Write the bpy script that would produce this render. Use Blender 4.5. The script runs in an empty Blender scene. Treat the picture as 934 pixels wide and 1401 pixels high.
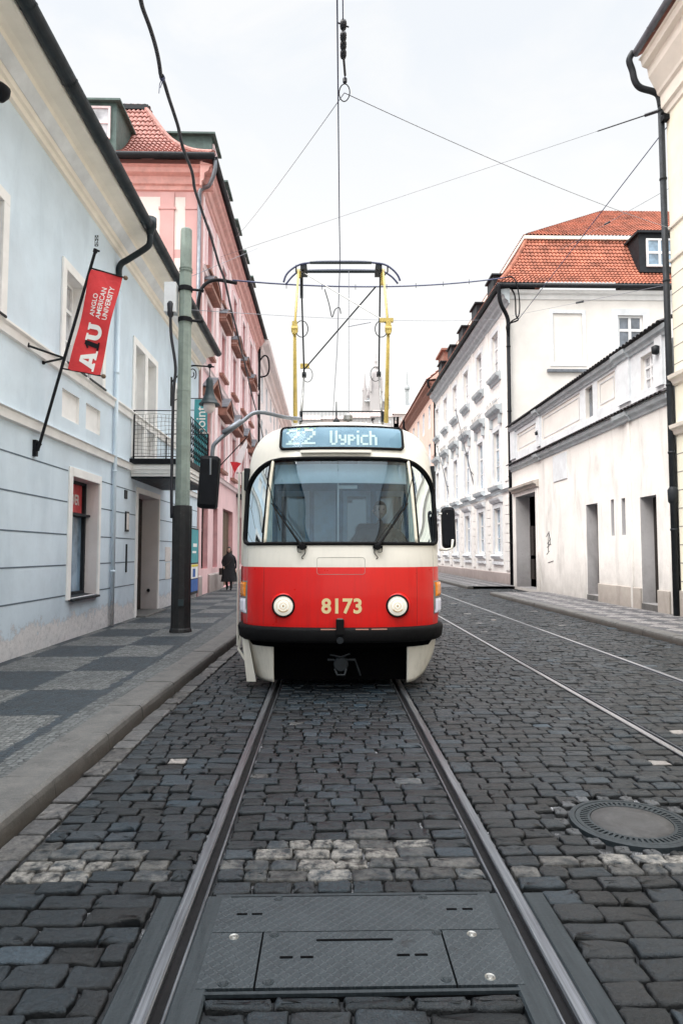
import bpy, bmesh, math, random
import numpy as np
from mathutils import Vector, Matrix
random.seed(7); rng = np.random.default_rng(7)
scene = bpy.context.scene
COL = scene.collection
PI = math.pi

# ------------------------------------------------------------------ camera
H = 1.57; F = 900.0
YAW = math.atan(20/F); PITCH = math.atan(55.5/F)
cam_d = bpy.data.cameras.new("camera"); cam = bpy.data.objects.new("camera", cam_d); COL.objects.link(cam)
cam.location = (0, 0, H); cam.rotation_euler = (PI/2+PITCH, 0, -YAW)
cam_d.sensor_fit = 'VERTICAL'; cam_d.sensor_height = 36; cam_d.sensor_width = 24
cam_d.lens = F/1401*36; cam_d.clip_end = 3000; cam_d.clip_start = .05
cam_d.dof.use_dof = False
scene.camera = cam
scene.view_settings.view_transform = 'Standard'; scene.view_settings.look = 'None'
scene.view_settings.exposure = 0; scene.view_settings.gamma = 1

def ray(px, py):
    x = (px-467)/F; z = (700.5-py)/F; y = 1.
    y, z = y*math.cos(PITCH)-z*math.sin(PITCH), y*math.sin(PITCH)+z*math.cos(PITCH)
    x, y = x*math.cos(YAW)+y*math.sin(YAW), -x*math.sin(YAW)+y*math.cos(YAW)
    return x/y, z/y
def at(px, py, Y):
    a, b = ray(px, py); return (a*Y, Y, H+b*Y)

# ------------------------------------------------------------------ materials
MC = {}
def nt(name):
    m = bpy.data.materials.new(name); m.use_nodes = True
    t = m.node_tree; t.nodes.clear()
    o = t.nodes.new('ShaderNodeOutputMaterial'); b = t.nodes.new('ShaderNodeBsdfPrincipled')
    t.links.new(b.outputs[0], o.inputs[0])
    return m, t, b, o
def N(t, typ, **kw):
    n = t.nodes.new(typ)
    for k, v in kw.items():
        if hasattr(n, k) and not k[0].isupper(): setattr(n, k, v)
    return n
def noise(t, vec, scale, detail=5, rough=.6, dist=0):
    n = t.nodes.new('ShaderNodeTexNoise'); n.inputs['Scale'].default_value = scale
    n.inputs['Detail'].default_value = detail; n.inputs['Roughness'].default_value = rough
    n.inputs['Distortion'].default_value = dist
    if vec is not None: t.links.new(vec, n.inputs['Vector'])
    return n.outputs['Fac']
def ramp(t, fac, stops):
    r = t.nodes.new('ShaderNodeValToRGB'); e = r.color_ramp.elements
    while len(e) > 1: e.remove(e[-1])
    e[0].position = stops[0][0]; c = stops[0][1]; e[0].color = c if len(c) == 4 else (*c, 1)
    for p, c in stops[1:]:
        q = e.new(p); q.color = c if len(c) == 4 else (*c, 1)
    t.links.new(fac, r.inputs['Fac']); return r.outputs['Color']
def mix(t, fac, a, b, blend='MIX'):
    n = t.nodes.new('ShaderNodeMix'); n.data_type = 'RGBA'; n.blend_type = blend
    for s, v in ((n.inputs[0], fac), (n.inputs[6], a), (n.inputs[7], b)):
        if hasattr(v, 'is_linked') or hasattr(v, 'links'): t.links.new(v, s)
        elif isinstance(v, (int, float)): s.default_value = v
        else: s.default_value = (*v, 1) if len(v) == 3 else v
    return n.outputs[2]
def mth(t, op, a, b=0, c=None):
    n = t.nodes.new('ShaderNodeMath'); n.operation = op
    for i, v in enumerate((a, b) if c is None else (a, b, c)):
        if hasattr(v, 'links'): t.links.new(v, n.inputs[i])
        else: n.inputs[i].default_value = v
    return n.outputs[0]
def mrange(t, v, a, b, c=0, d=1):
    n = t.nodes.new('ShaderNodeMapRange'); t.links.new(v, n.inputs[0])
    for i, x in enumerate((a, b, c, d)): n.inputs[i+1].default_value = x
    return n.outputs[0]
def bump(t, b, h, strength=.3, dist=.01):
    n = t.nodes.new('ShaderNodeBump'); n.inputs['Strength'].default_value = strength
    n.inputs['Distance'].default_value = dist; t.links.new(h, n.inputs['Height'])
    t.links.new(n.outputs[0], b.inputs['Normal'])
def coords(t):
    c = t.nodes.new('ShaderNodeTexCoord'); s = t.nodes.new('ShaderNodeSeparateXYZ')
    t.links.new(c.outputs['Object'], s.inputs[0]); return c.outputs['Object'], s.outputs
def M(name, col, rough=.7, var=.12, vs=3., bmp=0, bs=60, metal=0, coat=0, spec=.5, dist=.004):
    if name in MC: return MC[name]
    m, t, b, o = nt(name); v, s = coords(t)
    if var:
        n1 = noise(t, v, vs, 6, .65); 
        lo = tuple(max(0, c*(1-var*1.6)) for c in col); hi = tuple(min(1, c*(1+var)) for c in col)
        t.links.new(ramp(t, n1, [(.3, lo), (.7, hi)]), b.inputs['Base Color'])
        rr = noise(t, v, vs*2.3, 4)
        t.links.new(mrange(t, rr, .3, .7, max(.02, rough-.1), min(1, rough+.1)), b.inputs['Roughness'])
    else:
        b.inputs['Base Color'].default_value = (*col, 1); b.inputs['Roughness'].default_value = rough
    b.inputs['Metallic'].default_value = metal
    b.inputs['Coat Weight'].default_value = coat; b.inputs['Coat Roughness'].default_value = .06
    b.inputs['Specular IOR Level'].default_value = spec
    if bmp: bump(t, b, noise(t, v, bs, 6, .7), bmp, dist)
    MC[name] = m; return m

def plaster(name, col, stain=(.35, .32, .30), amt=.35, base=None, base_h=.7, streak=True, bmp=.35):
    """wall plaster: soft clouds, vertical streaks, grime that gathers at the foot of the wall"""
    m, t, b, o = nt(name); v, s = coords(t)
    c1 = ramp(t, noise(t, v, .9, 8, .62), [(.3, tuple(c*.86 for c in col)), (.62, col)])
    # vertical streaks
    mp = t.nodes.new('ShaderNodeMapping'); t.links.new(v, mp.inputs[0]); mp.inputs['Scale'].default_value = (1.1, 1.1, .30)
    st = mrange(t, noise(t, mp.outputs[0], 1.6, 7, .6, .6), .52, .8, 0, amt*.6)
    c2 = mix(t, st, c1, stain) if streak else c1
    sp = mrange(t, noise(t, v, 14, 6, .75), .58, .74, 0, amt*.55)
    c3 = mix(t, sp, c2, stain)
    # foot of the wall
    zz = mth(t, 'ADD', s[2], mrange(t, noise(t, v, 3.2, 8, .75), .25, .75, -.28, .28))
    if base is not None:
        k = mrange(t, zz, base_h-.02, base_h+.02, 1, 0)
        cb = ramp(t, noise(t, v, 9, 8, .8), [(.34, tuple(c*.62 for c in base)), (.5, base), (.66, (.86, .82, .80))])
        c3 = mix(t, k, c3, cb)
        edge = mth(t, 'MULTIPLY', mrange(t, zz, base_h-.05, base_h, 0, 1), mrange(t, zz, base_h, base_h+.07, 1, 0))
        c3 = mix(t, mth(t, 'MULTIPLY', edge, .35), c3, (.30, .30, .32))
    g = mrange(t, zz, .1, 1.5, .55*amt+.12, 0)
    c4 = mix(t, g, c3, tuple(c*.55 for c in stain))
    t.links.new(c4, b.inputs['Base Color']); b.inputs['Roughness'].default_value = .9
    b.inputs['Specular IOR Level'].default_value = .25
    h = noise(t, v, 25, 8, .7)
    if base is not None:
        h = mth(t, 'ADD', mth(t, 'MULTIPLY', h, .4), mth(t, 'MULTIPLY', k, mth(t, 'MULTIPLY', noise(t, v, 12, 8, .8), 2.5)))
    bump(t, b, h, bmp, .012)
    MC[name] = m; return m

M('cream_plaster', (.88, .83, .74), .85, .05, 2, .2, 30)
M('white_trim', (.84, .84, .83), .8, .06, 2.5, .2, 40)
M('grey_trim', (.50, .55, .58), .8, .14, 3, .25, 40)
M('pale_blue_grey', (.74, .77, .80), .85, .1, 2, .25, 30)
M('dark_metal', (.018, .022, .027), .55, .25, 5, .15, 80, .0, spec=.25)
M('black_iron', (.008, .009, .012), .6, .2, 8, .1, 90, spec=.15)
M('gutter_metal', (.012, .020, .026), .45, .3, 4, .1, 60, .0, spec=.25)
M('zinc', (.20, .22, .25), .45, .2, 4, .1, 50, .6)
M('dark_wood', (.018, .013, .010), .55, .3, 6, .3, 40)
M('brown_wood', (.13, .085, .05), .6, .25, 5, .3, 40)
M('rubber', (.006, .006, .007), .7, .15, 10, spec=.15)
M('black_void', (.003, .003, .0035), .95, 0, spec=.02)
M('white_paint', (.80, .80, .78), .5, .05, 6)
M('window_frame_white', (.82, .83, .84), .5, .06, 6)
M('yellow_paint', (.58, .44, .12), .45, .18, 9, .1, 60)
M('light_steel', (.26, .26, .25), .35, .2, 12, 0, 50, .7)
M('cable_black', (.010, .012, .02), .5, 0)
M('cable_blue', (.04, .05, .12), .5, 0)
M('wire_grey', (.26, .27, .32), .5, 0)
M('pole_green', (.235, .29, .26), .55, .16, 4, .15, 60)
M('lamp_green', (.02, .035, .04), .5, .2, 6)
M('orange_glass', (.85, .26, .01), .15, .1, 30, coat=.5)
M('paper', (.70, .68, .66), .7, .1, 8)
M('teal', (.07, .34, .38), .7, .08, 2)
M('sign_text_white', (.85, .84, .82), .6, 0)
M('skin', (.62, .41, .33), .55, .1, 20)
M('hair', (.02, .014, .010), .6, .2, 30)
M('coat_black', (.010, .011, .014), .85, .2, 9, .4, 60)
M('terracotta', (.38, .135, .085), .9, .36, 1.6, .25, 40)
M('terracotta_dark', (.30, .11, .075), .85, .40, 6, .25, 40)
M('terracotta_pink', (.40, .19, .165), .85, .3, 6, .25, 40)
M('dark_tile', (.055, .05, .055), .8, .4, 6, .3, 40)
M('copper_green', (.07, .12, .11), .6, .25, 3, .2, 30)
M('pink_brown_trim', (.30, .15, .115), .8, .2, 4, .2, 30)
M('pink_light_trim', (.87, .73, .74), .85, .10, 3, .2, 30)
M('pink_cornice', (.73, .42, .385), .85, .12, 3, .2, 30)
M('pink_reveal', (.74, .40, .41), .85, .12, 3, .2, 30)
M('tram_red', (.62, .004, .003), .36, .04, 1.5, coat=.25, spec=.35)
M('tram_red_dark', (.25, .012, .012), .35, .1, 2, coat=.4)
M('tram_cream', (.80, .765, .69), .35, .04, 1.2, coat=.25)
M('number_cream', (.80, .64, .34), .5, 0)
M('interior_blue', (.13, .30, .48), .6, .35, 3)
M('interior_light', (.52, .68, .80), .6, .2, 3)
M('curtain_cream', (.75, .70, .58), .8, .1, 8)
M('flag_white', (.80, .78, .80), .8, .06, 5)
M('flag_red', (.55, .02, .03), .8, .1, 5)
M('ivory_plaster', (.86, .82, .68), .85, .06, 1.5, .2, 30)
M('shadow_joint', (.30, .29, .27), .9, .1, 3)
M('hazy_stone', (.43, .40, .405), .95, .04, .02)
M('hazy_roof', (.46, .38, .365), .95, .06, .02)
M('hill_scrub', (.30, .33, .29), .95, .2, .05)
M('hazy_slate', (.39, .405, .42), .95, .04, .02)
plaster('blue_plaster', (.66, .77, .86), (.30, .40, .50), .5, base=(.78, .75, .74), base_h=.48)
plaster('groove_blue', (.12, .16, .20), (.1, .1, .1), .2)
plaster('pink_plaster', (.88, .61, .62), (.45, .22, .2), .30)
plaster('pink_pale_plaster', (.70, .44, .43), (.6, .42, .4), .2)
plaster('white_gable_plaster', (.84, .81, .77), (.55, .52, .5), .18)
plaster('palace_plaster', (.89, .875, .85), (.5, .5, .5), .24)
plaster('palace_foot', (.56, .48, .46), (.2, .18, .17), .8)
plaster('yard_wall_plaster', (.91, .885, .85), (.30, .28, .26), .85)
plaster('yard_plinth', (.60, .55, .50), (.22, .19, .17), .85)
plaster('reveal_grey', (.55, .54, .55), (.12, .11, .11), .9)
plaster('reveal_white', (.74, .70, .70), (.4, .36, .36), .4)
plaster('apricot_plaster', (.82, .60, .52), (.5, .35, .3), .3)
plaster('rose_white_plaster', (.84, .78, .77), (.6, .5, .5), .2)

def glass_mat(name, col, rough=.05, mixf=.0):
    m, t, b, o = nt(name); v, s = coords(t)
    t.links.new(ramp(t, noise(t, v, 1.7, 3), [(.35, tuple(c*.6 for c in col)), (.65, tuple(min(1, c*1.5) for c in col))]), b.inputs['Base Color'])
    b.inputs['Roughness'].default_value = rough; b.inputs['Specular IOR Level'].default_value = .9
    b.inputs['Coat Weight'].default_value = .6
    bump(t, b, noise(t, v, 1.3, 2), .05, .02)
    MC[name] = m; return m
glass_mat('window_glass', (.10, .12, .15)); glass_mat('window_glass_pale', (.42, .43, .46)); glass_mat('window_glass_blue', (.20, .30, .40))
def clear_glass(name, tint, refl, f):
    m = bpy.data.materials.new(name); m.use_nodes = True; t = m.node_tree; t.nodes.clear()
    o = t.nodes.new('ShaderNodeOutputMaterial'); x = t.nodes.new('ShaderNodeMixShader')
    a = t.nodes.new('ShaderNodeBsdfTransparent'); a.inputs[0].default_value = (*tint, 1)
    g = t.nodes.new('ShaderNodeBsdfGlossy'); g.inputs['Color'].default_value = (*refl, 1); g.inputs['Roughness'].default_value = .03
    fr = t.nodes.new('ShaderNodeFresnel'); fr.inputs[0].default_value = 1.5
    k = mth(t, 'MULTIPLY', fr.outputs[0], f)
    t.links.new(k, x.inputs[0]); t.links.new(a.outputs[0], x.inputs[1]); t.links.new(g.outputs[0], x.inputs[2])
    t.links.new(x.outputs[0], o.inputs[0]); MC[name] = m; return m
clear_glass('windscreen_glass', (.66, .84, .95), (.80, .92, 1.0), 2.2)
clear_glass('display_glass', (.80, .90, 1.0), (.8, .92, 1.0), .3)
def tram_paint(name, col):
    # lacquer with road film: fine specks, faint runs, more dirt low down
    m, t, b, o = nt(name); v, s = coords(t)
    c = ramp(t, noise(t, v, 1.5, 4), [(.3, tuple(k*.90 for k in col)), (.7, col)])
    mp = t.nodes.new('ShaderNodeMapping'); t.links.new(v, mp.inputs[0]); mp.inputs['Scale'].default_value = (7, 7, .5)
    low = mrange(t, s[2], .1, 1.6, .55, .10)
    run = mth(t, 'MULTIPLY', mrange(t, noise(t, mp.outputs[0], 3, 6, .7), .48, .72, 0, 1), low)
    c = mix(t, run, c, tuple(k*.45+.012 for k in col))
    sp = mth(t, 'MULTIPLY', mrange(t, noise(t, v, 60, 5, .75), .64, .74, 0, 1), low)
    c = mix(t, sp, c, (.05, .045, .04)); t.links.new(c, b.inputs['Base Color'])
    t.links.new(mrange(t, noise(t, v, 5, 6, .7), .3, .7, .24, .5), b.inputs['Roughness'])
    b.inputs['Coat Weight'].default_value = .25; b.inputs['Specular IOR Level'].default_value = .4
    bump(t, b, noise(t, v, 2.2, 3), .12, .03); MC[name] = m
tram_paint('tram_red', (.74, .005, .003)); tram_paint('tram_cream', (.80, .765, .69))
def lamp_mat():
    m, t, b, o = nt('headlamp_glass'); v, s = coords(t)
    b.inputs['Base Color'].default_value = (.84, .81, .73, 1); b.inputs['Roughness'].default_value = .15
    b.inputs['Emission Color'].default_value = (1, .95, .82, 1); b.inputs['Emission Strength'].default_value = .30
    w = t.nodes.new('ShaderNodeTexWave'); w.inputs['Scale'].default_value = 30; t.links.new(v, w.inputs[0]); bump(t, b, w.outputs['Fac'], .3, .003)
    MC['headlamp_glass'] = m
    m, t, b, o = nt('lit_clear_lamp'); b.inputs['Base Color'].default_value = (.7, .7, .8, 1)
    b.inputs['Emission Color'].default_value = (.85, .85, 1, 1); b.inputs['Emission Strength'].default_value = .08; b.inputs['Roughness'].default_value = .1
    MC['lit_clear_lamp'] = m
    m, t, b, o = nt('milk_globe'); b.inputs['Base Color'].default_value = (.62, .56, .55, 1); b.inputs['Roughness'].default_value = .25; MC['milk_globe'] = m
    m, t, b, o = nt('display_dots'); b.inputs['Base Color'].default_value = (.82, .84, .68, 1); b.inputs['Roughness'].default_value = .6; MC['display_dots'] = m
    m, t, b, o = nt('display_dots_lime'); b.inputs['Base Color'].default_value = (.68, .85, .30, 1); b.inputs['Roughness'].default_value = .6; MC['display_dots_lime'] = m
    m, t, b, o = nt('display_face'); v, s = coords(t)
    t.links.new(ramp(t, noise(t, v, 2, 3), [(.3, (.15, .25, .28)), (.7, (.30, .39, .40))]), b.inputs['Base Color']); b.inputs['Roughness'].default_value = .3; MC['display_face'] = m
lamp_mat(); M('lamp_amber', (.55, .40, .22), .3, 0)

def mat_red_banner():
    m, t, b, o = nt('banner_red'); v, s = coords(t)
    t.links.new(ramp(t, noise(t, v, 3, 4), [(.3, (.55, .012, .018)), (.7, (.74, .03, .035))]), b.inputs['Base Color'])
    b.inputs['Roughness'].default_value = .55; b.inputs['Sheen Weight'].default_value = .3
    w = noise(t, v, 5, 4, .5, 1.); bump(t, b, w, .5, .03); MC['banner_red'] = m
mat_red_banner()

def mat_pole_black():
    m, t, b, o = nt('pole_black'); v, s = coords(t)
    t.links.new(ramp(t, noise(t, v, 9, 6, .7), [(.3, (.006, .007, .008)), (.62, (.016, .017, .018)), (.75, (.05, .055, .055))]), b.inputs['Base Color'])
    b.inputs['Roughness'].default_value = .6; bump(t, b, noise(t, v, 30, 6), .4, .006); MC['pole_black'] = m
mat_pole_black()

def mat_setts():
    m, t, b, o = nt('granite_setts'); v, s = coords(t)
    a = t.nodes.new('ShaderNodeAttribute'); a.attribute_name = 'stone'
    n1 = noise(t, v, 28, 8, .75); n2 = noise(t, v, 170, 4, .7); n3 = noise(t, v, .55, 4, .6)
    c = mix(t, 1., a.outputs['Color'], ramp(t, n1, [(.25, (.55, .58, .62)), (.5, (.9, .9, .9)), (.75, (1.6, 1.55, 1.5))]), 'MULTIPLY')
    c = mix(t, 1., c, ramp(t, noise(t, v, 70, 5, .8), [(.3, (.5, .5, .5)), (.7, (1.6, 1.6, 1.6))]), 'MULTIPLY')
    c = mix(t, mrange(t, n2, .60, .74, 0, .40), c, (.10, .11, .12))
    c = mix(t, mrange(t, n2, .26, .38, .7, 0), c, (.006, .008, .010))
    c = mix(t, 1., c, ramp(t, n3, [(.3, (.62, .66, .72)), (.7, (1.25, 1.2, 1.18))]), 'MULTIPLY')
    # joint shade put into the colour: sides and worn arrises darken downwards
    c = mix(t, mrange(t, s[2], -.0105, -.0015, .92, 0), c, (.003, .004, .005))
    # worn road paint: alpha of the stone attribute
    pk = mth(t, 'MULTIPLY', a.outputs['Alpha'], mrange(t, noise(t, v, 13, 9, .8), .42, .58, .0, 1))
    c = mix(t, pk, c, (.24, .23, .215))
    t.links.new(c, b.inputs['Base Color'])
    t.links.new(mrange(t, n1, .3, .7, .24, .60), b.inputs['Roughness']); b.inputs['Specular IOR Level'].default_value = .36
    h = mth(t, 'ADD', mth(t, 'MULTIPLY', noise(t, v, 16, 8, .7), 1.), mth(t, 'MULTIPLY', n2, .25))
    bump(t, b, h, 1.0, .016); MC['granite_setts'] = m
mat_setts()
def mat_grit():
    m, t, b, o = nt('joint_grit'); v, s = coords(t)
    n1 = noise(t, v, 140, 3, .7); n2 = noise(t, v, 2.2, 5, .7)
    c = ramp(t, n1, [(.38, (.002, .003, .005)), (.58, (.007, .009, .012)), (.74, (.035, .037, .040))])
    sy = mth(t, 'MULTIPLY', mrange(t, s[1], 2.5, 3.3, .25, 1), mrange(t, s[1], 6.5, 9, 1, .15))
    k = mth(t, 'MULTIPLY', mth(t, 'MULTIPLY', mrange(t, n2, .50, .60, 0, 1), mrange(t, n1, .48, .60, 0, 1)), sy)
    c = mix(t, k, c, (.48, .49, .52))
    t.links.new(c, b.inputs['Base Color']); b.inputs['Roughness'].default_value = .85
    bump(t, b, n1, .6, .01); MC['joint_grit'] = m
mat_grit()
def mat_ground():
    m, t, b, o = nt('ground_far'); v, s = coords(t)
    br = t.nodes.new('ShaderNodeTexBrick'); t.links.new(v, br.inputs['Vector'])
    br.inputs['Scale'].default_value = 1; br.inputs['Brick Width'].default_value = .2; br.inputs['Row Height'].default_value = .15
    br.inputs['Mortar Size'].default_value = .012; br.inputs['Color1'].default_value = (.05, .055, .065, 1); br.inputs['Color2'].default_value = (.10, .105, .115, 1)
    br.inputs['Mortar'].default_value = (.012, .014, .018, 1)
    t.links.new(br.outputs['Color'], b.inputs['Base Color']); b.inputs['Roughness'].default_value = .5
    MC['ground_far'] = m
mat_ground()
def mat_mosaic(name, dark, light, pat):
    m, t, b, o = nt(name); v, s = coords(t)
    # small hand cut cubes: jittered voronoi cells
    vo = t.nodes.new('ShaderNodeTexVoronoi'); vo.feature = 'DISTANCE_TO_EDGE'; vo.inputs['Scale'].default_value = 19; vo.inputs['Randomness'].default_value = .45
    vc = t.nodes.new('ShaderNodeTexVoronoi'); vc.inputs['Scale'].default_value = 19; vc.inputs['Randomness'].default_value = .45
    t.links.new(v, vo.inputs['Vector']); t.links.new(v, vc.inputs['Vector'])
    X = mth(t, 'ADD', s[0], mrange(t, noise(t, v, 9, 3), .3, .7, -.03, .03)); Y = mth(t, 'ADD', s[1], mrange(t, noise(t, v, 8, 3), .3, .7, -.035, .035))
    if pat == 'check':
        cx = mth(t, 'FLOOR', mth(t, 'DIVIDE', mth(t, 'ADD', X, 3.13), 1.02)); cy = mth(t, 'FLOOR', mth(t, 'DIVIDE', mth(t, 'SUBTRACT', Y, 4.93), 1.11))
        k = mth(t, 'MODULO', mth(t, 'ABSOLUTE', mth(t, 'ADD', cx, cy)), 2.)
        # border: dark line, then a light strip beside the kerb
        edge = mth(t, 'GREATER_THAN', X, -2.36); edge2 = mth(t, 'GREATER_THAN', X, -2.26)
        k = mth(t, 'SUBTRACT', 1., k)
        k = mth(t, 'MULTIPLY', k, mth(t, 'SUBTRACT', 1., edge)); k = mth(t, 'MAXIMUM', k, mth(t, 'MULTIPLY', edge2, .8))
    else:
        a = mth(t, 'FLOOR', mth(t, 'MULTIPLY', mth(t, 'ADD', X, Y), 1.5)); c_ = mth(t, 'FLOOR', mth(t, 'MULTIPLY', mth(t, 'SUBTRACT', X, Y), 1.5))
        k = mth(t, 'MODULO', mth(t, 'ABSOLUTE', mth(t, 'ADD', a, c_)), 2.)
    sep = t.nodes.new('ShaderNodeSeparateColor'); t.links.new(vc.outputs['Color'], sep.inputs[0])
    rnd = ramp(t, sep.outputs[0], [(0, (.55, .55, .55)), (1, (1.35, 1.35, 1.35))])
    c = mix(t, k, dark, light); c = mix(t, 1., c, rnd, 'MULTIPLY')
    c = mix(t, 1., c, ramp(t, noise(t, v, 1.2, 5), [(.3, (.7, .72, .74)), (.7, (1.15, 1.12, 1.1))]), 'MULTIPLY')
    j = mrange(t, vo.outputs['Distance'], .03, .12, 1, 0)
    c = mix(t, mth(t, 'MULTIPLY', j, .85), c, (.02, .024, .03))
    t.links.new(c, b.inputs['Base Color']); b.inputs['Roughness'].default_value = .62
    hh = mth(t, 'ADD', mrange(t, vo.outputs['Distance'], 0, .2, 0, 1), mth(t, 'MULTIPLY', sep.outputs[1], .5))
    bump(t, b, hh, .8, .008); MC[name] = m
mat_mosaic('mosaic_check', (.011, .022, .032), (.105, .112, .112), 'check')
mat_mosaic('mosaic_diamond', (.085, .085, .095), (.26, .25, .25), 'diag')
def mat_kerb():
    m, t, b, o = nt('kerb_granite'); v, s = coords(t)
    c = ramp(t, noise(t, v, 6, 8, .7), [(.3, (.050, .052, .053)), (.7, (.115, .112, .108))])
    n2 = noise(t, v, 150, 3, .7); c = mix(t, mrange(t, n2, .58, .72, 0, .6), c, (.36, .33, .30)); c = mix(t, mrange(t, n2, .28, .4, .7, 0), c, (.02, .02, .02))
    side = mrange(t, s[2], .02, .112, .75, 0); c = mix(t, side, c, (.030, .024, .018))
    vo = t.nodes.new('ShaderNodeTexVoronoi'); vo.feature = 'DISTANCE_TO_EDGE'; vo.inputs['Scale'].default_value = .8
    d = t.nodes.new('ShaderNodeVectorMath'); d.operation = 'ADD'; nz = t.nodes.new('ShaderNodeTexNoise'); nz.inputs['Scale'].default_value = 3; t.links.new(v, nz.inputs['Vector'])
    t.links.new(v, d.inputs[0]); t.links.new(nz.outputs['Color'], d.inputs[1]); t.links.new(d.outputs[0], vo.inputs['Vector'])
    c = mix(t, mrange(t, vo.outputs['Distance'], 0, .006, .7, 0), c, (.015, .015, .015))
    t.links.new(c, b.inputs['Base Color']); b.inputs['Roughness'].default_value = .6
    bump(t, b, noise(t, v, 22, 8, .75), .5, .012); MC['kerb_granite'] = m
mat_kerb()
def mat_rail():
    m, t, b, o = nt('rail_steel'); v, s = coords(t)
    mp = t.nodes.new('ShaderNodeMapping'); t.links.new(v, mp.inputs[0]); mp.inputs['Scale'].default_value = (60, 1.2, 20)
    n = noise(t, mp.outputs[0], 2, 5, .6)
    t.links.new(ramp(t, n, [(.3, (.11, .12, .14)), (.7, (.27, .29, .32))]), b.inputs['Base Color'])
    b.inputs['Metallic'].default_value = .85; t.links.new(mrange(t, n, .3, .7, .26, .42), b.inputs['Roughness'])
    MC['rail_steel'] = m
    m, t, b, o = nt('rail_bright'); v, s = coords(t); b.inputs['Base Color'].default_value = (.50, .52, .56, 1); b.inputs['Metallic'].default_value = 1; b.inputs['Roughness'].default_value = .28; MC['rail_bright'] = m
    m, t, b, o = nt('rail_plate'); v, s = coords(t)
    mp = t.nodes.new('ShaderNodeMapping'); t.links.new(v, mp.inputs[0]); mp.inputs['Scale'].default_value = (30, 2, 20)
    n = noise(t, mp.outputs[0], 2, 6, .7)
    t.links.new(ramp(t, n, [(.3, (.008, .013, .017)), (.7, (.024, .032, .038))]), b.inputs['Base Color'])
    b.inputs['Metallic'].default_value = .1; b.inputs['Specular IOR Level'].default_value = .35; b.inputs['Roughness'].default_value = .55; bump(t, b, noise(t, v, 60, 6), .4, .005)
    MC['rail_plate'] = m
    m, t, b, o = nt('checker_plate'); v, s = coords(t)
    # raised tear-drop tread: two crossed sets of short bars
    def bars(ang, ph):
        mp = t.nodes.new('ShaderNodeMapping'); t.links.new(v, mp.inputs[0]); mp.inputs['Rotation'].default_value = (0, 0, ang)
        mp.inputs['Location'].default_value = (ph, ph*.5, 0)
        q = t.nodes.new('ShaderNodeSeparateXYZ'); t.links.new(mp.outputs[0], q.inputs[0])
        fx = mth(t, 'SUBTRACT', mth(t, 'FRACT', mth(t, 'MULTIPLY', q.outputs[0], 28.)), .5); fy = mth(t, 'SUBTRACT', mth(t, 'FRACT', mth(t, 'MULTIPLY', q.outputs[1], 28.)), .5)
        e = mth(t, 'ADD', mth(t, 'POWER', mth(t, 'DIVIDE', fx, .42), 2.), mth(t, 'POWER', mth(t, 'DIVIDE', fy, .14), 2.))
        return mrange(t, e, .6, 1.2, 1, 0)
    hh = mth(t, 'MAXIMUM', bars(PI/4, 0), bars(-PI/4, .0126))
    c = ramp(t, noise(t, v, 5, 7, .7), [(.3, (.012, .018, .023)), (.7, (.028, .037, .044))])
    c = mix(t, mth(t, 'MULTIPLY', hh, .35), c, (.05, .062, .07)); c = mix(t, mrange(t, noise(t, v, 7, 3, .5), .66, .72, 0, .85), c, (.012, .015, .018))
    t.links.new(c, b.inputs['Base Color']); b.inputs['Metallic'].default_value = .1; b.inputs['Specular IOR Level'].default_value = .4; b.inputs['Roughness'].default_value = .5
    bump(t, b, hh, .5, .004); MC['checker_plate'] = m
mat_rail()

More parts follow.
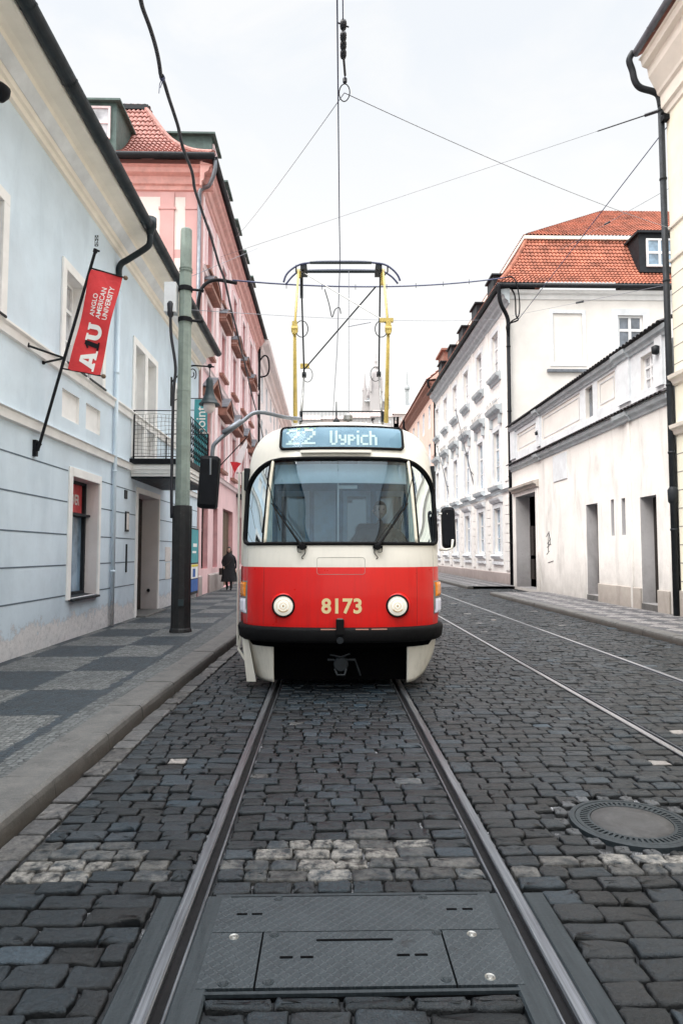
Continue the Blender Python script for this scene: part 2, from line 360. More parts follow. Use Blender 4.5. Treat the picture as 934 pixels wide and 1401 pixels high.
# ------------------------------------------------------------------ mesh builder
KEEP = {'lettering', 'fleet_number', 'graffiti', 'display_text', 'display_glow', 'balcony_railing', 'sign_text', 'body', 'cast_ring', 'display_face', 'fairy_lights', 'wall', 'street_wall', 'lower_wall', 'upper_wall', 'roof', 'upper_roof', 'coupler', 'wiper', 'insulator_chain', 'ring', 'kerb_left', 'kerb_right', 'kerb_right_beyond', 'road', 'road_beyond', 'base_frame', 'pavement_left', 'pavement_right', 'ground', 'castle_hill'}
class MB:
    def __init__(s): s.v = []; s.f = []; s.mi = []; s.m = 0; s.pieces = []
    def clusters(s, tol=.03):
        """groups of pieces that touch each other; pieces far apart become parts of their own"""
        A = np.array(s.v, float); bb = [(A[p[0]:p[1]].min(0)-tol, A[p[0]:p[1]].max(0)+tol) for p in s.pieces]; n = len(bb); par = list(range(n))
        def fd(i):
            while par[i] != i: par[i] = par[par[i]]; i = par[i]
            return i
        lo = np.array([b[0] for b in bb]); hi = np.array([b[1] for b in bb])
        for i in range(n):
            for j in np.nonzero(((lo <= hi[i]) & (hi >= lo[i])).all(1))[0]:
                a, b = fd(i), fd(int(j))
                if a != b: par[a] = b
        g = {}
        for i in range(n): g.setdefault(fd(i), []).append(s.pieces[i])
        return list(g.values())
    def add(s, vs, fs):
        vs = list(vs); k = len(s.v); s.pieces.append((k, k+len(vs), len(s.f), len(s.f)+len(fs))); s.v += [tuple(p) for p in vs]; s.f += [tuple(i+k for i in f) for f in fs]; s.mi += [s.m]*len(fs); return s
    def quad(s, a, b, c, d): return s.add([a, b, c, d], [(0, 1, 2, 3)])
    def hexa(s, p): return s.add(p, [(0, 3, 2, 1), (4, 5, 6, 7), (0, 1, 5, 4), (1, 2, 6, 5), (2, 3, 7, 6), (3, 0, 4, 7)])
    def box(s, x0, x1, y0, y1, z0, z1):
        return s.hexa([(x0, y0, z0), (x1, y0, z0), (x1, y1, z0), (x0, y1, z0), (x0, y0, z1), (x1, y0, z1), (x1, y1, z1), (x0, y1, z1)])
    def pbox(s, P, u0, u1, v0, v1, d0, d1):
        return s.hexa([P(u0, v0, d0), P(u1, v0, d0), P(u1, v0, d1), P(u0, v0, d1), P(u0, v1, d0), P(u1, v1, d0), P(u1, v1, d1), P(u0, v1, d1)])
    def tube(s, pts, r, seg=8, caps=True):
        pts = [Vector(p) for p in pts]; n = len(pts); rs = r if isinstance(r, (list, tuple)) else [r]*n
        vs = []; prev = None
        for i, p in enumerate(pts):
            d = (pts[min(i+1, n-1)]-pts[max(i-1, 0)])
            d = d.normalized() if d.length > 1e-9 else Vector((0, 0, 1))
            if prev is None:
                a = d.cross(Vector((0, 0, 1)));  a = a if a.length > .05 else d.cross(Vector((1, 0, 0)))
            else: a = prev - d*prev.dot(d)
            a.normalize(); prev = a; b = d.cross(a)
            for k in range(seg):
                t = 2*PI*k/seg; vs.append(p + (a*math.cos(t)+b*math.sin(t))*rs[i])
        fs = [(i*seg+k, i*seg+(k+1) % seg, (i+1)*seg+(k+1) % seg, (i+1)*seg+k) for i in range(n-1) for k in range(seg)]
        if caps: fs += [tuple(range(seg))[::-1], tuple((n-1)*seg+k for k in range(seg))]
        return s.add(vs, fs)
    def lathe(s, prof, c, seg=24, axis='z', arc=2*PI):
        vs = []; n = len(prof)
        for (r, h) in prof:
            for k in range(seg):
                t = arc*k/seg
                if axis == 'z': q = (c[0]+r*math.cos(t), c[1]+r*math.sin(t), c[2]+h)
                elif axis == 'y': q = (c[0]+r*math.cos(t), c[1]+h, c[2]+r*math.sin(t))
                else: q = (c[0]+h, c[1]+r*math.cos(t), c[2]+r*math.sin(t))
                vs.append(q)
        fs = [(i*seg+k, i*seg+(k+1) % seg, (i+1)*seg+(k+1) % seg, (i+1)*seg+k) for i in range(n-1) for k in range(seg)]
        return s.add(vs, fs)
    def prism(s, P, poly, d0, d1):
        n = len(poly); vs = [P(u, v, d0) for u, v in poly]+[P(u, v, d1) for u, v in poly]
        return s.add(vs, [tuple(range(n)), tuple(range(n, 2*n))[::-1]]+[(i, (i+1) % n, n+(i+1) % n, n+i) for i in range(n)])
    def sweep(s, P, prof, u0, u1):
        """prof = (outward offset, height) list swept along the wall from u0 to u1"""
        n = len(prof); vs = [P(u0, v, -o) for o, v in prof]+[P(u1, v, -o) for o, v in prof]
        return s.add(vs, [(i, i+1, n+i+1, n+i) for i in range(n-1)]+[tuple(range(n)), tuple(range(n, 2*n))[::-1]])
    def wall(s, P, u0, u1, v0, v1, holes):
        us = sorted({u0, u1, *[min(max(h[i], u0), u1) for h in holes for i in (0, 1)]}); vs = sorted({v0, v1, *[min(max(h[i], v0), v1) for h in holes for i in (2, 3)]})
        for a, b in zip(us, us[1:]):
            for c, d in zip(vs, vs[1:]):
                m = ((a+b)/2, (c+d)/2)
                if any(h[0] < m[0] < h[1] and h[2] < m[1] < h[3] for h in holes): continue
                s.quad(P(a, c, 0), P(b, c, 0), P(b, d, 0), P(a, d, 0))
        return s
    def reveal(s, P, h, D):
        a, b, c, d = h
        s.quad(P(a, c, 0), P(a, d, 0), P(a, d, D), P(a, c, D)); s.quad(P(b, c, 0), P(b, d, 0), P(b, d, D), P(b, c, D))
        s.quad(P(a, d, 0), P(b, d, 0), P(b, d, D), P(a, d, D)); s.quad(P(a, c, 0), P(b, c, 0), P(b, c, D), P(a, c, D)); return s
    def build(s, name, mats, parent=None, smooth=False, bevel=0, label=None, loc=None):
        if name not in KEEP and len(s.pieces) > 1:
            cl = s.clusters()
            if len(cl) > 1:
                out = []
                for c in cl:
                    q = MB()
                    for (v0, v1, f0, f1) in c:
                        k = len(q.v)-v0; q.v += s.v[v0:v1]; q.f += [tuple(i+k for i in f) for f in s.f[f0:f1]]; q.mi += s.mi[f0:f1]
                    q.pieces = []; out.append(q.build(name, mats, parent, smooth, bevel, label, loc))
                return out[0]
        me = bpy.data.meshes.new(name); me.from_pydata(s.v, [], s.f)
        for m in (mats if isinstance(mats, (list, tuple)) else [mats]): me.materials.append(MC[m] if isinstance(m, str) else m)
        me.polygons.foreach_set('material_index', s.mi)
        if smooth: me.polygons.foreach_set('use_smooth', [True]*len(s.f))
        o = bpy.data.objects.new(name, me); COL.objects.link(o)
        bm = bmesh.new(); bm.from_mesh(me); bmesh.ops.recalc_face_normals(bm, faces=bm.faces); bm.to_mesh(me); bm.free()
        if bevel:
            b = o.modifiers.new('bevel', 'BEVEL'); b.width = bevel; b.segments = 2; b.limit_method = 'ANGLE'
        if parent: o.parent = parent
        if label: o['label'] = label
        return o
def tag(o, label=None, cat=None, group=None, kind=None):
    if label: o['label'] = label
    if cat: o['category'] = cat
    if group: o['group'] = group
    if kind: o['kind'] = kind
    return o
def empty(name, loc=(0, 0, 0), rz=0):
    o = bpy.data.objects.new(name, None); o.empty_display_size = .2; COL.objects.link(o); o.location = loc; o.rotation_euler = (0, 0, rz); return o
class Child:
    """geometry is written in world coordinates; the thing's empty sits at its base"""
    def __init__(s, name, base, label, cat, group=None, rz=0):
        s.e = empty(name, base); s.b = Vector(base); tag(s.e, label, cat, group)
    def put(s, mb, name, mats, parent=None, **kw):
        if parent is None: mb.v = [tuple(Vector(p)-s.b) for p in mb.v]
        else: mb.v = [tuple(Vector(p)-s.b) for p in mb.v]
        return mb.build(name, mats, parent or s.e, **kw)
def text_mesh(body, size, offset=0, extrude=.002, sx=1.0, align='CENTER', spacing=1.0):
    c = bpy.data.curves.new('t', 'FONT'); c.body = body; c.size = size; c.offset = offset; c.extrude = extrude
    c.align_x = align; c.align_y = 'CENTER'; c.space_character = spacing; c.resolution_u = 4
    o = bpy.data.objects.new('t', c); COL.objects.link(o); bpy.context.view_layer.update()
    dg = bpy.context.evaluated_depsgraph_get(); me = bpy.data.meshes.new_from_object(o.evaluated_get(dg))
    mb = MB(); mb.add([(v.co.x*sx, v.co.y, v.co.z) for v in me.vertices], [tuple(p.vertices) for p in me.polygons])
    bpy.data.objects.remove(o); bpy.data.curves.remove(c); bpy.data.meshes.remove(me); return mb
def PX(X0, sgn): return lambda u, v, d: (X0+sgn*d, u, v)      # street wall, d goes into the building
def PY(Y0): return lambda u, v, d: (u, Y0+d, v)                # wall that faces the camera
def smooth_path(pts, n=6):
    P = [Vector(p) for p in pts]; out = []
    for i in range(len(P)-1):
        a = P[max(i-1, 0)]; b = P[i]; c = P[i+1]; d = P[min(i+2, len(P)-1)]
        for k in range(n):
            t = k/n; out.append(.5*((2*b)+(c-a)*t+(2*a-5*b+4*c-d)*t*t+(3*b-a-3*c+d)*t**3))
    out.append(P[-1]); return out
def pchip(xs, ys):
    xs = np.array(xs, float); ys = np.array(ys, float); h = np.diff(xs); dl = np.diff(ys)/h; m = np.zeros(len(xs))
    for i in range(1, len(xs)-1):
        if dl[i-1]*dl[i] > 0:
            w1 = 2*h[i]+h[i-1]; w2 = h[i]+2*h[i-1]; m[i] = (w1+w2)/(w1/dl[i-1]+w2/dl[i])
    m[0] = dl[0]; m[-1] = dl[-1]
    def f(x):
        x = min(max(x, xs[0]), xs[-1]); i = min(int(np.searchsorted(xs, x, 'right'))-1, len(xs)-2); t = (x-xs[i])/h[i]
        return float((2*t**3-3*t*t+1)*ys[i]+(t**3-2*t*t+t)*h[i]*m[i]+(-2*t**3+3*t*t)*ys[i+1]+(t**3-t*t)*h[i]*m[i+1])
    return f

# ================================================================== GROUND
g = MB(); g.box(-400, 400, -60, 1500, -.6, -.034)
tag(g.build('ground', 'ground_far'), kind='structure')
g = MB(); g.quad((-2.2, -2, -.029), (8.6, -2, -.029), (8.6, 30, -.029), (-2.2, 30, -.029))
tag(g.build('road', 'joint_grit'), kind='structure')
g = MB(); g.quad((-2.2, 30, -.006), (6.3, 30, -.006), (6.3, 140, -.006), (-2.2, 140, -.006))
tag(g.build('road_beyond', 'ground_far'), kind='structure')

def kerb_x(y):
    return float(np.interp(y, [-5, 6.5, 11.5, 60], [-1.77, -1.74, -1.57, -1.50]))
# left and right kerbs: dressed granite lengths with open joints
def kerb(name, fx, w, sgn, y0, y1, top=.12):
    mb = MB(); y = y0
    while y < y1:
        L = min(random.uniform(.9, 1.25), y1-y); a, b = y+.004, y+L-.004; j = random.uniform(-.004, .004); dz = random.uniform(-.004, .004)
        n = 6
        prof = lambda yy: [(fx(yy)+j, -.03), (fx(yy)+j+sgn*.012, top-.05+dz), (fx(yy)+j+sgn*.022, top-.018+dz), (fx(yy)+j+sgn*.045, top+dz), (fx(yy)+sgn*w, top+dz+.002), (fx(yy)+sgn*w, -.03)]
        vs = []
        for k in range(n+1):
            yy = a+(b-a)*k/n
            for (x, z) in prof(yy): vs.append((x+random.uniform(-.0025, .0025), yy, z+random.uniform(-.0015, .0015)))
        fs = [(k*6+i, k*6+i+1, (k+1)*6+i+1, (k+1)*6+i) for k in range(n) for i in range(5)]+[tuple(range(6)), tuple(n*6+i for i in range(6))[::-1]]
        mb.add(vs, fs); y += L
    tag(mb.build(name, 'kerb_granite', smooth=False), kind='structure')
kerb('kerb_left', kerb_x, .335, -1, -2, 60)
kerb('kerb_right', lambda y: 6.0, .26, 1, -2, 24.3)
kerb('kerb_right_beyond', lambda y: 6.05, .26, 1, 28.4, 60)
g = MB(); n = 40; ys = np.linspace(-2, 60, n)
for a, b in zip(ys, ys[1:]):
    g.quad((-4.6, a, .118), (kerb_x(a)-.33, a, .118), (kerb_x(b)-.33, b, .118), (-4.6, b, .118))
tag(g.build('pavement_left', 'mosaic_check'), kind='structure')
g = MB(); g.quad((6.255, -2, .118), (8.8, -2, .118), (8.8, 24.3, .118), (6.255, 24.3, .118)); g.quad((6.3, 28.4, .118), (9.2, 28.4, .118), (9.2, 60, .118), (6.3, 60, .118))
tag(g.build('pavement_right', 'mosaic_diamond'), kind='structure')

# setts: every stone is a cushion shaped block of its own size, height and tint
SV, SF, SC = [], [], []; cnt = 0
def stone(cx, cy, lx, ly, near, tint, paint, rot=0):
    global cnt
    n = 16
    A_, B_ = lx/2, ly/2; r_ = min(.014, A_*.4, B_*.4)*rng.uniform(.6, 1.3)
    bx = np.array([A_, A_, A_, A_-.3*r_, A_-r_, 0, -A_+r_, -A_+.3*r_, -A_, -A_, -A_, -A_+.3*r_, -A_+r_, 0, A_-r_, A_-.3*r_])
    by = np.array([-B_+r_, 0, B_-r_, B_-.3*r_, B_, B_, B_, B_-.3*r_, B_-r_, 0, -B_+r_, -B_+.3*r_, -B_, -B_, -B_, -B_+.3*r_])
    nn = np.sqrt(bx**2+by**2); jx = rng.normal(0, .0042, n); jy = rng.normal(0, .0042, n)
    ins = lambda d: ((np.abs(bx)-d*np.minimum(1, np.abs(bx)/(A_*.75)))*np.sign(bx)+jx, (np.abs(by)-d*np.minimum(1, np.abs(by)/(B_*.75)))*np.sign(by)+jy)
    hz = rng.normal(0, .0040); tx, ty = rng.normal(0, .018, 2); kx, ky = rng.normal(0, .028, 2)
    rings = [(0, -.03), (0, -.010), (.003, -.0035), (.008, -.0002), (.013, .0006)]+([(.03, .0010)] if near else [])
    vs = []
    for d_, z in rings:
        x, y = ins(d_)
        x, y = x+kx*y*.6, y+ky*x*.4
        zz = z+hz+tx*x+ty*y+(rng.normal(0, .0011, n) if d_ > .01 else 0) if z > -.02 else np.full(n, -.03)
        vs.append(np.stack([cx+x, cy+y, zz*np.ones(n)], 1))
    vs.append(np.array([[cx, cy, hz+.0010]]))
    V = np.concatenate(vs); nr = len(rings)
    for r in range(nr-1):
        for k in range(n): SF.append((cnt+r*n+k, cnt+r*n+(k+1) % n, cnt+(r+1)*n+(k+1) % n, cnt+(r+1)*n+k))
    c = cnt+nr*n
    for k in range(n): SF.append((cnt+(nr-1)*n+k, cnt+(nr-1)*n+(k+1) % n, c))
    SV.append(V); cnt += len(V)
    SC.append(np.tile(np.array([*tint, paint]), (len(V), 1)))
MHX, MHY, MHR = 1.78, 3.91, .345
y = 1.35; row = 0
while y < 30:
    near_row = y < 9
    pitch = (.130 if y < 3.1 else .118)*random.uniform(.93, 1.08)
    lanes = [(kerb_x(y)+.20, -.665), (-.535, .78), (.915, 2.725), (2.855, 4.265), (4.395, 5.985)]
    if y < 3.16: lanes[0] = (lanes[0][0], -.775); lanes[1] = (-.43, .69); lanes[2] = (1.0, 2.725)
    if y > 23.9: lanes[4] = (4.395, 8.0 if y < 28.4 else 6.03)
    for li, (a, b) in enumerate(lanes):
        yr, pr_ = y, pitch
        if li == 1:
            if y < 2.44 < y+pitch: pr_ = 2.44-y
            elif 2.44 <= y and y+pitch < 3.145: continue
            elif 2.44 <= y < 3.145: yr, pr_ = 3.145, y+pitch-3.145
            if pr_ < .045: continue
        x = a
        L0 = .205 if y < 3.1 else .170
        while x < b-.04:
            L = random.uniform(.66, 1.3)*L0
            if b-x-L < .09: L = b-x
            cx, cyy = x+L/2, yr+pr_/2+.006*math.sin(cx_ := (x*1.7+row*.3))+random.uniform(-.006, .006)
            x += L
            if (cx-MHX)**2+(cyy-MHY)**2 < (MHR+.085)**2: continue
            gap = random.uniform(.004, .013)
            # tint: cool blue-grey near the eye, a little warmer on the right
            v = .0150*math.exp(random.gauss(0, .34)); w = random.uniform(-.05, .05)+(.05 if cx > .9 else 0)
            tint = (v*(.64+w*2.2), v*1.04, v*(1.38-w*1.6))
            r_ = random.random()
            if random.random() < .05 and y > 3.7: tint = tuple(c*1.6 for c in tint)
            if r_ < .003: tint = (.22, .21, .20)
            elif r_ < .05: tint = tuple(c*1.4 for c in tint)
            paint = 0.
            if 3.24 < y < 3.62:
                if cx < -1.05: paint = .9 if 3.24 < y < 3.5 else .3
                elif -.35 < cx < .55: paint = .85 if random.random() < .5 and (y > 3.36 or random.random() < .4) else .2
                elif cx > 1.45 : paint = .95 if y > 3.30 and y < 3.56 else .3
                elif random.random() < .3: paint = .35
            if li == 1 and 3.6 < y < 6.5 and random.random() < .03: paint = .35
            stone(cx, cyy, L-gap, pr_-random.uniform(.010, .018), near_row, tint, paint)
    y += pitch; row += 1
# gutter course laid lengthwise along the left kerb
y = 1.3
while y < 26:
    L = random.uniform(.2, .34); v = random.uniform(.04, .08)
    stone(kerb_x(y)+.098, y+L/2, .165, L-.02, y < 9, (v*.92, v*.96, v*1.02), random.uniform(.1, .42)); y += L
# ring of wedge setts around the manhole
for k in range(17):
    a = 2*PI*k/17+.1
    v = .06*random.uniform(.8, 1.4); stone(MHX+math.cos(a)*(MHR+.052), MHY+math.sin(a)*(MHR+.052), .075, .085, True, (v*.9, v, v*1.1), 0)
V = np.concatenate(SV); C = np.concatenate(SC)
me = bpy.data.meshes.new('granite_setts'); me.from_pydata(V.tolist(), [], SF); me.materials.append(MC['granite_setts'])
at_ = me.color_attributes.new('stone', 'FLOAT_COLOR', 'POINT'); at_.data.foreach_set('color', C.astype(np.float32).ravel())
me.polygons.foreach_set('use_smooth', [True]*len(SF))
o = bpy.data.objects.new('granite_setts', me); COL.objects.link(o)
tag(o, 'dark blue grey granite setts paving the street around the tram rails', 'paving', kind='stuff')

# ------------------------------------------------------------------ rails
def rail(head0, head1, lipa, lipb, y0, y1, name, label, wide=False, side=1, hm='rail_steel'):
    b0 = (head0, 0, 0); c = Child(name, ((head0+head1)/2, 2.0, 0), label, 'rail', 'grooved tram rails in the street')
    mb = MB()
    P = lambda u, v, d: (v, u, -d)
    def strip(xa, xb, za, zb, ya, yb, bev=.006):
        x0, x1 = min(xa, xb), max(xa, xb)
        prof = [(x0, za), (x0, zb-bev), (x0+bev, zb), (x1-bev, zb), (x1, zb-bev), (x1, za)]
        n = len(prof); vs = [(x, ya, z) for x, z in prof]+[(x, yb, z) for x, z in prof]
        mb.add(vs, [(i, i+1, n+i+1, n+i) for i in range(n-1)]+[tuple(range(n)), tuple(range(n, 2*n))[::-1]])
    strip(head0, head1, -.09, .007, y0, y1)
    c.put(mb, 'rail_head', hm)
    mb = MB(); strip(lipa, lipb, -.09, .0, y0, y1, .004); c.put(mb, 'rail_lip', 'rail_steel')
    mb = MB(); mb.box(min(head0, head1, lipa, lipb)+.004, max(head0, head1, lipa, lipb)-.004, y0, y1, -.09, -.024); c.put(mb, 'groove_floor', 'rubber')
    if wide:
        o1 = head0-side*.0; 
        mb = MB(); strip(head0-.002 if side < 0 else head1+.002, (head0-.10) if side < 0 else (head1+.10), -.05, .003, y0, 3.12, .008); 
        strip(lipa+.001*side if side > 0 else lipb-.0, (lipa-.1) if side > 0 else (lipb+.115), -.05, .002, y0, 3.12, .008)
        c.put(mb, 'edge_plate', 'rail_plate')
rail(-.655, -.600, -.556, -.543, 1.2, 60, 'tram_rail', 'left grooved steel rail of the track the tram stands on', True, -1)
rail(.845, .900, .788, .801, 1.2, 60, 'tram_rail', 'right grooved steel rail of the track the tram stands on', True, 1)
rail(2.74, 2.795, 2.838, 2.850, 1.2, 60, 'tram_rail', 'nearer rail of the empty track on the right of the tram', hm='rail_bright')
rail(4.33, 4.385, 4.275, 4.287, 1.2, 60, 'tram_rail', 'farther rail of the empty track, closest to the right pavement', hm='rail_bright')

# ------------------------------------------------------------------ steel cover between the rails
c = Child('track_cover', (.115, 2.78, 0), 'chequered steel access cover set between the rails in front of the tram', 'access cover')
xa, xb, ya, yb = -.475, .725, 2.475, 3.11; xs1, xs2, ym = -.26, .475, 2.83
mb = MB(); mb.box(xa-.03, xb+.03, ya-.028, yb+.03, -.05, -.012); c.put(mb, 'frame_bed', 'black_void')
mb = MB(); mb.box(xa-.028, xb+.028, ya-.026, ya-.010, -.04, .001); mb.box(xa-.028, xb+.028, yb+.008, yb+.028, -.04, .001); c.put(mb, 'frame', 'rail_plate')
g_ = .004
def plate(mb, x0, x1, y0, y1): mb.box(x0+g_, x1-g_, y0+g_, y1-g_, -.03, .0035)
for poly in ([(xa, ym), (xb, ym), (xb, yb), (xa, yb)],):
    mb = MB(); mb.box(xa+g_, xb-g_, ym+g_*.4, yb-g_, -.03, .0035); c.put(mb, 'cover_plate', 'checker_plate')
mb = MB(); plate(mb, xs1, xs2, ya, ym); c.put(mb, 'cover_plate', 'checker_plate')
mb = MB(); plate(mb, xa, xs1, ya, ym); c.put(mb, 'cover_plate', 'checker_plate')
mb = MB(); plate(mb, xs2, xb, ya, ym); c.put(mb, 'cover_plate', 'checker_plate')
for (x, y_, L) in [(.115, 2.765, .31), (-.365, 2.965, .045), (-.30, 2.965, .045), (.55, 2.985, .045), (.62, 2.985, .045), (-.155, 2.655, .05), (-.075, 2.655, .05), (.30, 2.66, .05), (.37, 2.66, .05)]:
    mb = MB(); mb.box(x-L/2, x+L/2, y_-.006, y_+.006, -.01, .0055); c.put(mb, 'slot', 'black_void')
for i, (px, py) in enumerate([(320, 1283), (375, 1280), (367, 1345), (305, 1347), (645, 1279), (597, 1277), (610, 1341), (670, 1338), (382, 1224), (577, 1223)]):
    a, b = ray(px, py); Y = -H/b; x = a*Y; Y = min(Y, yb-.02)
    mb = MB(); mb.lathe([(0, .0065), (.009, .0065), (.012, .0035)], (x, Y, 0), 12); mb.lathe([(.013, .004), (.019, .0062), (.021, .0035)], (x, Y, 0), 14)
    c.put(mb, 'bolt', 'light_steel' if i in (0, 4, 7) else 'rail_plate')

# ------------------------------------------------------------------ manhole
c = Child('manhole_cover', (MHX, MHY, 0), 'round cast iron manhole cover with a concrete centre in the setts', 'manhole cover')
mb = MB(); mb.lathe([(MHR, -.03), (MHR, .0), (MHR-.018, .004), (MHR-.03, .004), (MHR-.034, -.004), (0, -.012)], (MHX, MHY, 0), 64); c.put(mb, 'frame', 'rail_plate', smooth=False)
mb = MB(); mb.lathe([(MHR-.036, -.01), (MHR-.036, .002), (MHR-.060, .003), (MHR-.061, -.006)], (MHX, MHY, 0), 64)
mb.lathe([(.242, -.01), (.242, .003), (.228, .004), (.226, -.006)], (MHX, MHY, 0), 64)
for k in range(56):
    a = 2*PI*k/56; ca, sa = math.cos(a), math.sin(a); r0, r1, w = .240, .286, .0075
    q = lambda r, s, z: (MHX+ca*r-sa*s, MHY+sa*r+ca*s, z)
    mb.hexa([q(r0, -w, -.01), q(r1, -w, -.01), q(r1, w, -.01), q(r0, w, -.01), q(r0, -w, .003), q(r1, -w, .003), q(r1, w, .003), q(r0, w, .003)])
c.put(mb, 'cast_ring', 'rail_plate')
M('manhole_concrete', (.040, .040, .042), .7, .3, 9, .5, 90)
mb = MB(); mb.lathe([(.227, -.01), (.224, .002), (.12, .0045), (0, .005)], (MHX, MHY, 0), 48); c.put(mb, 'concrete_centre', 'manhole_concrete', smooth=True)
# ================================================================== BUILDINGS, shared pieces
def sash(mb, P, u0, u1, v0, v1, D, nu, nv, w=.055, bars=.03):
    mb.pbox(P, u0, u1, v0, v0+w, D-.05, D+.03); mb.pbox(P, u0, u1, v1-w, v1, D-.05, D+.03)
    mb.pbox(P, u0, u0+w, v0+w, v1-w, D-.05, D+.03); mb.pbox(P, u1-w, u1, v0+w, v1-w, D-.05, D+.03)
    for i in range(1, nu):
        u = u0+(u1-u0)*i/nu; mb.pbox(P, u-w*.6, u+w*.6, v0+w, v1-w, D-.048, D+.03)
    for j in nv:
        v = v0+(v1-v0)*j
        k = w*.6 if j == nv[-1] and len(nv) > 0 else bars/2
        es = [u0+(u1-u0)*i/nu for i in range(nu+1)]
        for i in range(nu):
            a = es[i]+(w if i == 0 else w*.6); b = es[i+1]-(w if i == nu-1 else w*.6); mb.pbox(P, a, b, v-k, v+k, D-.045, D+.025)
def window(B, P, u0, u1, v0, v1, D, nu=2, nv=(.65,), fm='window_frame_white', gm='window_glass', w=.055):
    mb = MB(); sash(mb, P, u0, u1, v0, v1, D, nu, nv, w); f = B.put(mb, 'window', fm)
    mb = MB(); mb.pbox(P, u0+.01, u1-.01, v0+.01, v1-.01, D-.01, D+.0); g = B.put(mb, 'pane', gm, parent=f)
    return f
def border(mb, P, u0, u1, v0, v1, w, o, wt=None, bottom=True):
    wt = wt or w
    mb.pbox(P, u0-w, u0, v0-(w if bottom else 0), v1+wt, -o, .02); mb.pbox(P, u1, u1+w, v0-(w if bottom else 0), v1+wt, -o, .02)
    mb.pbox(P, u0, u1, v1, v1+wt, -o, .02)
    if bottom: mb.pbox(P, u0, u1, v0-w, v0, -o, .02)
def tiles(mb, f, s0, s1, t1, pitch=.22, row=.33, xl=None, xr=None, amp=.035, lift=.03, ns=6):
    """pan tiles: f(s,t) -> (point, normal); xl/xr clip the courses (hips)"""
    nrow = max(1, round(t1/row)); ncol = max(1, round((s1-s0)/pitch))
    S = [s0+(s1-s0)*i/(ncol*ns) for i in range(ncol*ns+1)]
    T = []
    for r in range(nrow): T += [(r*t1/nrow, lift), (r*t1/nrow+t1/nrow*.5, lift*.5), ((r+1)*t1/nrow-1e-3, 0)]
    vs = []
    for t, l in T:
        a = xl(t) if xl else s0; b = xr(t) if xr else s1
        for i, s in enumerate(S):
            ss = min(max(s, a), b); ph = (i % ns)/ns; h = amp*abs(math.sin(PI*ph)) if ph else 0
            p, n = f(ss, t); vs.append(Vector(p)+Vector(n)*(h+l))
    m = len(S); fs = []
    for r in range(len(T)-1):
        for i in range(m-1):
            a, b, c_, d = r*m+i, r*m+i+1, (r+1)*m+i+1, (r+1)*m+i
            if (vs[a]-vs[b]).length < 1e-5 and (vs[d]-vs[c_]).length < 1e-5: continue
            fs.append((a, b, c_, d))
    mb.add(vs, fs); return mb
def hood_triangle(mb, P, uc, w, v, h, o):
    mb.pbox(P, uc-w/2, uc+w/2, v, v+.14, -o, .0)
    n = 10; t = .13
    for sg in (-1, 1):
        mb.prism(P, [(uc+sg*w/2, v+.14), (uc+sg*w/2, v+.14+t), (uc, v+h), (uc, v+h-t*1.35)], -o, 0)

# ================================================================== LIGHT BLUE BUILDING (left)
XL = -4.3; PL = PX(XL, -1)
B = Child('blue_building', (XL, 8, 0), 'pale blue plastered house with white trim and grooved lower wall on the left pavement', 'building')
BY1 = 21.9
twins = [(2.9, 4.95), (6.75, 8.70), (10.5, 12.62), (14.42, 16.5), (18.3, 20.3)]
holes = []; sub = []
for i, (a, b) in enumerate(twins):
    fr = i == 3
    v0, v1 = (3.66 if fr else 4.68), 6.36
    m = (a+b)/2; w = .16; mid = .11
    for (p, q) in ((a+w, m-mid), (m+mid, b-w)):
        h = (p, q, v0, v1-.16 if False else v1-.14); holes.append(h); sub.append((h, fr, i))
gw = [(6.4, 8.0, .80, 2.85), (11.15, 12.45, .80, 2.86)]; door = (15.0, 16.85, .12, 2.92)
pan = [(a+q, a+q+.74, 3.78, 4.25) for a in (2.7, 6.7, 10.66) for q in (0, 1.06)]
allh = holes+gw+[door]+pan
wallmb = MB(); wallmb.wall(PL, -30, BY1, 0, 7.8, allh)
mb = MB()
for h in holes: mb.reveal(PL, h, .26)
for h in pan: mb.reveal(PL, h, .05)
B.put(mb, 'window_reveal', 'white_trim')
mb = MB()
for h in pan: mb.pbox(PL, h[0], h[1], h[2], h[3], .05, .06)
B.put(mb, 'blind_panel', 'white_trim')
mb = MB()
for h in gw: mb.reveal(PL, h, .30)
mb.reveal(PL, door, .42); B.put(mb, 'opening_reveal', 'reveal_white')
for i, (a, b) in enumerate(twins):      # white surround of each pair
    mb = MB(); v0 = 3.66 if i == 3 else 4.68; v1 = 6.36; w = .16; m = (a+b)/2; o = .035
    for u0, u1 in ((a, a+w), (m-.11, m+.11), (b-w, b)): mb.pbox(PL, u0, u1, v0, v1-.14, -o, .0)
    mb.pbox(PL, a, b, v1-.14, v1+.02, -o, .0); B.put(mb, 'window_surround', 'white_trim', bevel=.006)
for h, fr, i in sub:
    window(B, PL, h[0], h[1], h[2]+.02, h[3], .22, 2 if not fr else 1, (.33, .68), 'window_frame_white', 'window_glass_pale', .05)
    if not fr:
        mb = MB(); mb.pbox(PL, h[0]-.03, h[1]+.03, h[2]-.035, h[2]-.005, -.10, .2); B.put(mb, 'window_sill', 'dark_metal')
# string courses
def course(prof, mat='white_trim', name='string_course', u0=-30, u1=BY1): mb = MB(); mb.sweep(PL, prof, u0, u1); B.put(mb, name, mat)
course([(0, 4.47), (.04, 4.49), (.05, 4.60), (.08, 4.63), (.08, 4.66), (0, 4.67)])
for u0, u1 in ((-30, BY1),): course([(0, 3.34), (.05, 3.36), (.06, 3.48), (.09, 3.50), (.0, 3.52)], u0=u0, u1=u1)
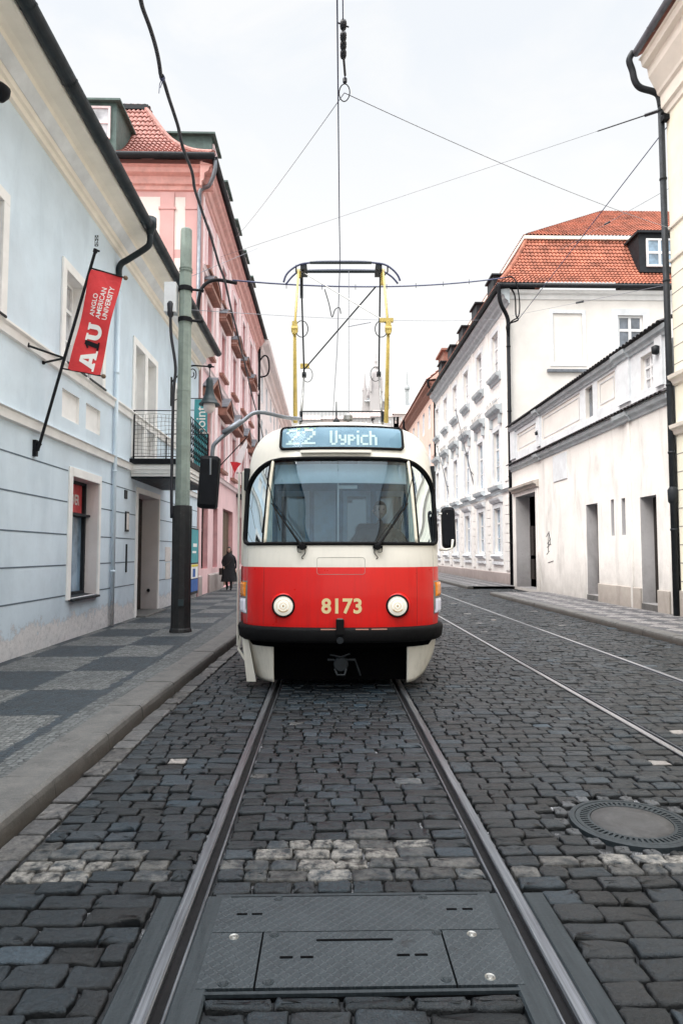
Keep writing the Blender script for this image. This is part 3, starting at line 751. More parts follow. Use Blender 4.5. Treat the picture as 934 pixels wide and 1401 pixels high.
# rustication grooves belong to the wall mesh
mb = wallmb; mb.m = 1
for z in (2.93, 2.41, 1.87, 1.365, .865):
    segs = [(-30, BY1)]
    for a, b in [(x[0]-.17, x[1]+.17) for x in gw]+[(door[0]-.15, door[1]+.15)]:
        if z > 3.0: continue
        ns = []
        for p, q in segs:
            if b <= p or a >= q: ns.append((p, q)); continue
            if a > p: ns.append((p, a))
            if b < q: ns.append((b, q))
        segs = ns
    for p, q in segs: mb.pbox(PL, p, q, z-.010, z+.010, -.004, .01)
B.put(mb, 'wall', ['blue_plaster', 'groove_blue'])
# ground windows: surround, sill, frame, glass, sign
for i, h in enumerate(gw):
    mb = MB(); w = .15; mb.pbox(PL, h[0]-w, h[0], h[2]-.02, h[3]+w, -.03, 0); mb.pbox(PL, h[1], h[1]+.10, h[2]-.02, h[3]+w, -.03, 0); mb.pbox(PL, h[0], h[1], h[3], h[3]+w, -.03, 0)
    B.put(mb, 'window_surround', 'white_trim', bevel=.005)
    mb = MB(); mb.prism(lambda u, v, d: (XL-v, d, u), [(.75, -.07), (.785, -.07), (.83, .30), (.79, .30)], h[0]-.02, h[1]+.02); B.put(mb, 'window_sill', 'dark_metal')
    mb = MB(); D = .28
    for (u0, u1, v0, v1) in ((h[0], h[0]+.07, h[2], h[3]), (h[1]-.07, h[1], h[2], h[3]), (h[0]+.07, h[1]-.07, h[2], h[2]+.07), (h[0]+.07, h[1]-.07, h[3]-.05, h[3]), (h[0]+.07, h[1]-.07, 2.22, 2.29)):
        mb.pbox(PL, u0, u1, v0, v1, D-.06, D+.04)
    mb.pbox(PL, h[0]+.07, h[1]-.0, 2.23, 2.27, D-.14, D-.06)
    f = B.put(mb, 'window', 'dark_metal')
    mb = MB(); mb.pbox(PL, h[0]+.01, h[1]-.01, h[2]+.01, 2.25, D, D+.01); B.put(mb, 'pane', 'window_glass_blue', parent=f)
    mb = MB(); mb.pbox(PL, h[0]+.01, h[1]-.01, 2.26, h[3]-.01, D, D+.01); B.put(mb, 'sign_panel', 'banner_red' if i else 'window_glass', parent=f)
    if i:
        tm = text_mesh('LVER', .26, .006, .0, .66)
        tm.v = [(XL-.270-z*0, 12.03+x, 2.52+y) for x, y, z in tm.v]; B.put(tm, 'sign_text', 'sign_text_white', parent=f)
# door
mb = MB(); w = .13; mb.pbox(PL, door[0]-w, door[0], .12, door[3]+w, -.035, 0); mb.pbox(PL, door[1], door[1]+w*.7, .12, door[3]+w, -.035, 0); mb.pbox(PL, door[0], door[1], door[3], door[3]+w, -.035, 0)
B.put(mb, 'door_surround', 'white_trim', bevel=.006)
mb = MB(); D = .40; m = (door[0]+door[1])/2
mb.pbox(PL, door[0], m-.006, .13, door[3], D, D+.06); mb.pbox(PL, m+.006, door[1], .13, door[3], D, D+.06)
for a, b in ((door[0], m), (m, door[1])):
    for v0, v1 in ((.3, 1.0), (1.15, 1.95), (2.1, 2.75)): mb.pbox(PL, a+.12, b-.12, v0, v1, D-.025, D)
dd = B.put(mb, 'door', 'dark_wood', bevel=.006)
mb = MB(); mb.tube([PL(m-.08, 1.1, D-.07), PL(m-.08, 1.1, D)], .02, 8); mb.tube([PL(m-.08, 1.1, D-.07), PL(m-.22, 1.1, D-.07)], .012, 8); B.put(mb, 'handle', 'light_steel', parent=dd)
mb = MB(); mb.lathe([(0, -.09), (.03, -.08), (.045, -.05), (.03, -.01), (.02, 0)], PL(door[1], .62, .2), 12, 'y'); B.put(mb, 'door_stop_knob', 'black_iron', smooth=True)
mb = MB(); mb.box(XL-.4, XL+.25, door[0]-.05, door[1]+.05, .05, .155); B.put(mb, 'door_step', 'kerb_granite', bevel=.01)
# cornice and gutter
mb = MB(); mb.sweep(PL, [(0, 7.68), (.05, 7.70), (.06, 7.78), (.10, 7.80), (.12, 7.86), (.13, 7.99), (.24, 8.02), (.25, 8.10), (.33, 8.14), (.50, 8.17), (.53, 8.19), (.55, 8.24), (0, 8.3)], -30, BY1); B.put(mb, 'cornice', 'cream_plaster')
mb = MB(); mb.sweep(PL, [(.125, 7.865), (.132, 7.87), (.245, 8.012), (.245, 8.018), (.13, 8.0)], -30, BY1); B.put(mb, 'cornice_shade_band', 'pale_blue_grey')  # grey strip laid under the cornice step to stand for its shadow
def gutter_run(B_, x, z, y0, y1, r, mat='gutter_metal'):
    mb = MB(); n = 10; prof = [(x+r*math.cos(PI+PI*k/n), z+r*math.sin(PI+PI*k/n)) for k in range(n+1)]; prof += [(x+(r-.012)*math.cos(-PI*k/n), z+(r-.012)*math.sin(-PI*k/n)) for k in range(n+1)]
    m_ = len(prof); vs = [(a, y0, b) for a, b in prof]+[(a, y1, b) for a, b in prof]
    mb.add(vs, [(i, (i+1) % m_, m_+(i+1) % m_, m_+i) for i in range(m_)])
    # joints and end caps
    yy = y0
    while yy < y1-.1:
        rr = r+.007; pr = [(x+rr*math.cos(PI+PI*k/n), z+rr*math.sin(PI+PI*k/n)) for k in range(n+1)]
        mb.add([(a, yy, b) for a, b in pr]+[(a, yy+.04, b) for a, b in pr], [(i, i+1, n+2+i, n+1+i) for i in range(n)]); yy += 1.3
    for ye in (y0, y1): mb.add([(a, ye, b) for a, b in prof[:n+1]], [tuple(range(n+1))])
    return B_.put(mb, 'gutter', mat, smooth=False)
gutter_run(B, -3.66, 8.27, -30, BY1-.02, .115)
mb = MB()
mb.add([(-3.78, -30, 8.25), (-3.78, BY1, 8.25), (-9.2, BY1, 12.6), (-9.2, -30, 12.6)], [(0, 1, 2, 3)]); B.put(mb, 'roof', 'terracotta_dark')
mb = MB(); mb.quad((XL, BY1, 0), (-9.2, BY1, 0), (-9.2, BY1, 12.6), (XL, BY1, 7.8)); mb.quad((XL, -30, 0), (-9.2, -30, 0), (-9.2, -30, 12.6), (XL, -30, 7.8)); mb.quad((-9.2, -30, 0), (-9.2, BY1, 0), (-9.2, BY1, 12.6), (-9.2, -30, 12.6)); B.put(mb, 'side_wall', 'blue_plaster')
# hopper + downpipe at y = 13.2
hy = 13.2
mb = MB(); mb.lathe([(.0, 8.02), (.055, 8.0), (.06, 8.06), (.10, 8.20), (.13, 8.24), (.13, 8.42), (.12, 8.42), (.0, 8.3)], (-3.63, hy, 0), 16)
mb.tube(smooth_path([(-3.63, hy, 8.06), (-3.63, hy, 7.92), (-3.70, hy, 7.80), (-4.05, hy, 7.56), (-4.19, hy, 7.47), (-4.24, hy, 7.36), (-4.24, hy, 7.2)], 5), .062, 12)
B.put(mb, 'hopper', 'gutter_metal', smooth=True)
mb = MB(); mb.tube([(-4.24, hy, 7.35), (-4.24, hy, .12)], .040, 12)
for z in (1.2, 3.2, 5.2, 6.9): mb.lathe([(.04, -.02), (.052, -.015), (.052, .015), (.04, .02)], (-4.24, hy, z), 12)
B.put(mb, 'downpipe', 'blue_plaster', smooth=True)
lp = Vector(ray(1, 125)+(0,)); yy_ = -4.14/lp.x; mb = MB(); mb.lathe([(0, -.13), (.05, -.12), (.11, -.04), (.12, .04), (.05, .1), (0, .11)], (-4.14, yy_, H+lp.y*yy_), 14); B.put(mb, 'wall_lantern', 'black_iron', smooth=True)
# balcony
by0, by1, bx = 14.45, 17.35, -3.14; zb = 3.62
mb = MB(); P0 = lambda u, v, d: (XL+u, by0+d, v)
mb.sweep(lambda u, v, d: (u, by0+d+.0, v), [(0.00, 3.30), (.04, 3.34), (.04, 3.47)], XL, bx)
mb.box(XL, bx, by0, by1, 3.24, 3.30); mb.box(XL, bx+.03, by0-.03, by1+.03, 3.30, 3.38); mb.box(XL, bx+.06, by0-.06, by1+.06, 3.38, 3.50)
slab = B.put(mb, 'balcony', 'white_trim', bevel=.01)
mb = MB(); mb.box(XL, bx+.10, by0-.10, by1+.10, 3.502, 3.62); B.put(mb, 'balcony_edge', 'black_iron', parent=slab)
mb = MB(); mb.box(XL, bx-.05, by0+.05, by1-.05, 3.20, 3.238); B.put(mb, 'balcony_underside', 'dark_metal', parent=slab)
mb = MB(); zt = 4.70
for (x, y_) in ((bx, by0), (XL+.06, by0), (bx, by1), (XL+.06, by1)): mb.tube([(x, y_, zb), (x, y_, zt)], .018, 8)
mb.tube([(XL, by0, zt), (bx, by0, zt), (bx, by1, zt), (XL, by1, zt)], .012, 6); mb.tube([(XL, by0, zb+.06), (bx, by0, zb+.06), (bx, by1, zb+.06), (XL, by1, zb+.06)], .011, 6)
# wire netting on the near side
for k in range(1, 13):
    x = XL+.06+(bx-XL-.06)*k/13; mb.tube([(x+random.uniform(-.008, .008), by0, zb+.06+q*.1*(zt-zb-.16)) for q in range(11)], .0035, 4)
for k in range(11):
    z = zb+.12+k*.088; mb.tube([(XL+.06+(bx-XL-.06)*q/8, by0, z+.012*math.sin(q*1.3+k)) for q in range(9)], .0035, 4)
# scrollwork along the street side: S-curves between bars
for k in range(15):
    y_ = by0+.1+(by1-by0-.2)*k/14
    mb.tube([(bx, y_, zb+.05), (bx, y_, zt)], .009, 5)
    for z0 in (zb+.12, zb+.42, zb+.72):
        pts = [(bx+.004+.03*math.sin(t*.9), y_+.085*math.cos(t)*(1-t/9.), z0+.13+.13*math.sin(t)*(1-t/12.)) for t in np.linspace(0, 7.5, 16)]
        mb.tube(pts, .008, 4)
B.put(mb, 'balcony_railing', 'black_iron', parent=slab)
mb = MB()
for k in range(46): 
    a = by0+(by1-by0)*k/45; mb.lathe([(0, -.02), (.018, 0), (0, .02)], (bx+.05+random.uniform(-.02, .03), a, zb-.02+random.uniform(-.05, .05)), 5)
B.put(mb, 'fairy_lights', 'sign_text_white', parent=slab)
# small wall boxes, notices
mb = MB(); mb.pbox(PL, 14.1, 14.32, 2.02, 2.45, -.03, 0); B.put(mb, 'notice_case', 'dark_metal', bevel=.004)
mb = MB(); mb.pbox(PL, 14.13, 14.29, 2.06, 2.41, -.034, -.031); B.put(mb, 'notice_sheet', 'paper')
mb = MB(); mb.pbox(PL, 14.02, 14.2, 2.72, 2.9, -.02, 0); B.put(mb, 'number_plate', 'dark_metal')
mb = MB(); mb.pbox(PL, 14.2, 14.235, 1.15, 1.75, -.03, 0); B.put(mb, 'door_rail', 'dark_metal')
mb = MB(); mb.pbox(PL, 17.65, 18.25, 1.33, 1.72, -.012, 0); mb.pbox(PL, 17.72, 18.2, .86, 1.30, -.012, 0); B.put(mb, 'paper_notice', 'paper')
# poster board at the far end of the wall
Pc = Child('poster_board', (XL+.06, 21.2, .12), 'tall teal and white poster board on the wall behind the black based pole', 'poster board')
mb = MB(); mb.pbox(PX(XL+.02, -1), 20.6, 21.8, .25, 2.35, -.06, 0); Pc.put(mb, 'board', 'dark_metal', bevel=.005)
mb = MB(); mb.pbox(PX(XL+.02, -1), 20.66, 21.74, 1.25, 2.3, -.064, -.061); Pc.put(mb, 'poster', 'teal')
mb = MB(); mb.pbox(PX(XL+.02, -1), 20.66, 21.74, .75, 1.2, -.064, -.061); mb.pbox(PX(XL+.02, -1), 20.9, 21.5, 1.75, 1.86, -.067, -.0645); mb.pbox(PX(XL+.02, -1), 20.8, 21.4, 1.55, 1.62, -.067, -.0645); Pc.put(mb, 'poster', 'sign_text_white')
M('poster_yellow', (.75, .62, .05), .6, .1); M('poster_blue', (.03, .12, .40), .6, .1)
mb = MB(); mb.pbox(PX(XL+.02, -1), 20.7, 21.7, 1.12, 1.19, -.068, -.0645); Pc.put(mb, 'poster_strip', 'poster_yellow')
mb = MB(); mb.pbox(PX(XL+.02, -1), 20.9, 21.3, .8, 1.06, -.068, -.0645); mb.pbox(PX(XL+.02, -1), 20.66, 21.74, .34, .72, -.066, -.061); Pc.put(mb, 'poster', 'poster_blue')

# ================================================================== PINK BUILDING
PK = Child('pink_building', (XL, 22, 0), 'tall pink town house with red tiled mansard roof behind the pale blue house', 'building')
PP = PX(XL, -1); y0, y1, ze = 22.0, 40.4, 15.08; PG = PY(22.0)
bays = [23.5+3.25*k for k in range(5)]; ww = 1.15; holes = []
rows = [(11.7, 13.3), (8.75, 10.5), (4.9, 6.75)]
for b in bays:
    for v0, v1 in rows: holes.append((b-ww/2, b+ww/2, v0, v1))
gf = [(22.7, 23.9, 1.0, 3.3), (25.0, 26.0, 1.0, 3.3), (27.3, 30.2, .12, 3.4), (32, 33.2, 1, 3.3), (35, 36.2, 1, 3.3), (37.8, 39.2, .12, 3.2)]
mb = MB(); mb.wall(PP, y0, y1, 0, ze, holes+gf); PK.put(mb, 'street_wall', 'pink_plaster')
mb = MB(); mb.wall(PG, -14, XL, 0, ze, []); mb.quad((XL, y1, 0), (-14, y1, 0), (-14, y1, ze), (XL, y1, ze)); PK.put(mb, 'gable_wall', 'pink_pale_plaster')
mb = MB()
for h in holes+gf: mb.reveal(PP, h, .28)
PK.put(mb, 'window_reveal', 'pink_reveal')
for i, h in enumerate(holes):
    window(PK, PP, *h, .24, 2, (.62,), 'pink_light_trim', 'window_glass', .07)
for k, h in enumerate(gf):
    if h[2] < .5:
        mb = MB(); mb.pbox(PP, h[0], h[1], h[2], h[3], .22, .28)
        nb = 6
        for q in range(nb): a = h[0]+(h[1]-h[0])*q/nb; mb.pbox(PP, a+.03, a+(h[1]-h[0])/nb-.03, .3, h[3]-.15, .19, .22)
        PK.put(mb, 'door', 'brown_wood')
    else: window(PK, PP, *h, .22, 2, (.6,), 'dark_wood', 'window_glass', .08)
# surrounds, hoods, sills
for b in bays:
    mb = MB()
    for v0, v1 in rows:
        mb.pbox(PP, b-ww/2-.16, b-ww/2, v0, v1, -.06, 0); mb.pbox(PP, b+ww/2, b+ww/2+.16, v0, v1, -.06, 0); mb.pbox(PP, b-ww/2-.16, b+ww/2+.16, v1, v1+.16, -.06, 0)
    PK.put(mb, 'window_surround', 'pink_light_trim')
    mb = MB()
    for v0, v1 in rows: mb.pbox(PP, b-ww/2-.2, b+ww/2+.2, v0-.12, v0, -.17, 0)
    PK.put(mb, 'window_sill', 'pink_brown_trim')
    mb = MB(); hood_triangle(mb, PP, b, 2.0, 7.0, .82, .36); PK.put(mb, 'pediment', 'pink_brown_trim')
    mb = MB()
    for sg in (-1, 1): mb.prism(PP, [(b+sg*1.04, 7.30), (b+sg*1.04, 7.33), (b, 7.88), (b, 7.84)], -.39, 0)
    PK.put(mb, 'pediment_flashing', 'zinc')
    n = 8; mb = MB()    # segmental hood on the second floor
    for q in range(n):
        a0 = -1+2*q/n; a1 = -1+2*(q+1)/n; f = lambda a: 10.95+.42*(1-a*a)
        mb.prism(PP, [(b+a0*.95, f(a0)), (b+a1*.95, f(a1)), (b+a1*.95, f(a1)+.14), (b+a0*.95, f(a0)+.14)], -.30, 0)
    mb.pbox(PP, b-.95, b+.95, 10.8, 10.93, -.30, 0); PK.put(mb, 'window_hood', 'pink_brown_trim')
    n = 8; mb = MB()
    for q in range(n):
        a0 = -1+2*q/n; a1 = -1+2*(q+1)/n
        mb.prism(PP, [(b+a0*.97, f(a0)+.143), (b+a1*.97, f(a1)+.143), (b+a1*.97, f(a1)+.17), (b+a0*.97, f(a0)+.17)], -.33, 0)
    PK.put(mb, 'hood_flashing', 'zinc')
mb = MB()
for z in (4.35, 7.95, 11.25): mb.sweep(PP, [(0, z), (.08, z+.03), (.10, z+.14), (.14, z+.18), (0, z+.2)], y0, y1)
for k in range(6):       # pale lesenes between the bays
    u = bays[0]-1.6+3.25*k+ (.1 if k == 0 else 0); 
    for va, vb in ((4.56, 7.94), (8.16, 11.24), (11.46, 13.9)): mb.pbox(PP, max(u-.32, y0+.002), min(u+.32, y1-.01), va, vb, -.05, 0)
PK.put(mb, 'pilaster', 'pink_light_trim')
mb = MB(); mb.sweep(PP, [(0, .1), (.07, .1), (.07, .75), (0, .8)], y0, 22.6); mb.sweep(PP, [(0, .1), (.07, .1), (.07, .75), (0, .8)], 24, 27.2); mb.sweep(PP, [(0, .1), (.07, .1), (.07, .75), (0, .8)], 30.3, 37.7); PK.put(mb, 'plinth', 'palace_foot')
# crowning cornice, both sides
pr = [(0, 13.95), (.05, 13.98), (.06, 14.12), (.12, 14.16), (.15, 14.40), (.28, 14.48), (.32, 14.62), (.42, 14.68), (0, 14.8)]
mb = MB(); mb.sweep(PP, pr, y0-.40, y1); mb.sweep(PG, pr, -14, XL+.40); PK.put(mb, 'cornice', 'pink_cornice')
# gable decoration: white fields between pink bands
mb = MB()
for (a, b, c_, d) in ((-9.5, -5.72, 11.0, 13.75), (-5.22, -4.86, 11.9, 13.75), (-9.5, -5.72, 8.0, 10.7), (-5.22, -4.86, 8.0, 11.6)): mb.pbox(PG, a, b, c_, d, -.004, 0)
PK.put(mb, 'gable_field', 'white_gable_plaster')
mb = MB(); mb.pbox(PG, -5.70, -5.24, 0, 13.9, -.05, 0); mb.pbox(PG, -5.76, -5.18, 13.3, 13.38, -.07, 0); mb.pbox(PG, -4.84, XL+.06, 0, 13.9, -.05, 0); mb.pbox(PG, -4.86, XL+.08, 13.3, 13.38, -.07, 0)
PK.put(mb, 'corner_pilaster', 'pink_pale_plaster')
gutter_run(PK, -3.82, 14.93, 21.55, y1, .11, 'dark_metal')
mb = MB(); mb.tube([(-14, 21.5, 14.93), (-3.8, 21.5, 14.93)], .11, 12); PK.put(mb, 'gutter', 'dark_metal', smooth=True)
mb = MB(); mb.tube(smooth_path([(-3.80, 21.62, 14.9), (-3.80, 21.62, 14.55), (-3.92, 21.7, 14.2), (-4.05, 21.8, 14.05), (-4.25, 21.86, 14.0), (-4.36, 21.87, 13.85), (-4.36, 21.87, 13.5)], 4), .07, 10); mb.tube([(-4.36, 21.87, 13.6), (-4.36, 21.87, 5)], .065, 10)
PK.put(mb, 'downpipe', 'zinc', smooth=True)
# mansard: gable slope with bell-cast, street slope, break and upper roof
zf = pchip([0, .8, 1.8, 3.2], [0, .55, 1.55, 3.75])     # inset -> rise
E0x, E0y, zE = -3.86, 21.55, 15.0
Lt = 3.9
def insf(t):
    s = t/Lt; return 3.2*(1-(1-s)**1.0)*(.62*s+.38+ .0) if False else 3.2*(s**.85)
def fg(s, t):   # gable: s along -x
    i = insf(t); return (s, E0y+i, zE+zf(i)), (0, -.8, .55)
mb = MB(); tiles(mb, fg, -14, E0x, 4.6*.85, .17, .24, xr=lambda t: E0x-insf(t), amp=.05, lift=.05); PK.put(mb, 'roof', 'terracotta_pink')
def fs_(s, t): i = insf(t); return (E0x-i, s, zE+zf(i)), (.8, 0, .55)
mb = MB(); tiles(mb, fs_, E0y, y1, 4.6*.85, .17, .24, xl=lambda t: E0y+insf(t), amp=.05, lift=.05); PK.put(mb, 'roof', 'terracotta_pink')
iM = 3.2; zM = zE+zf(3.2)
mb = MB(); mb.tube([(E0x-insf(t)-.0, E0y+insf(t)-.0, zE+zf(insf(t))+.06) for t in np.linspace(0, Lt, 14)], .10, 7); PK.put(mb, 'ridge_tiles', 'terracotta_pink')
xi, yi = E0x-iM, E0y+iM
mb = MB(); mb.box(-14, xi+.12, yi-.12, yi+.1, zM-.02, zM+.16); mb.box(xi-.1, xi+.12, yi+.1, y1, zM-.02, zM+.16); PK.put(mb, 'roof_band', 'dark_metal')
mb = MB()
def fu(s, t): return (s, yi+t*.8, zM+.15+t*.55), (0, -.5, .8)
tiles(mb, fu, -14, xi+.1, 3.2, .26, .34, xr=lambda t: xi+.1-t*.8, amp=.05, lift=.05)
def fu2(s, t): return (xi+.1-t*.8, s, zM+.15+t*.55), (.5, 0, .8)
tiles(mb, fu2, yi, y1, 3.2, .26, .34, xl=lambda t: yi+t*.8, amp=.05, lift=.05)
PK.put(mb, 'upper_roof', 'terracotta_pink')
mb = MB(); mb.quad((-14, y1, ze), (E0x, y1, zE), (xi, y1, zM), (-14, y1, zM+1.8)); PK.put(mb, 'end_wall', 'pink_pale_plaster')
def dormer(x0, x1, y0_, y1_, z0, z1, face):
    mb = MB(); mb.box(x0, x1, y0_, y1_, z0, z1); d = PK.put(mb, 'dormer', 'copper_green')
    mb = MB(); mb.box(x0-.16, x1+.16, y0_-.16, y1_+.05, z1, z1+.07); mb.hexa([(x0-.14, y0_-.14, z1+.07), (x1+.14, y0_-.14, z1+.07), (x1+.14, y1_, z1+.07), (x0-.14, y1_, z1+.07), (x0+.5, y0_+.5, z1+.28), (x1-.5, y0_+.5, z1+.28), (x1-.5, y1_, z1+.28), (x0+.5, y1_, z1+.28)]); PK.put(mb, 'dormer_roof', 'copper_green', parent=d)
    P = PY(y0_) if face == 'y' else PX(x1, -1)
    a, b = ((x0+.35, x1-.2) if face == 'y' else (y0_+.25, y1_-.25))
    mb = MB(); sash(mb, P, a, b, z0+.45, z1-.15, -.01, 2, (.5,), .07); PK.put(mb, 'dormer_window', 'pink_light_trim', parent=d)
    mb = MB(); mb.pbox(P, a+.02, b-.02, z0+.47, z1-.17, -.02, -.01); PK.put(mb, 'dormer_pane', 'window_glass_pale', parent=d)
dormer(-9.3, -7.25, 21.95, 25, 15.3, 17.05, 'y')
for k in range(5): dormer(-6.6, -4.42, 24.3+3.25*k, 25.7+3.25*k, 15.35, 17.45, 'x')
# iron balcony, downpipe with hopper, little camera
mb = MB(); mb.box(XL, -3.55, 31.2, 34.2, 4.2, 4.34); pb = PK.put(mb, 'balcony', 'dark_metal')
mb = MB()
for k in range(16): a = 31.2+3*k/15; mb.tube([(-3.58, a, 4.34), (-3.58, a, 5.35)], .014, 4)
for k in range(5): a = XL+.1+.62*k/4; mb.tube([(a, 31.22, 4.34), (a, 31.22, 5.35)], .014, 4)
mb.tube([(XL, 31.22, 5.35), (-3.58, 31.22, 5.35), (-3.58, 34.2, 5.35), (XL, 34.2, 5.35)], .022, 5); PK.put(mb, 'balcony_railing', 'black_iron', parent=pb)
mb = MB(); mb.tube([(-4.18, 40.2, 14.3), (-4.18, 40.2, .3)], .075, 10); mb.tube(smooth_path([(-4.18, 40.2, 13.4), (-3.9, 40.2, 13.75), (-3.65, 40.2, 13.6), (-3.58, 40.2, 12.9), (-3.75, 40.2, 12.5), (-4.18, 40.2, 12.4)], 4), .05, 8); PK.put(mb, 'drainpipe', 'black_iron', smooth=True)

# ================================================================== pale terrace beyond the pink house
TW = Child('pale_terrace_house', (XL, 42, 0), 'pale rose white terrace house with a broad cornice beyond the pink house', 'building')
mb = MB(); P = PX(-4.35, -1); hl = [(43+3.4*k, 44.2+3.4*k, v, v+1.8) for k in range(8) for v in (1.2, 5, 8.6, 11.6)]
mb.wall(P, 40.45, 72, 0, 14.6, hl); mb.quad((-4.35, 40.45, 0), (-12, 40.45, 0), (-12, 40.45, 14.6), (-4.35, 40.45, 14.6)); mb.quad((-4.35, 72, 0), (-12, 72, 0), (-12, 72, 14.6), (-4.35, 72, 14.6)); TW.put(mb, 'wall', 'rose_white_plaster')
mb = MB()
for h in hl: mb.reveal(P, h, .2)
TW.put(mb, 'window_reveal', 'pale_blue_grey')
for h in hl: window(TW, P, *h, .18, 2, (.6,), 'window_frame_white', 'window_glass_pale', .08)
mb = MB(); mb.sweep(P, [(0, 13.6), (.1, 13.65), (.12, 14.1), (.3, 14.2), (.34, 14.5), (.7, 14.6), (.75, 14.8), (0, 15)], 40.45, 72); TW.put(mb, 'cornice', 'rose_white_plaster')
mb = MB(); mb.quad((-3.65, 40.45, 14.85), (-3.65, 72, 14.85), (-9.5, 72, 19), (-9.5, 40.45, 19)); TW.put(mb, 'roof', 'terracotta_dark')
# ================================================================== RIGHT SIDE
XR = 8.12; PR = PX(XR, 1)
# ---- beige house, nearest on the right
A = Child('ivory_building', (XR, 12, 0), 'ivory house with deep cornice and moulded courses at the right edge of the picture', 'building')
AY = 15.0
hw = [(a, a+1.3, v, v+w_) for a in (1.5, 5.2, 8.9, 12.2) for v, w_ in ((1.3, 1.9), (5.4, 2.2), (9.2, 2.0))]
hw = [h for h in hw if h[1] < 14]
awall = MB(); awall.wall(PR, -30, AY, 0, 13.0, hw); awall.quad((XR, AY, 0), (18, AY, 0), (18, AY, 13), (XR, AY, 13)); awall.quad((XR, -30, 0), (18, -30, 0), (18, -30, 13), (XR, -30, 13))
mb = MB()
for h in hw: mb.reveal(PR, h, .25)
A.put(mb, 'window_reveal', 'ivory_plaster')
for h in hw: window(A, PR, *h, .22, 2, (.62,))
mb = MB()
for z0 in (4.28, 5.45): mb.sweep(PR, [(0, z0), (.06, z0+.03), (.10, z0+.12), (.16, z0+.16), (.18, z0+.24), (0, z0+.28)], -30, AY)
for z0 in (9.2, 8.4): mb.sweep(PR, [(0, z0), (.04, z0+.02), (.05, z0+.08), (0, z0+.1)], -30, AY)
A.put(mb, 'string_course', 'cream_plaster')
mb = awall; mb.m = 1; z = .9
while z < 4.2: mb.pbox(PR, -30, AY, z, z+.022, -.004, 0); z += .42
z = 5.95
while z < 8.3: mb.pbox(PR, -30, AY, z, z+.022, -.004, 0); z += .42
A.put(mb, 'wall', ['ivory_plaster', 'shadow_joint'])
mb = MB(); mb.pbox(PR, -30, AY, 0, .7, -.05, 0); A.put(mb, 'plinth', 'yard_plinth', bevel=.01)
mb = MB(); mb.pbox(PR, 14.55, 14.8, 1.25, 1.5, -.03, 0); A.put(mb, 'vent_grille', 'dark_metal')
mb = MB(); mb.sweep(PR, [(0, 12.0), (.04, 12.03), (.06, 12.15), (.12, 12.2), (.14, 12.5), (.2, 12.55), (.22, 12.62), (.40, 12.98), (.43, 13.2), (.55, 13.25), (.58, 13.4), (.64, 13.42), (0, 13.5)], -30, AY); A.put(mb, 'cornice', 'cream_plaster')
gutter_run(A, 7.42, 13.60, -30, AY, .10, 'zinc')
mb = MB(); mb.quad((7.45, -30, 13.5), (7.45, AY, 13.5), (13, AY, 17), (13, -30, 17)); A.put(mb, 'roof', 'terracotta_dark')
mb = MB(); mb.tube(smooth_path([(7.36, AY+.0, 13.62), (7.28, AY+.04, 13.45), (7.36, AY+.06, 13.2), (7.42, AY+.07, 12.95), (7.55, AY+.07, 12.78), (7.85, AY+.06, 12.68), (7.98, AY+.06, 12.58), (8.03, AY+.06, 12.3)], 5), .075, 12)
mb.tube([(8.03, AY+.06, 12.4), (8.03, AY+.06, .12)], .072, 12)
for z in (2.1, 3.9, 5.5, 8, 10.5, 12.2): mb.lathe([(.07, -.03), (.086, -.02), (.086, .02), (.07, .03)], (8.03, AY+.06, z), 12)
mb.lathe([(.07, -.2), (.11, -.15), (.12, .12), (.07, .2)], (8.03, AY+.06, 2.9), 10)
A.put(mb, 'downpipe', 'dark_metal', smooth=True)
mb = MB(); mb.box(7.98, 8.12, AY-.16, AY+.0, 11.86, 11.98); mb.tube([(8.1, AY-.08, 12.0), (7.95, AY-.08, 12.05)], .03, 6); A.put(mb, 'wire_anchor', 'black_iron')

# ---- low yard wall with tiled copings
W = Child('yard_wall', (XR, 22, 0), 'long two tier cream yard wall with tiled copings between the ivory and the white building', 'wall')
y0, y1 = 15.12, 28.6
d1, d2, d3 = (25.45, 28.1, .12, 3.95), (19.55, 20.42, .28, 3.06), (16.02, 16.86, .28, 3.0)
slots = [(18.42, 18.62, 2.05, 3.08), (17.72, 17.94, 2.05, 3.06)]
slotu = (19.72, 20.28, 5.75, 6.72); wu = (16.0, 16.62, 5.72, 6.62)
blind = [(25.2, 27.7, 5.85, 6.62), (20.75, 24.5, 5.75, 6.72), (18.15, 19.35, 5.85, 6.72)]
mb = MB(); mb.wall(PR, y0, y1, 0, 5.3, [d1, d2, d3]+slots); W.put(mb, 'lower_wall', 'yard_wall_plaster')
mb = MB(); mb.wall(PR, y0, y1, 5.3, 7.0, [slotu, wu]+blind); mb.box(XR+.6, XR+.62, y0, y1, 0, 7.0); W.put(mb, 'upper_wall', 'pale_blue_grey')
mb = MB()
for h in (d1,): mb.reveal(PR, h, .62)
for h in (d2, d3): mb.reveal(PR, h, .36)
for h in slots: mb.reveal(PR, h, .16)
W.put(mb, 'door_reveal', 'reveal_grey')
mb = MB()
for h in (slotu, wu): mb.reveal(PR, h, .2)
for h in blind: mb.reveal(PR, h, .035); mb.pbox(PR, h[0], h[1], h[2], h[3], .035, .045)
W.put(mb, 'wall_panel', 'white_gable_plaster')
mb = MB()
for h in blind: border(mb, PR, h[0]+.14, h[1]-.14, h[2]+.14, h[3]-.14, .025, -.015)
W.put(mb, 'panel_moulding', 'pale_blue_grey')
mb = MB()
for a, b in ((24.65, 25.05), (17.2, 17.9), (27.95, 28.6), (15.45, 15.8)): mb.pbox(PR, a, b, 5.62, 6.95, -.06, 0)
W.put(mb, 'pilaster', 'pale_blue_grey', bevel=.006)
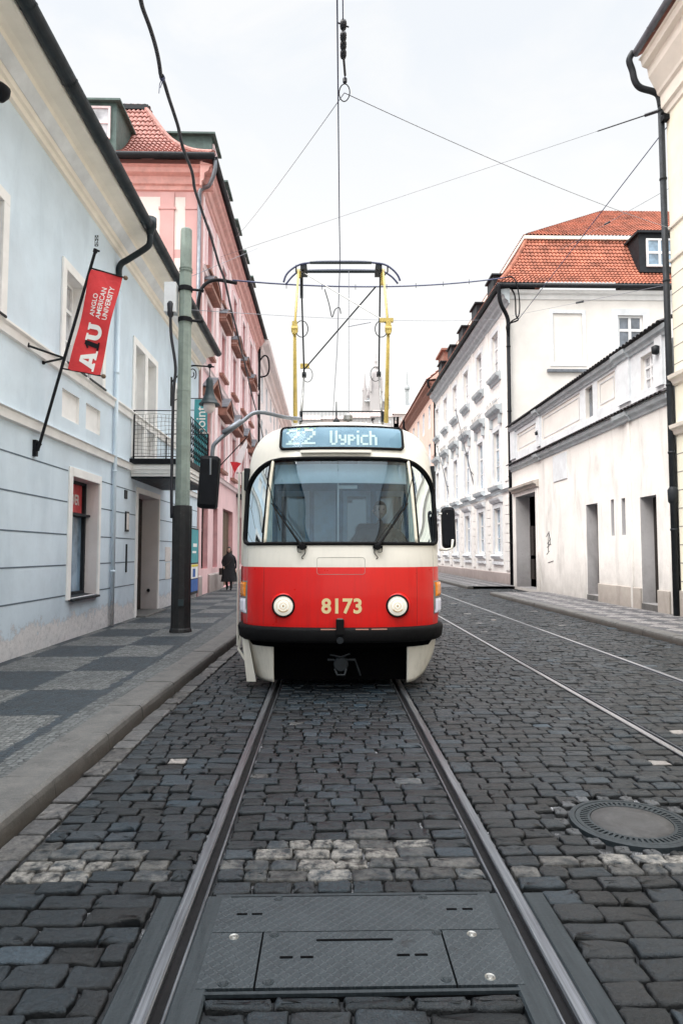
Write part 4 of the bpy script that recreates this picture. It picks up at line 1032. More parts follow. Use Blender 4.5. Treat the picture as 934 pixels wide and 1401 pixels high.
mb = MB(); mb.pbox(PR, slots[0][0], slots[0][1], 2.05, 3.08, .14, .17); mb.pbox(PR, slots[1][0], slots[1][1], 2.05, 3.06, .14, .17); mb.pbox(PR, slotu[0]+.12, slotu[1], slotu[2], slotu[3], .12, .2); W.put(mb, 'slot_window', 'window_glass')
window(W, PR, *wu, .15, 2, (.33, .66), 'window_frame_white', 'window_glass_pale', .05)
for h, m_, lab in ((d1, 'dark_wood', None), (d2, 'dark_wood', None), (d3, 'dark_wood', None)):
    D = .60 if h is d1 else .34
    mb = MB(); mb.pbox(PR, h[0], h[1], h[2], h[3], D, D+.05)
    n = 4 if h is d1 else 2
    for q in range(n):
        a = h[0]+(h[1]-h[0])*q/n; b = h[0]+(h[1]-h[0])*(q+1)/n
        for v0, v1 in ((.45, 1.3), (1.45, 2.7)): mb.pbox(PR, a+.07, b-.07, v0, v1, D-.03, D)
    dd = W.put(mb, 'door', m_, bevel=.006)
    mb = MB(); mb.tube([PR(h[0]+.12, 1.25, D-.08), PR(h[0]+.12, 1.25, D)], .018, 6); mb.tube([PR(h[0]+.12, 1.25, D-.08), PR(h[0]+.24, 1.25, D-.08)], .011, 6); W.put(mb, 'handle', 'light_steel', parent=dd)
mb = MB()
for h in (d2, d3): mb.box(XR-.04, XR+.45, h[0]-.0, h[1]+.0, .0, .275)
W.put(mb, 'door_step', 'kerb_granite', bevel=.012)
mb = MB(); mb.sweep(PR, [(0, 4.1), (.1, 4.12), (.12, 4.2), (.22, 4.25), (.24, 4.34), (0, 4.4)], 24.95, 28.4); W.put(mb, 'door_hood', 'yard_plinth')
mb = MB()
for a, b in ((d3[1]+.02, 17.3), (17.42, 19.53), (15.46, 16.0)): mb.pbox(PR, a, b, .0, .66, -.06, 0)
W.put(mb, 'plinth', 'yard_plinth', bevel=.02)
mb = MB(); mb.pbox(PR, 17.30, 17.42, 0, 5.2, -.05, 0); mb.pbox(PR, 25.0, 25.3, 0, 4.05, -.05, 0); W.put(mb, 'corner_strip', 'yard_wall_plaster', bevel=.01)
mb = MB(); mb.pbox(PR, 21.95, 23.3, 4.08, 5.0, -.03, 0); W.put(mb, 'plaque', 'pale_blue_grey', bevel=.01)
for z, nm in ((5.08, 0), (6.78, 1)):
    mb = MB()
    segs = [(y0, y1, 0)]+[(a, b, .06) for a, b in ((24.6, 25.1), (17.15, 17.95))]
    for a, b, e in segs: mb.sweep(PR, [(e, z), (.05+e, z+.02), (.07+e, z+.10), (.14+e, z+.14), (.17+e, z+.24), (0, z+.26)], a, b)
    W.put(mb, 'coping_moulding', 'grey_trim')
    mb = MB(); f = lambda s, t: ((XR-.24+t*.85, s, z+.25+t*.42), (-.4, 0, .9)); tiles(mb, f, y0, y1, .55 if nm == 0 else .75, .2, .26, amp=.05, lift=.03); W.put(mb, 'coping_tiles', 'dark_tile')
    if not nm: mb = MB(); mb.quad((XR+.2, y0, 5.5), (XR+.2, y1, 5.5), (XR+.0, y1, 5.6), (XR+.0, y0, 5.6))
mb = MB(); mb.lathe([(0, -.1), (.05, -.08), (.06, .02), (.0, .06)], (XR-.12, 24.8, 6.15), 8); mb.tube([(XR, 24.8, 6.25), (XR-.12, 24.8, 6.2)], .02, 6); mb.lathe([(0, -.12), (.09, -.08), (.1, .08), (.03, .12)], (XR-.12, 15.6, 6.5), 10); W.put(mb, 'wall_lamp', 'dark_metal', smooth=True)
# spray scrawl
mb = MB()
def scr(pts): mb.tube([PR(u, v, -.006) for u, v in pts], .012, 4)
scr([(24.2, 2.15), (23.95, 2.3), (23.75, 2.05), (24.1, 1.9), (23.7, 1.85)]); scr([(24.15, 1.75), (23.75, 1.9), (23.9, 2.35), (24.0, 1.6)]); scr([(23.9, 1.62), (24.2, 1.5)]); scr([(24.05, 1.2), (23.5, 1.27)])
W.put(mb, 'graffiti', 'cable_black')

# ---- white palace
CX = 8.38; PC = PX(CX, 1); CY0, CY1 = 29.6, 50.2; zc = 13.55
Cc = Child('white_palace', (CX, 30, 0), 'white palace with grey window hoods and orange tiled mansard roof right of the tram', 'building')
cb = [32.05+3.45*k for k in range(6)]; cw = 1.25; holes = []
crow = [(10.45, 12.45), (5.0, 7.55), (1.55, 3.75)]
for b in cb:
    for v0, v1 in crow: holes.append((b-cw/2, b+cw/2, v0, v1))
mb = MB(); mb.wall(PC, CY0, CY1, 0, zc, holes); Cc.put(mb, 'street_wall', 'palace_plaster')
PCG = PY(CY0); gwn = (13.45, 14.62, 10.3, 12.55); gbl = (10.42, 11.78, 10.3, 12.62)
mb = MB(); mb.wall(PCG, CX, 26, 0, zc, [gwn, gbl]); Cc.put(mb, 'gable_wall', 'white_gable_plaster')
mb = MB(); mb.quad((CX, CY1, 0), (26, CY1, 0), (26, CY1, zc), (CX, CY1, zc)); Cc.put(mb, 'rear_wall', 'palace_plaster')
mb = MB()
for h in holes: mb.reveal(PC, h, .2)
mb.reveal(PCG, gwn, .15); mb.reveal(PCG, gbl, .03); mb.pbox(PCG, *gbl, .03, .04); Cc.put(mb, 'window_reveal', 'white_gable_plaster')
for i, h in enumerate(holes): window(Cc, PC, *h, .16, 2, (.33, .66), 'window_frame_white', 'window_glass_blue' if i % 3 else 'window_glass_pale', .07)
window(Cc, PCG, *gwn, .12, 2, (.36, .70), 'window_frame_white', 'window_glass', .10)
mb = MB(); border(mb, PCG, *gwn, .30, .03); border(mb, PCG, *gbl, .16, .03); Cc.put(mb, 'window_surround', 'pale_blue_grey', bevel=.005)
mb = MB(); mb.pbox(PCG, 10.1, 12.1, 9.85, 9.98, -.12, 0); Cc.put(mb, 'window_sill', 'zinc')
for b in cb:
    mb = MB()
    for v0, v1 in crow: 
        mb.pbox(PC, b-cw/2-.22, b-cw/2, v0-.02, v1+.22, -.05, 0); mb.pbox(PC, b+cw/2, b+cw/2+.22, v0-.02, v1+.22, -.05, 0); mb.pbox(PC, b-cw/2, b+cw/2, v1, v1+.22, -.05, 0)
    Cc.put(mb, 'window_surround', 'pale_blue_grey')
    mb = MB(); mb.sweep(PC, [(0, 8.25), (.10, 8.27), (.14, 8.42), (.30, 8.48), (.36, 8.66), (0, 8.74)], b-1.08, b+1.08); mb.pbox(PC, b-.95, b-.72, 7.8, 8.25, -.14, 0); mb.pbox(PC, b+.72, b+.95, 7.8, 8.25, -.14, 0); Cc.put(mb, 'window_hood', 'grey_trim')
    mb = MB()
    for q in range(15): u = b-1.0+2.0*q/14; mb.tube([PC(u, 8.7, -.2), PC(u+random.uniform(-.06, .06), 9.0, -.28)], .007, 3)
    Cc.put(mb, 'pigeon_spikes', 'black_iron')
    for z0, w_ in ((10.2, .95), (4.72, .95)):
        mb = MB(); mb.sweep(PC, [(0, z0-.28), (.08, z0-.26), (.11, z0-.12), (.24, z0-.06), (.28, z0+.08), (0, z0+.14)], b-w_, b+w_); Cc.put(mb, 'window_sill', 'grey_trim')
    mb = MB(); border(mb, PC, b-.55, b+.55, 9.15, 9.75, .05, .02); mb.sweep(PC, [(0, 3.98), (.1, 4.0), (.2, 4.12), (.24, 4.22), (0, 4.28)], b-.95, b+.95); mb.sweep(PC, [(0, 1.25), (.12, 1.27), (.2, 1.4), (0, 1.5)], b-.9, b+.9); mb.sweep(PC, [(0, .98), (.1, 1.0), (.1, 1.12), (0, 1.14)], b-.9, b+.9); Cc.put(mb, 'window_apron', 'pale_blue_grey')
mb = MB()
for k in range(7):
    u = cb[0]-1.725+3.45*k; u0, u1 = max(u-.28, CY0+.003), min(u+.28, CY1-.003)
    z = .75
    while z < 4.1: mb.pbox(PC, u0, u1, z, z+.40, -.07, 0); z += .43
    mb.pbox(PC, u0, u1, 4.9, 13.0, -.04, 0)
Cc.put(mb, 'pilaster', 'palace_plaster', bevel=.012)
mb = MB(); mb.pbox(PC, CY0, CY1, 0, .62, -.10, 0); Cc.put(mb, 'plinth', 'palace_foot', bevel=.02)
mb = MB(); mb.sweep(PC, [(0, 4.42), (.1, 4.44), (.16, 4.54), (.0, 4.58)], CY0, CY1); Cc.put(mb, 'string_course', 'grey_trim')
prc = [(0, 13.0), (.05, 13.02), (.08, 13.15), (.22, 13.25), (.25, 13.4), (.42, 13.5), (.46, 13.66), (0, 13.72)]
mb = MB(); mb.sweep(PC, prc, CY0-.2, CY1); Cc.put(mb, 'cornice', 'grey_trim')
mb = MB(); mb.sweep(PCG, [(0, 13.25), (.05, 13.27), (.07, 13.45), (.18, 13.52), (.2, 13.66), (0, 13.7)], CX-.3, 26); Cc.put(mb, 'gable_cornice', 'white_trim')
gutter_run(Cc, 7.82, 13.80, CY0-.35, CY1, .11, 'dark_metal')
mb = MB(); mb.tube([(7.8, CY0-.3, 13.82), (26, CY0-.3, 13.82)], .11, 12); Cc.put(mb, 'gutter', 'dark_metal', smooth=True)
mb = MB(); mb.tube(smooth_path([(7.86, CY0-.32, 13.8), (7.86, CY0-.32, 13.3), (7.95, CY0-.3, 12.9), (8.2, CY0-.18, 12.5), (8.3, CY0-.14, 12.2), (8.3, CY0-.14, 11.8)], 4), .09, 10); mb.tube([(8.3, CY0-.14, 12.0), (8.3, CY0-.14, .12)], .085, 12)
for z in (2, 5, 8, 11): mb.lathe([(.085, -.03), (.105, -.02), (.105, .02), (.085, .03)], (8.3, CY0-.14, z), 10)
Cc.put(mb, 'downpipe', 'black_iron', smooth=True)
# roof
zE2 = 13.92; Ex, Ey = 7.86, CY0-.28; zf2 = pchip([0, .45, 1.0, 1.95], [0, .55, 1.35, 3.0])
def in2(t): return 1.95*(t/3.6)
def f1(s, t): i = in2(t); return (s, Ey+i, zE2+zf2(i)), (0, -.9, .45)
mb = MB(); tiles(mb, f1, Ex, 24, 3.6, .175, .245, xl=lambda t: Ex+in2(t), amp=.06, lift=.05); Cc.put(mb, 'roof', 'terracotta')
def f2(s, t): i = in2(t); return (Ex+i, s, zE2+zf2(i)), (-.9, 0, .45)
mb = MB(); tiles(mb, f2, Ey, CY1, 3.6, .175, .245, xl=lambda t: Ey+in2(t), amp=.06, lift=.05); Cc.put(mb, 'roof', 'terracotta_dark')
mb = MB(); mb.tube([(Ex+in2(t), Ey+in2(t), zE2+zf2(in2(t))+.06) for t in np.linspace(0, 3.6, 12)], .1, 7); Cc.put(mb, 'hip_tiles', 'terracotta')
xi, yi, zi = Ex+1.95, Ey+1.95, zE2+3.0
mb = MB(); mb.box(xi-.2, 24, yi-.2, yi+.1, zi-.02, zi+.14); mb.box(xi-.2, xi+.1, yi+.1, CY1, zi-.02, zi+.14); Cc.put(mb, 'roof_band', 'cream_plaster')
mb = MB()
f3 = lambda s, t: ((s, yi-.15+t*.81, zi+.14+t*.585), (0, -.58, .8)); tiles(mb, f3, xi-.15, 26, 8.4, .175, .245, xl=lambda t: xi-.15+t*.81, amp=.06, lift=.05)
f4 = lambda s, t: ((xi-.15+t*.81, s, zi+.14+t*.585), (-.58, 0, .8)); tiles(mb, f4, yi-.15, CY1, 8.4, .175, .245, xl=lambda t: yi-.15+t*.81, amp=.06, lift=.05); Cc.put(mb, 'upper_roof', 'terracotta')
mb = MB(); mb.quad((Ex, CY1, zE2), (xi, CY1, zi), (xi+6.6, CY1, zi+5), (26, CY1, zc)); Cc.put(mb, 'roof_end', 'palace_plaster')
# dormers: one on the gable slope, small ones on the street slope
mb = MB(); mb.box(14.62, 17.2, Ey+.45, Ey+3, 14.7, 16.55); mb.box(14.5, 17.3, Ey+.3, Ey+3, 16.55, 16.66); dm = Cc.put(mb, 'dormer', 'dark_metal')
mb = MB(); Pd = PY(Ey+.45); sash(mb, Pd, 14.95, 16.2, 14.95, 16.3, -.01, 2, (.5,), .09); Cc.put(mb, 'dormer_window', 'window_frame_white', parent=dm)
mb = MB(); mb.pbox(Pd, 14.97, 16.18, 14.97, 16.28, -.02, -.01); Cc.put(mb, 'dormer_pane', 'window_glass_blue', parent=dm)
for k in range(5):
    yy = 30.8+3.6*k; mb = MB(); mb.box(8.0, 10, yy, yy+1.2, 13.95, 14.9); mb.box(7.9, 10, yy-.1, yy+1.3, 14.9, 14.98); Cc.put(mb, 'dormer', 'dark_metal')
# flag staffs on the facade
for (b0, t0, Yv) in (((648, 665), (623, 561), 37.2), ((614, 678), (598, 611), 45.)):
    Fs = Child('flag_staff', at(*b0, Yv), 'slanting bare flag staff on the white palace front, '+('nearer the yard wall' if Yv < 40 else 'nearer the tram'), 'flag staff', 'bare flag staffs on the palace')
    mb = MB(); a = Vector(at(*b0, Yv)); b = Vector(at(*t0, Yv)); mb.tube([a, b], [.032, .02], 8); Fs.put(mb, 'staff', 'zinc')
    mb = MB(); mb.lathe([(0, -.08), (.07, 0), (0, .08)], b, 8); Fs.put(mb, 'finial', 'light_steel')
    mb = MB(); mb.tube([a, (CX, a.y, a.z-.1)], .03, 6); mb.tube([a+(b-a)*.2, (CX, a.y, a.z+.6)], .02, 6); Fs.put(mb, 'wall_bracket', 'black_iron')

# ---- apricot terrace beyond
D_ = Child('apricot_building', (8.3, 55, 0), 'apricot terrace house with a tiled roof beyond the white palace', 'building')
P = PX(8.45, 1); hl = [(53+3.3*k, 54.2+3.3*k, v, v+1.9) for k in range(9) for v in (1.3, 5, 8.6, 11.8)]
mb = MB(); mb.wall(P, 50.3, 84, 0, 14.9, hl); mb.quad((8.45, 50.3, 0), (20, 50.3, 0), (20, 50.3, 14.9), (8.45, 50.3, 14.9)); mb.quad((8.45, 84, 0), (20, 84, 0), (20, 84, 14.9), (8.45, 84, 14.9)); D_.put(mb, 'wall', 'apricot_plaster')
mb = MB()
for h in hl: mb.reveal(P, h, .2)
D_.put(mb, 'window_reveal', 'pale_blue_grey')
for h in hl: window(D_, P, *h, .18, 2, (.6,), 'window_frame_white', 'window_glass_pale', .08)
mb = MB(); mb.sweep(P, [(0, 14.2), (.1, 14.3), (.3, 14.5), (.35, 14.7), (.6, 14.8), (.62, 15), (0, 15.1)], 50.3, 84); D_.put(mb, 'cornice', 'pink_brown_trim')
mb = MB(); f = lambda s, t: ((7.8+t*.75, s, 15.0+t*.62), (-.6, 0, .75)); tiles(mb, f, 50.3, 84, 7, .5, .5, amp=.08, lift=.06, ns=4); D_.put(mb, 'roof', 'terracotta_dark')
mb = MB(); mb.quad((7.8, 50.3, 14.9), (13.1, 50.3, 19.4), (20, 50.3, 14.9), (13, 50.3, 14.9)); D_.put(mb, 'roof_end', 'apricot_plaster')
mb = MB(); mb.tube(smooth_path([(7.85, 50.2, 15), (7.85, 50.2, 14.5), (8.25, 50.2, 14.0), (8.33, 50.2, 13.4), (8.33, 50.2, 12)], 4), .09, 8); mb.tube([(8.33, 50.2, 12.5), (8.33, 50.2, .2)], .08, 8)
mb.tube(smooth_path([(7.8, 66, 15), (7.8, 66, 14.2), (8.2, 66, 13.6), (8.3, 66, 12.5)], 4), .1, 8); D_.put(mb, 'downpipe', 'black_iron')
mb = MB(); mb.box(9.3, 10.6, 51.5, 54, 15.8, 17.7); mb.box(9.1, 10.8, 51.3, 54.2, 17.7, 17.85); D_.put(mb, 'dormer', 'pink_brown_trim')

# ---- hill town and cathedral in the haze
def hz(px, py, Y): return at(px, py, Y)
K = Child('cathedral', (30, 400, 60), 'hazy gothic cathedral with slender spires above the roofs far behind the tram', 'cathedral')
def spire(mb, x, y, z0, z1, z2, w, pins=True):
    mb.box(x-w/2, x+w/2, y-w/2, y+w/2, z0, z1)
    for k in range(4): 
        sx, sy = (-1, 1, 1, -1)[k], (-1, -1, 1, 1)[k]
        if pins: mb.add([(x+sx*w/2-w*.1, y+sy*w/2-w*.1, z1), (x+sx*w/2+w*.1, y+sy*w/2-w*.1, z1), (x+sx*w/2+w*.1, y+sy*w/2+w*.1, z1), (x+sx*w/2-w*.1, y+sy*w/2+w*.1, z1), (x+sx*w/2, y+sy*w/2, z1+w*.9)], [(0, 1, 4), (1, 2, 4), (2, 3, 4), (3, 0, 4)])
    r = w*.42; base = [(x+r*math.cos(PI/8+PI/4*k), y+r*math.sin(PI/8+PI/4*k), z1) for k in range(8)]; mb.add(base+[(x, y, z2)], [(k, (k+1) % 8, 8) for k in range(8)])
def zz(py, Y=400): return hz(500, py, Y)[2]
def xx(px, Y=400): return hz(px, 540, Y)[0]
mb = MB(); x = xx(514); w = 6.2
mb.box(x-w*.62, x+w*.62, 396, 404, 40, zz(534)); mb.box(x-w*.5, x+w*.5, 396.5, 403.5, zz(534), zz(518)); mb.box(x-w*.34, x+w*.34, 397.5, 402.5, zz(518), zz(512))
mb.lathe([(w*.36, zz(512)), (w*.34, zz(509)), (w*.20, zz(506)), (w*.20, zz(503)), (w*.26, zz(502)), (w*.14, zz(499)), (w*.12, zz(496)), (w*.16, zz(495)), (w*.05, zz(490)), (0, zz(482))], (x, 400, 0), 10)
for sx in (-1, 1): spire(mb, x+sx*w*.56, 395.6, zz(538), zz(524), zz(511), 1.1, False); spire(mb, x+sx*w*.40, 396.2, zz(520), zz(514), zz(505), .8, False)
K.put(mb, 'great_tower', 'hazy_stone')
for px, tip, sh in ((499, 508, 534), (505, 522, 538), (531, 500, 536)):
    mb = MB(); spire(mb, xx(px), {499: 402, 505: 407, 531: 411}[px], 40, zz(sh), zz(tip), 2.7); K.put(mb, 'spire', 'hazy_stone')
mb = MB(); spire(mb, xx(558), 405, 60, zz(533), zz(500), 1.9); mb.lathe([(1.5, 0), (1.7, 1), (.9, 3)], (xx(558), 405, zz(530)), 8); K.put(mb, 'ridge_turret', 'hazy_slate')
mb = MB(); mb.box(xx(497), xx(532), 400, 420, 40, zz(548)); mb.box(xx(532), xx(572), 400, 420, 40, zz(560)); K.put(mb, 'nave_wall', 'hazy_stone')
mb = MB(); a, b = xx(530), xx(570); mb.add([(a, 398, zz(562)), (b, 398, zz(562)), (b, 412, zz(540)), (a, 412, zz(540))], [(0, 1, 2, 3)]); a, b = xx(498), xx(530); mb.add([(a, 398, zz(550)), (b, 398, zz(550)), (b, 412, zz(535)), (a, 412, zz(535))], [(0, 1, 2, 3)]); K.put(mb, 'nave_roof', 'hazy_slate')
hs = [(475, 512, 572, 563, 'white'), (508, 545, 570, 560, 'white'), (538, 572, 566, 555, 'rose'), (395, 440, 575, 567, 'white'), (440, 478, 574, 568, 'rose')]
labs = ['hazy pale house with rose roof just right of the tram antenna', 'hazy pale house below the great cathedral tower', 'hazy rose house below the cathedral roof, nearest the apricot house', 'hazy pale house below the left pantograph foot', 'hazy rose house below the middle of the pantograph']
for (a, b, ey, ry, kd), lab in zip(hs, labs):
    Y = 250; x0, x1 = xx(a, Y), xx(b, Y); z0, z1 = zz(ey, Y), zz(ry, Y)
    Hh = Child('distant_house', ((x0+x1)/2, Y, 30), lab, 'house')
    P = PY(Y); hl = [(x0+(x1-x0)*(k+.3)/5, x0+(x1-x0)*(k+.6)/5, z0-2.6, z0-1.2) for k in range(5)]
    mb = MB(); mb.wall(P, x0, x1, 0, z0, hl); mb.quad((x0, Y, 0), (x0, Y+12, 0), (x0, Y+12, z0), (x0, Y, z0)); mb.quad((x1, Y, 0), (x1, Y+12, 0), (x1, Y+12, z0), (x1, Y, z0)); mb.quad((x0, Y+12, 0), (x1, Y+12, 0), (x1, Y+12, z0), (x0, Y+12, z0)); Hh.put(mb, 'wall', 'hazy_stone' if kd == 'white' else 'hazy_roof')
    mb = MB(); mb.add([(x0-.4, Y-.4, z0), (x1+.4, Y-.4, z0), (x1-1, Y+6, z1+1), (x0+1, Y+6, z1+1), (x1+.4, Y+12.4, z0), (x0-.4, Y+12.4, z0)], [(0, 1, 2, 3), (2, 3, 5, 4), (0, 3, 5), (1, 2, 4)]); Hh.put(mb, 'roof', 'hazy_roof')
    mb = MB()
    for h in hl: mb.pbox(P, *h, .15, .2)
    Hh.put(mb, 'window', 'pale_blue_grey')
g = MB(); gx = np.linspace(-220, 260, 49); gy = [105, 125, 145, 165, 185, 205, 225, 243, 300, 420, 700]; gz = [-.3, 4, 11, 19, 27, 34, 40, 43, 43, 48, 52]
g.add([(x, y_, z+(random.uniform(-1.2, 1.2) if 110 < y_ < 240 else 0)) for y_, z in zip(gy, gz) for x in gx], [(j*49+i, j*49+i+1, (j+1)*49+i+1, (j+1)*49+i) for j in range(10) for i in range(48)])
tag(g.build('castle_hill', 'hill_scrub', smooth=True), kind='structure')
# ================================================================== TRAM (local: x across, y backwards, z up)
T = empty('tram', (.158, 7.40, 0), -math.radians(.8))
tag(T, 'red and cream tram with a route display and round headlamps coming up the cobbled street', 'tram')
dF = pchip([.05, .45, .7, 1.0, 1.41, 1.67, 2.0, 2.4, 2.69, 2.85, 3.0, 3.1, 3.17, 3.21, 3.24, 3.255], [.10, .05, .0, .0, .02, .07, .16, .27, .37, .43, .49, .55, .66, .80, 1.15, 1.9])
wF = pchip([.05, .45, .7, 1.0, 1.67, 2.2, 2.62, 2.8, 2.92, 3.02, 3.10, 3.16, 3.21, 3.24, 3.255], [1.02, 1.13, 1.175, 1.19, 1.19, 1.185, 1.165, 1.14, 1.10, 1.04, .95, .82, .60, .33, .03])
AD, NE = .72, 2.5
def S(q, z, off=0.):
    """front surface; q = x / half width"""
    q = max(-.9999, min(.9999, q)); w = wF(z); a = AD
    y = dF(z)+a*(1-(1-abs(q)**NE)**(1/NE)); x = w*q
    if off:
        e = 1e-3
        dx = Vector((wF(z)*e*2, (AD*(1-(1-min(.9999, abs(q+e))**NE)**(1/NE)))-(AD*(1-(1-min(.9999, abs(q-e))**NE)**(1/NE))), 0))
        z2 = z+.004; z1 = z-.004
        A_ = Vector((wF(z2)*q, dF(z2), z2)); B_ = Vector((wF(z1)*q, dF(z1), z1)); n = dx.cross(A_-B_)
        if n.y > 0: n = -n
        n.normalize(); return (x+n.x*off, y+n.y*off, z+n.z*off)
    return (x, y, z)
def SX(x, z, off=0.): return S(x/wF(z), z, off)
# windscreen opening in (q,z)
WZ0, WZ1 = 1.672, 2.69
def wx(z, in_=0.):
    """half extent (q) of the windscreen opening at height z"""
    h = .974-in_
    if z < WZ0+.07: t = (WZ0+.07-z)/.07; return h-.045*(1-math.sqrt(max(0, 1-t*t)))
    r = .42
    if z > WZ1-r: t = min(1, (z-(WZ1-r))/r); return h-.36*(1-math.sqrt(max(0, 1-t*t)))
    return h
body = MB()
zs = [.50, .61]+list(np.linspace(.70, 1.405, 8)) + [1.47, 1.56, 1.63]+list(np.arange(1.66, 2.71, .012))+list(np.linspace(2.73, 3.18, 22))+[3.20, 3.215, 3.225, 3.235, 3.243, 3.25, 3.255]
th = np.linspace(-PI/2, PI/2, 181)
TL = 13.6
def side_pts(z, sg):
    w = wF(z); out = []
    for k, yy in enumerate((TL, 8, 4, 2.2, 1.5)):
        wid = w+(.055 if yy >= 2.2 else .03)*(1 if z < 3.0 else .4); out.append((sg*wid, yy+0*dF(z), z))
    return out
def ring(z):
    pts = side_pts(z, -1)
    for t in th:
        s, c = math.sin(t), math.cos(t); q = math.copysign(abs(s)**(2/NE), s); yy = dF(z)+AD*(1-abs(c)**(2/NE)); pts.append((wF(z)*q, yy, z))
    return pts+side_pts(z, 1)[::-1]
R = [ring(z) for z in zs]; nr = len(R[0]); V0 = len(body.v)
body.v = [p for r in R for p in r]
for i in range(len(zs)-1):
    zc_ = (zs[i]+zs[i+1])/2
    for k in range(nr-1):
        if 5 <= k < nr-6:
            tt = (th[k-5]+th[k-4])/2; q = abs(math.sin(tt))**(2/NE)
            if WZ0 < zc_ < WZ1 and q < wx(zc_): continue
        # side windows
        if k < 5 or k >= nr-6:
            yc = (R[i][k][1]+R[i][k+1][1])/2
        body.f.append((i*nr+k, i*nr+k+1, (i+1)*nr+k+1, (i+1)*nr+k)); body.mi.append(2 if zc_ < .61 else 0 if zc_ < 1.405 else 1)
body.f.append(tuple(range(nr))); body.mi.append(2)
# rear wall
for i in range(len(zs)-1): body.f.append((i*nr, (i+1)*nr, (i+1)*nr+nr-1, i*nr+nr-1)); body.mi.append(0 if zs[i] < 1.4 else 1)
body.build('body', ['tram_red', 'tram_cream', 'black_void'], T, smooth=True)
# rubber seal of the windscreen
def outline(in_=0., n=60):
    pts = []
    for k in range(n+1): z = WZ0+(WZ1-WZ0)*k/n; pts.append((wx(z, in_), z))
    top = [(q, WZ1) for q in np.linspace(wx(WZ1, in_), -wx(WZ1, in_), 40)][1:-1]
    left = [(-q, z) for q, z in pts[::-1]]
    bot = [(q, WZ0) for q in np.linspace(-wx(WZ0, in_), wx(WZ0, in_), 60)][1:]
    return pts+top+left+bot
ol = outline(.004)
mb = MB(); n = len(ol)
for off, wd in ((.010, .030),):
    ring_i = [S(q*.992, z if True else z, off) for q, z in ol]
mb.tube([S(q, z, .004) for q, z in ol], .021, 8, caps=False); mb.build('windscreen_seal', 'rubber', T, smooth=True)
# glass: three panes split by two posts
def pane(name, qa, qb, mat, off=-.012, nq=26, nz=30):
    mb = MB(); vs = []
    for j in range(nz+1):
        z = WZ0+(WZ1-WZ0)*j/nz; a = max(qa(z), -wx(z)); b = min(qb(z), wx(z))
        for i in range(nq+1): q = a+(b-a)*i/nq; vs.append(S(q, z, off))
    mb.add(vs, [(j*(nq+1)+i, j*(nq+1)+i+1, (j+1)*(nq+1)+i+1, (j+1)*(nq+1)+i) for j in range(nz) for i in range(nq)])
    return mb.build(name, mat, T, smooth=True)
pq = lambda z: (.855-.018*(z-WZ0))*1.18/wF(z)*.985-.012
pq2 = lambda z: .715+.012*(z-2.1)
POST = lambda z: .735-.035*(z-WZ0)
pane('windscreen', lambda z: -POST(z), lambda z: POST(z), 'windscreen_glass')
pane('corner_window', lambda z: -1, lambda z: -POST(z), 'windscreen_glass'); pane('corner_window', lambda z: POST(z), lambda z: 1, 'windscreen_glass')
for sg in (-1, 1):
    mb = MB(); pts = [S(sg*POST(z), z, .004) for z in np.linspace(WZ0+.005, WZ1-.01, 18)]; mb.tube(pts, .019, 8); mb.build('window_post', 'curtain_cream', T, smooth=True)
    mb = MB(); mb.tube([S(sg*(POST(z)+.030), z, -.002) for z in np.linspace(WZ0+.005, WZ1-.02, 18)], .010, 6); mb.build('post_seal', 'rubber', T, smooth=True)
# drip rail above the windscreen
mb = MB(); vs = []
for x in np.linspace(-.47, .36, 16): 
    for (dz, of) in ((0, .0), (-.005, .05), (.022, .055), (.03, 0)): vs.append(SX(x, 2.745+dz, of))
mb.add(vs, [(i*4+k, (i+1)*4+k, (i+1)*4+(k+1) % 4, i*4+(k+1) % 4) for i in range(15) for k in range(4)]); mb.build('drip_rail', 'tram_cream', T)
# patch on the skin, rows in z with rounded corners
def patch(name, x0, x1, z0, z1, r, off, mat, parent=T, nx=24, nz=16, slant=0):
    mb = MB(); vs = []
    zz_ = [z0+r*(1-math.cos(PI/2*k/5)) for k in range(6)]+list(np.linspace(z0+r, z1-r, nz))[1:-1]+[z1-r*(1-math.cos(PI/2*k/5)) for k in range(5, -1, -1)] if r > 0 else list(np.linspace(z0, z1, nz))
    for z in zz_:
        ins = 0
        if r > 0 and z < z0+r: t = (z0+r-z)/r; ins = r*(1-math.sqrt(max(0, 1-t*t)))
        if r > 0 and z > z1-r: t = (z-(z1-r))/r; ins = r*(1-math.sqrt(max(0, 1-t*t)))
        a, b = x0+ins, x1-ins
        for i in range(nx+1): vs.append(SX(a+(b-a)*i/nx, z, off))
    m_ = nx+1; mb.add(vs, [(j*m_+i, j*m_+i+1, (j+1)*m_+i+1, (j+1)*m_+i) for j in range(len(zz_)-1) for i in range(nx)])
    k = len(vs)
    return mb.build(name, mat, parent, smooth=True)
def rim(name, x0, x1, z0, z1, r, rad, off, mat, parent=T):
    pts = []; q = lambda cx, cz, a0: [(cx+r*math.cos(a0+PI/2*k/5), cz+r*math.sin(a0+PI/2*k/5)) for k in range(6)]
    L = q(x1-r, z1-r, 0)+[(x, z1) for x in np.linspace(x1-r, x0+r, 14)][1:-1]+q(x0+r, z1-r, PI/2)+q(x0+r, z0+r, PI)+[(x, z0) for x in np.linspace(x0+r, x1-r, 14)][1:-1]+q(x1-r, z0+r, 3*PI/2); L.append(L[0])
    mb = MB(); mb.tube([SX(x, z, off) for x, z in L], rad, 6, caps=False); return mb.build(name, mat, parent, smooth=True)
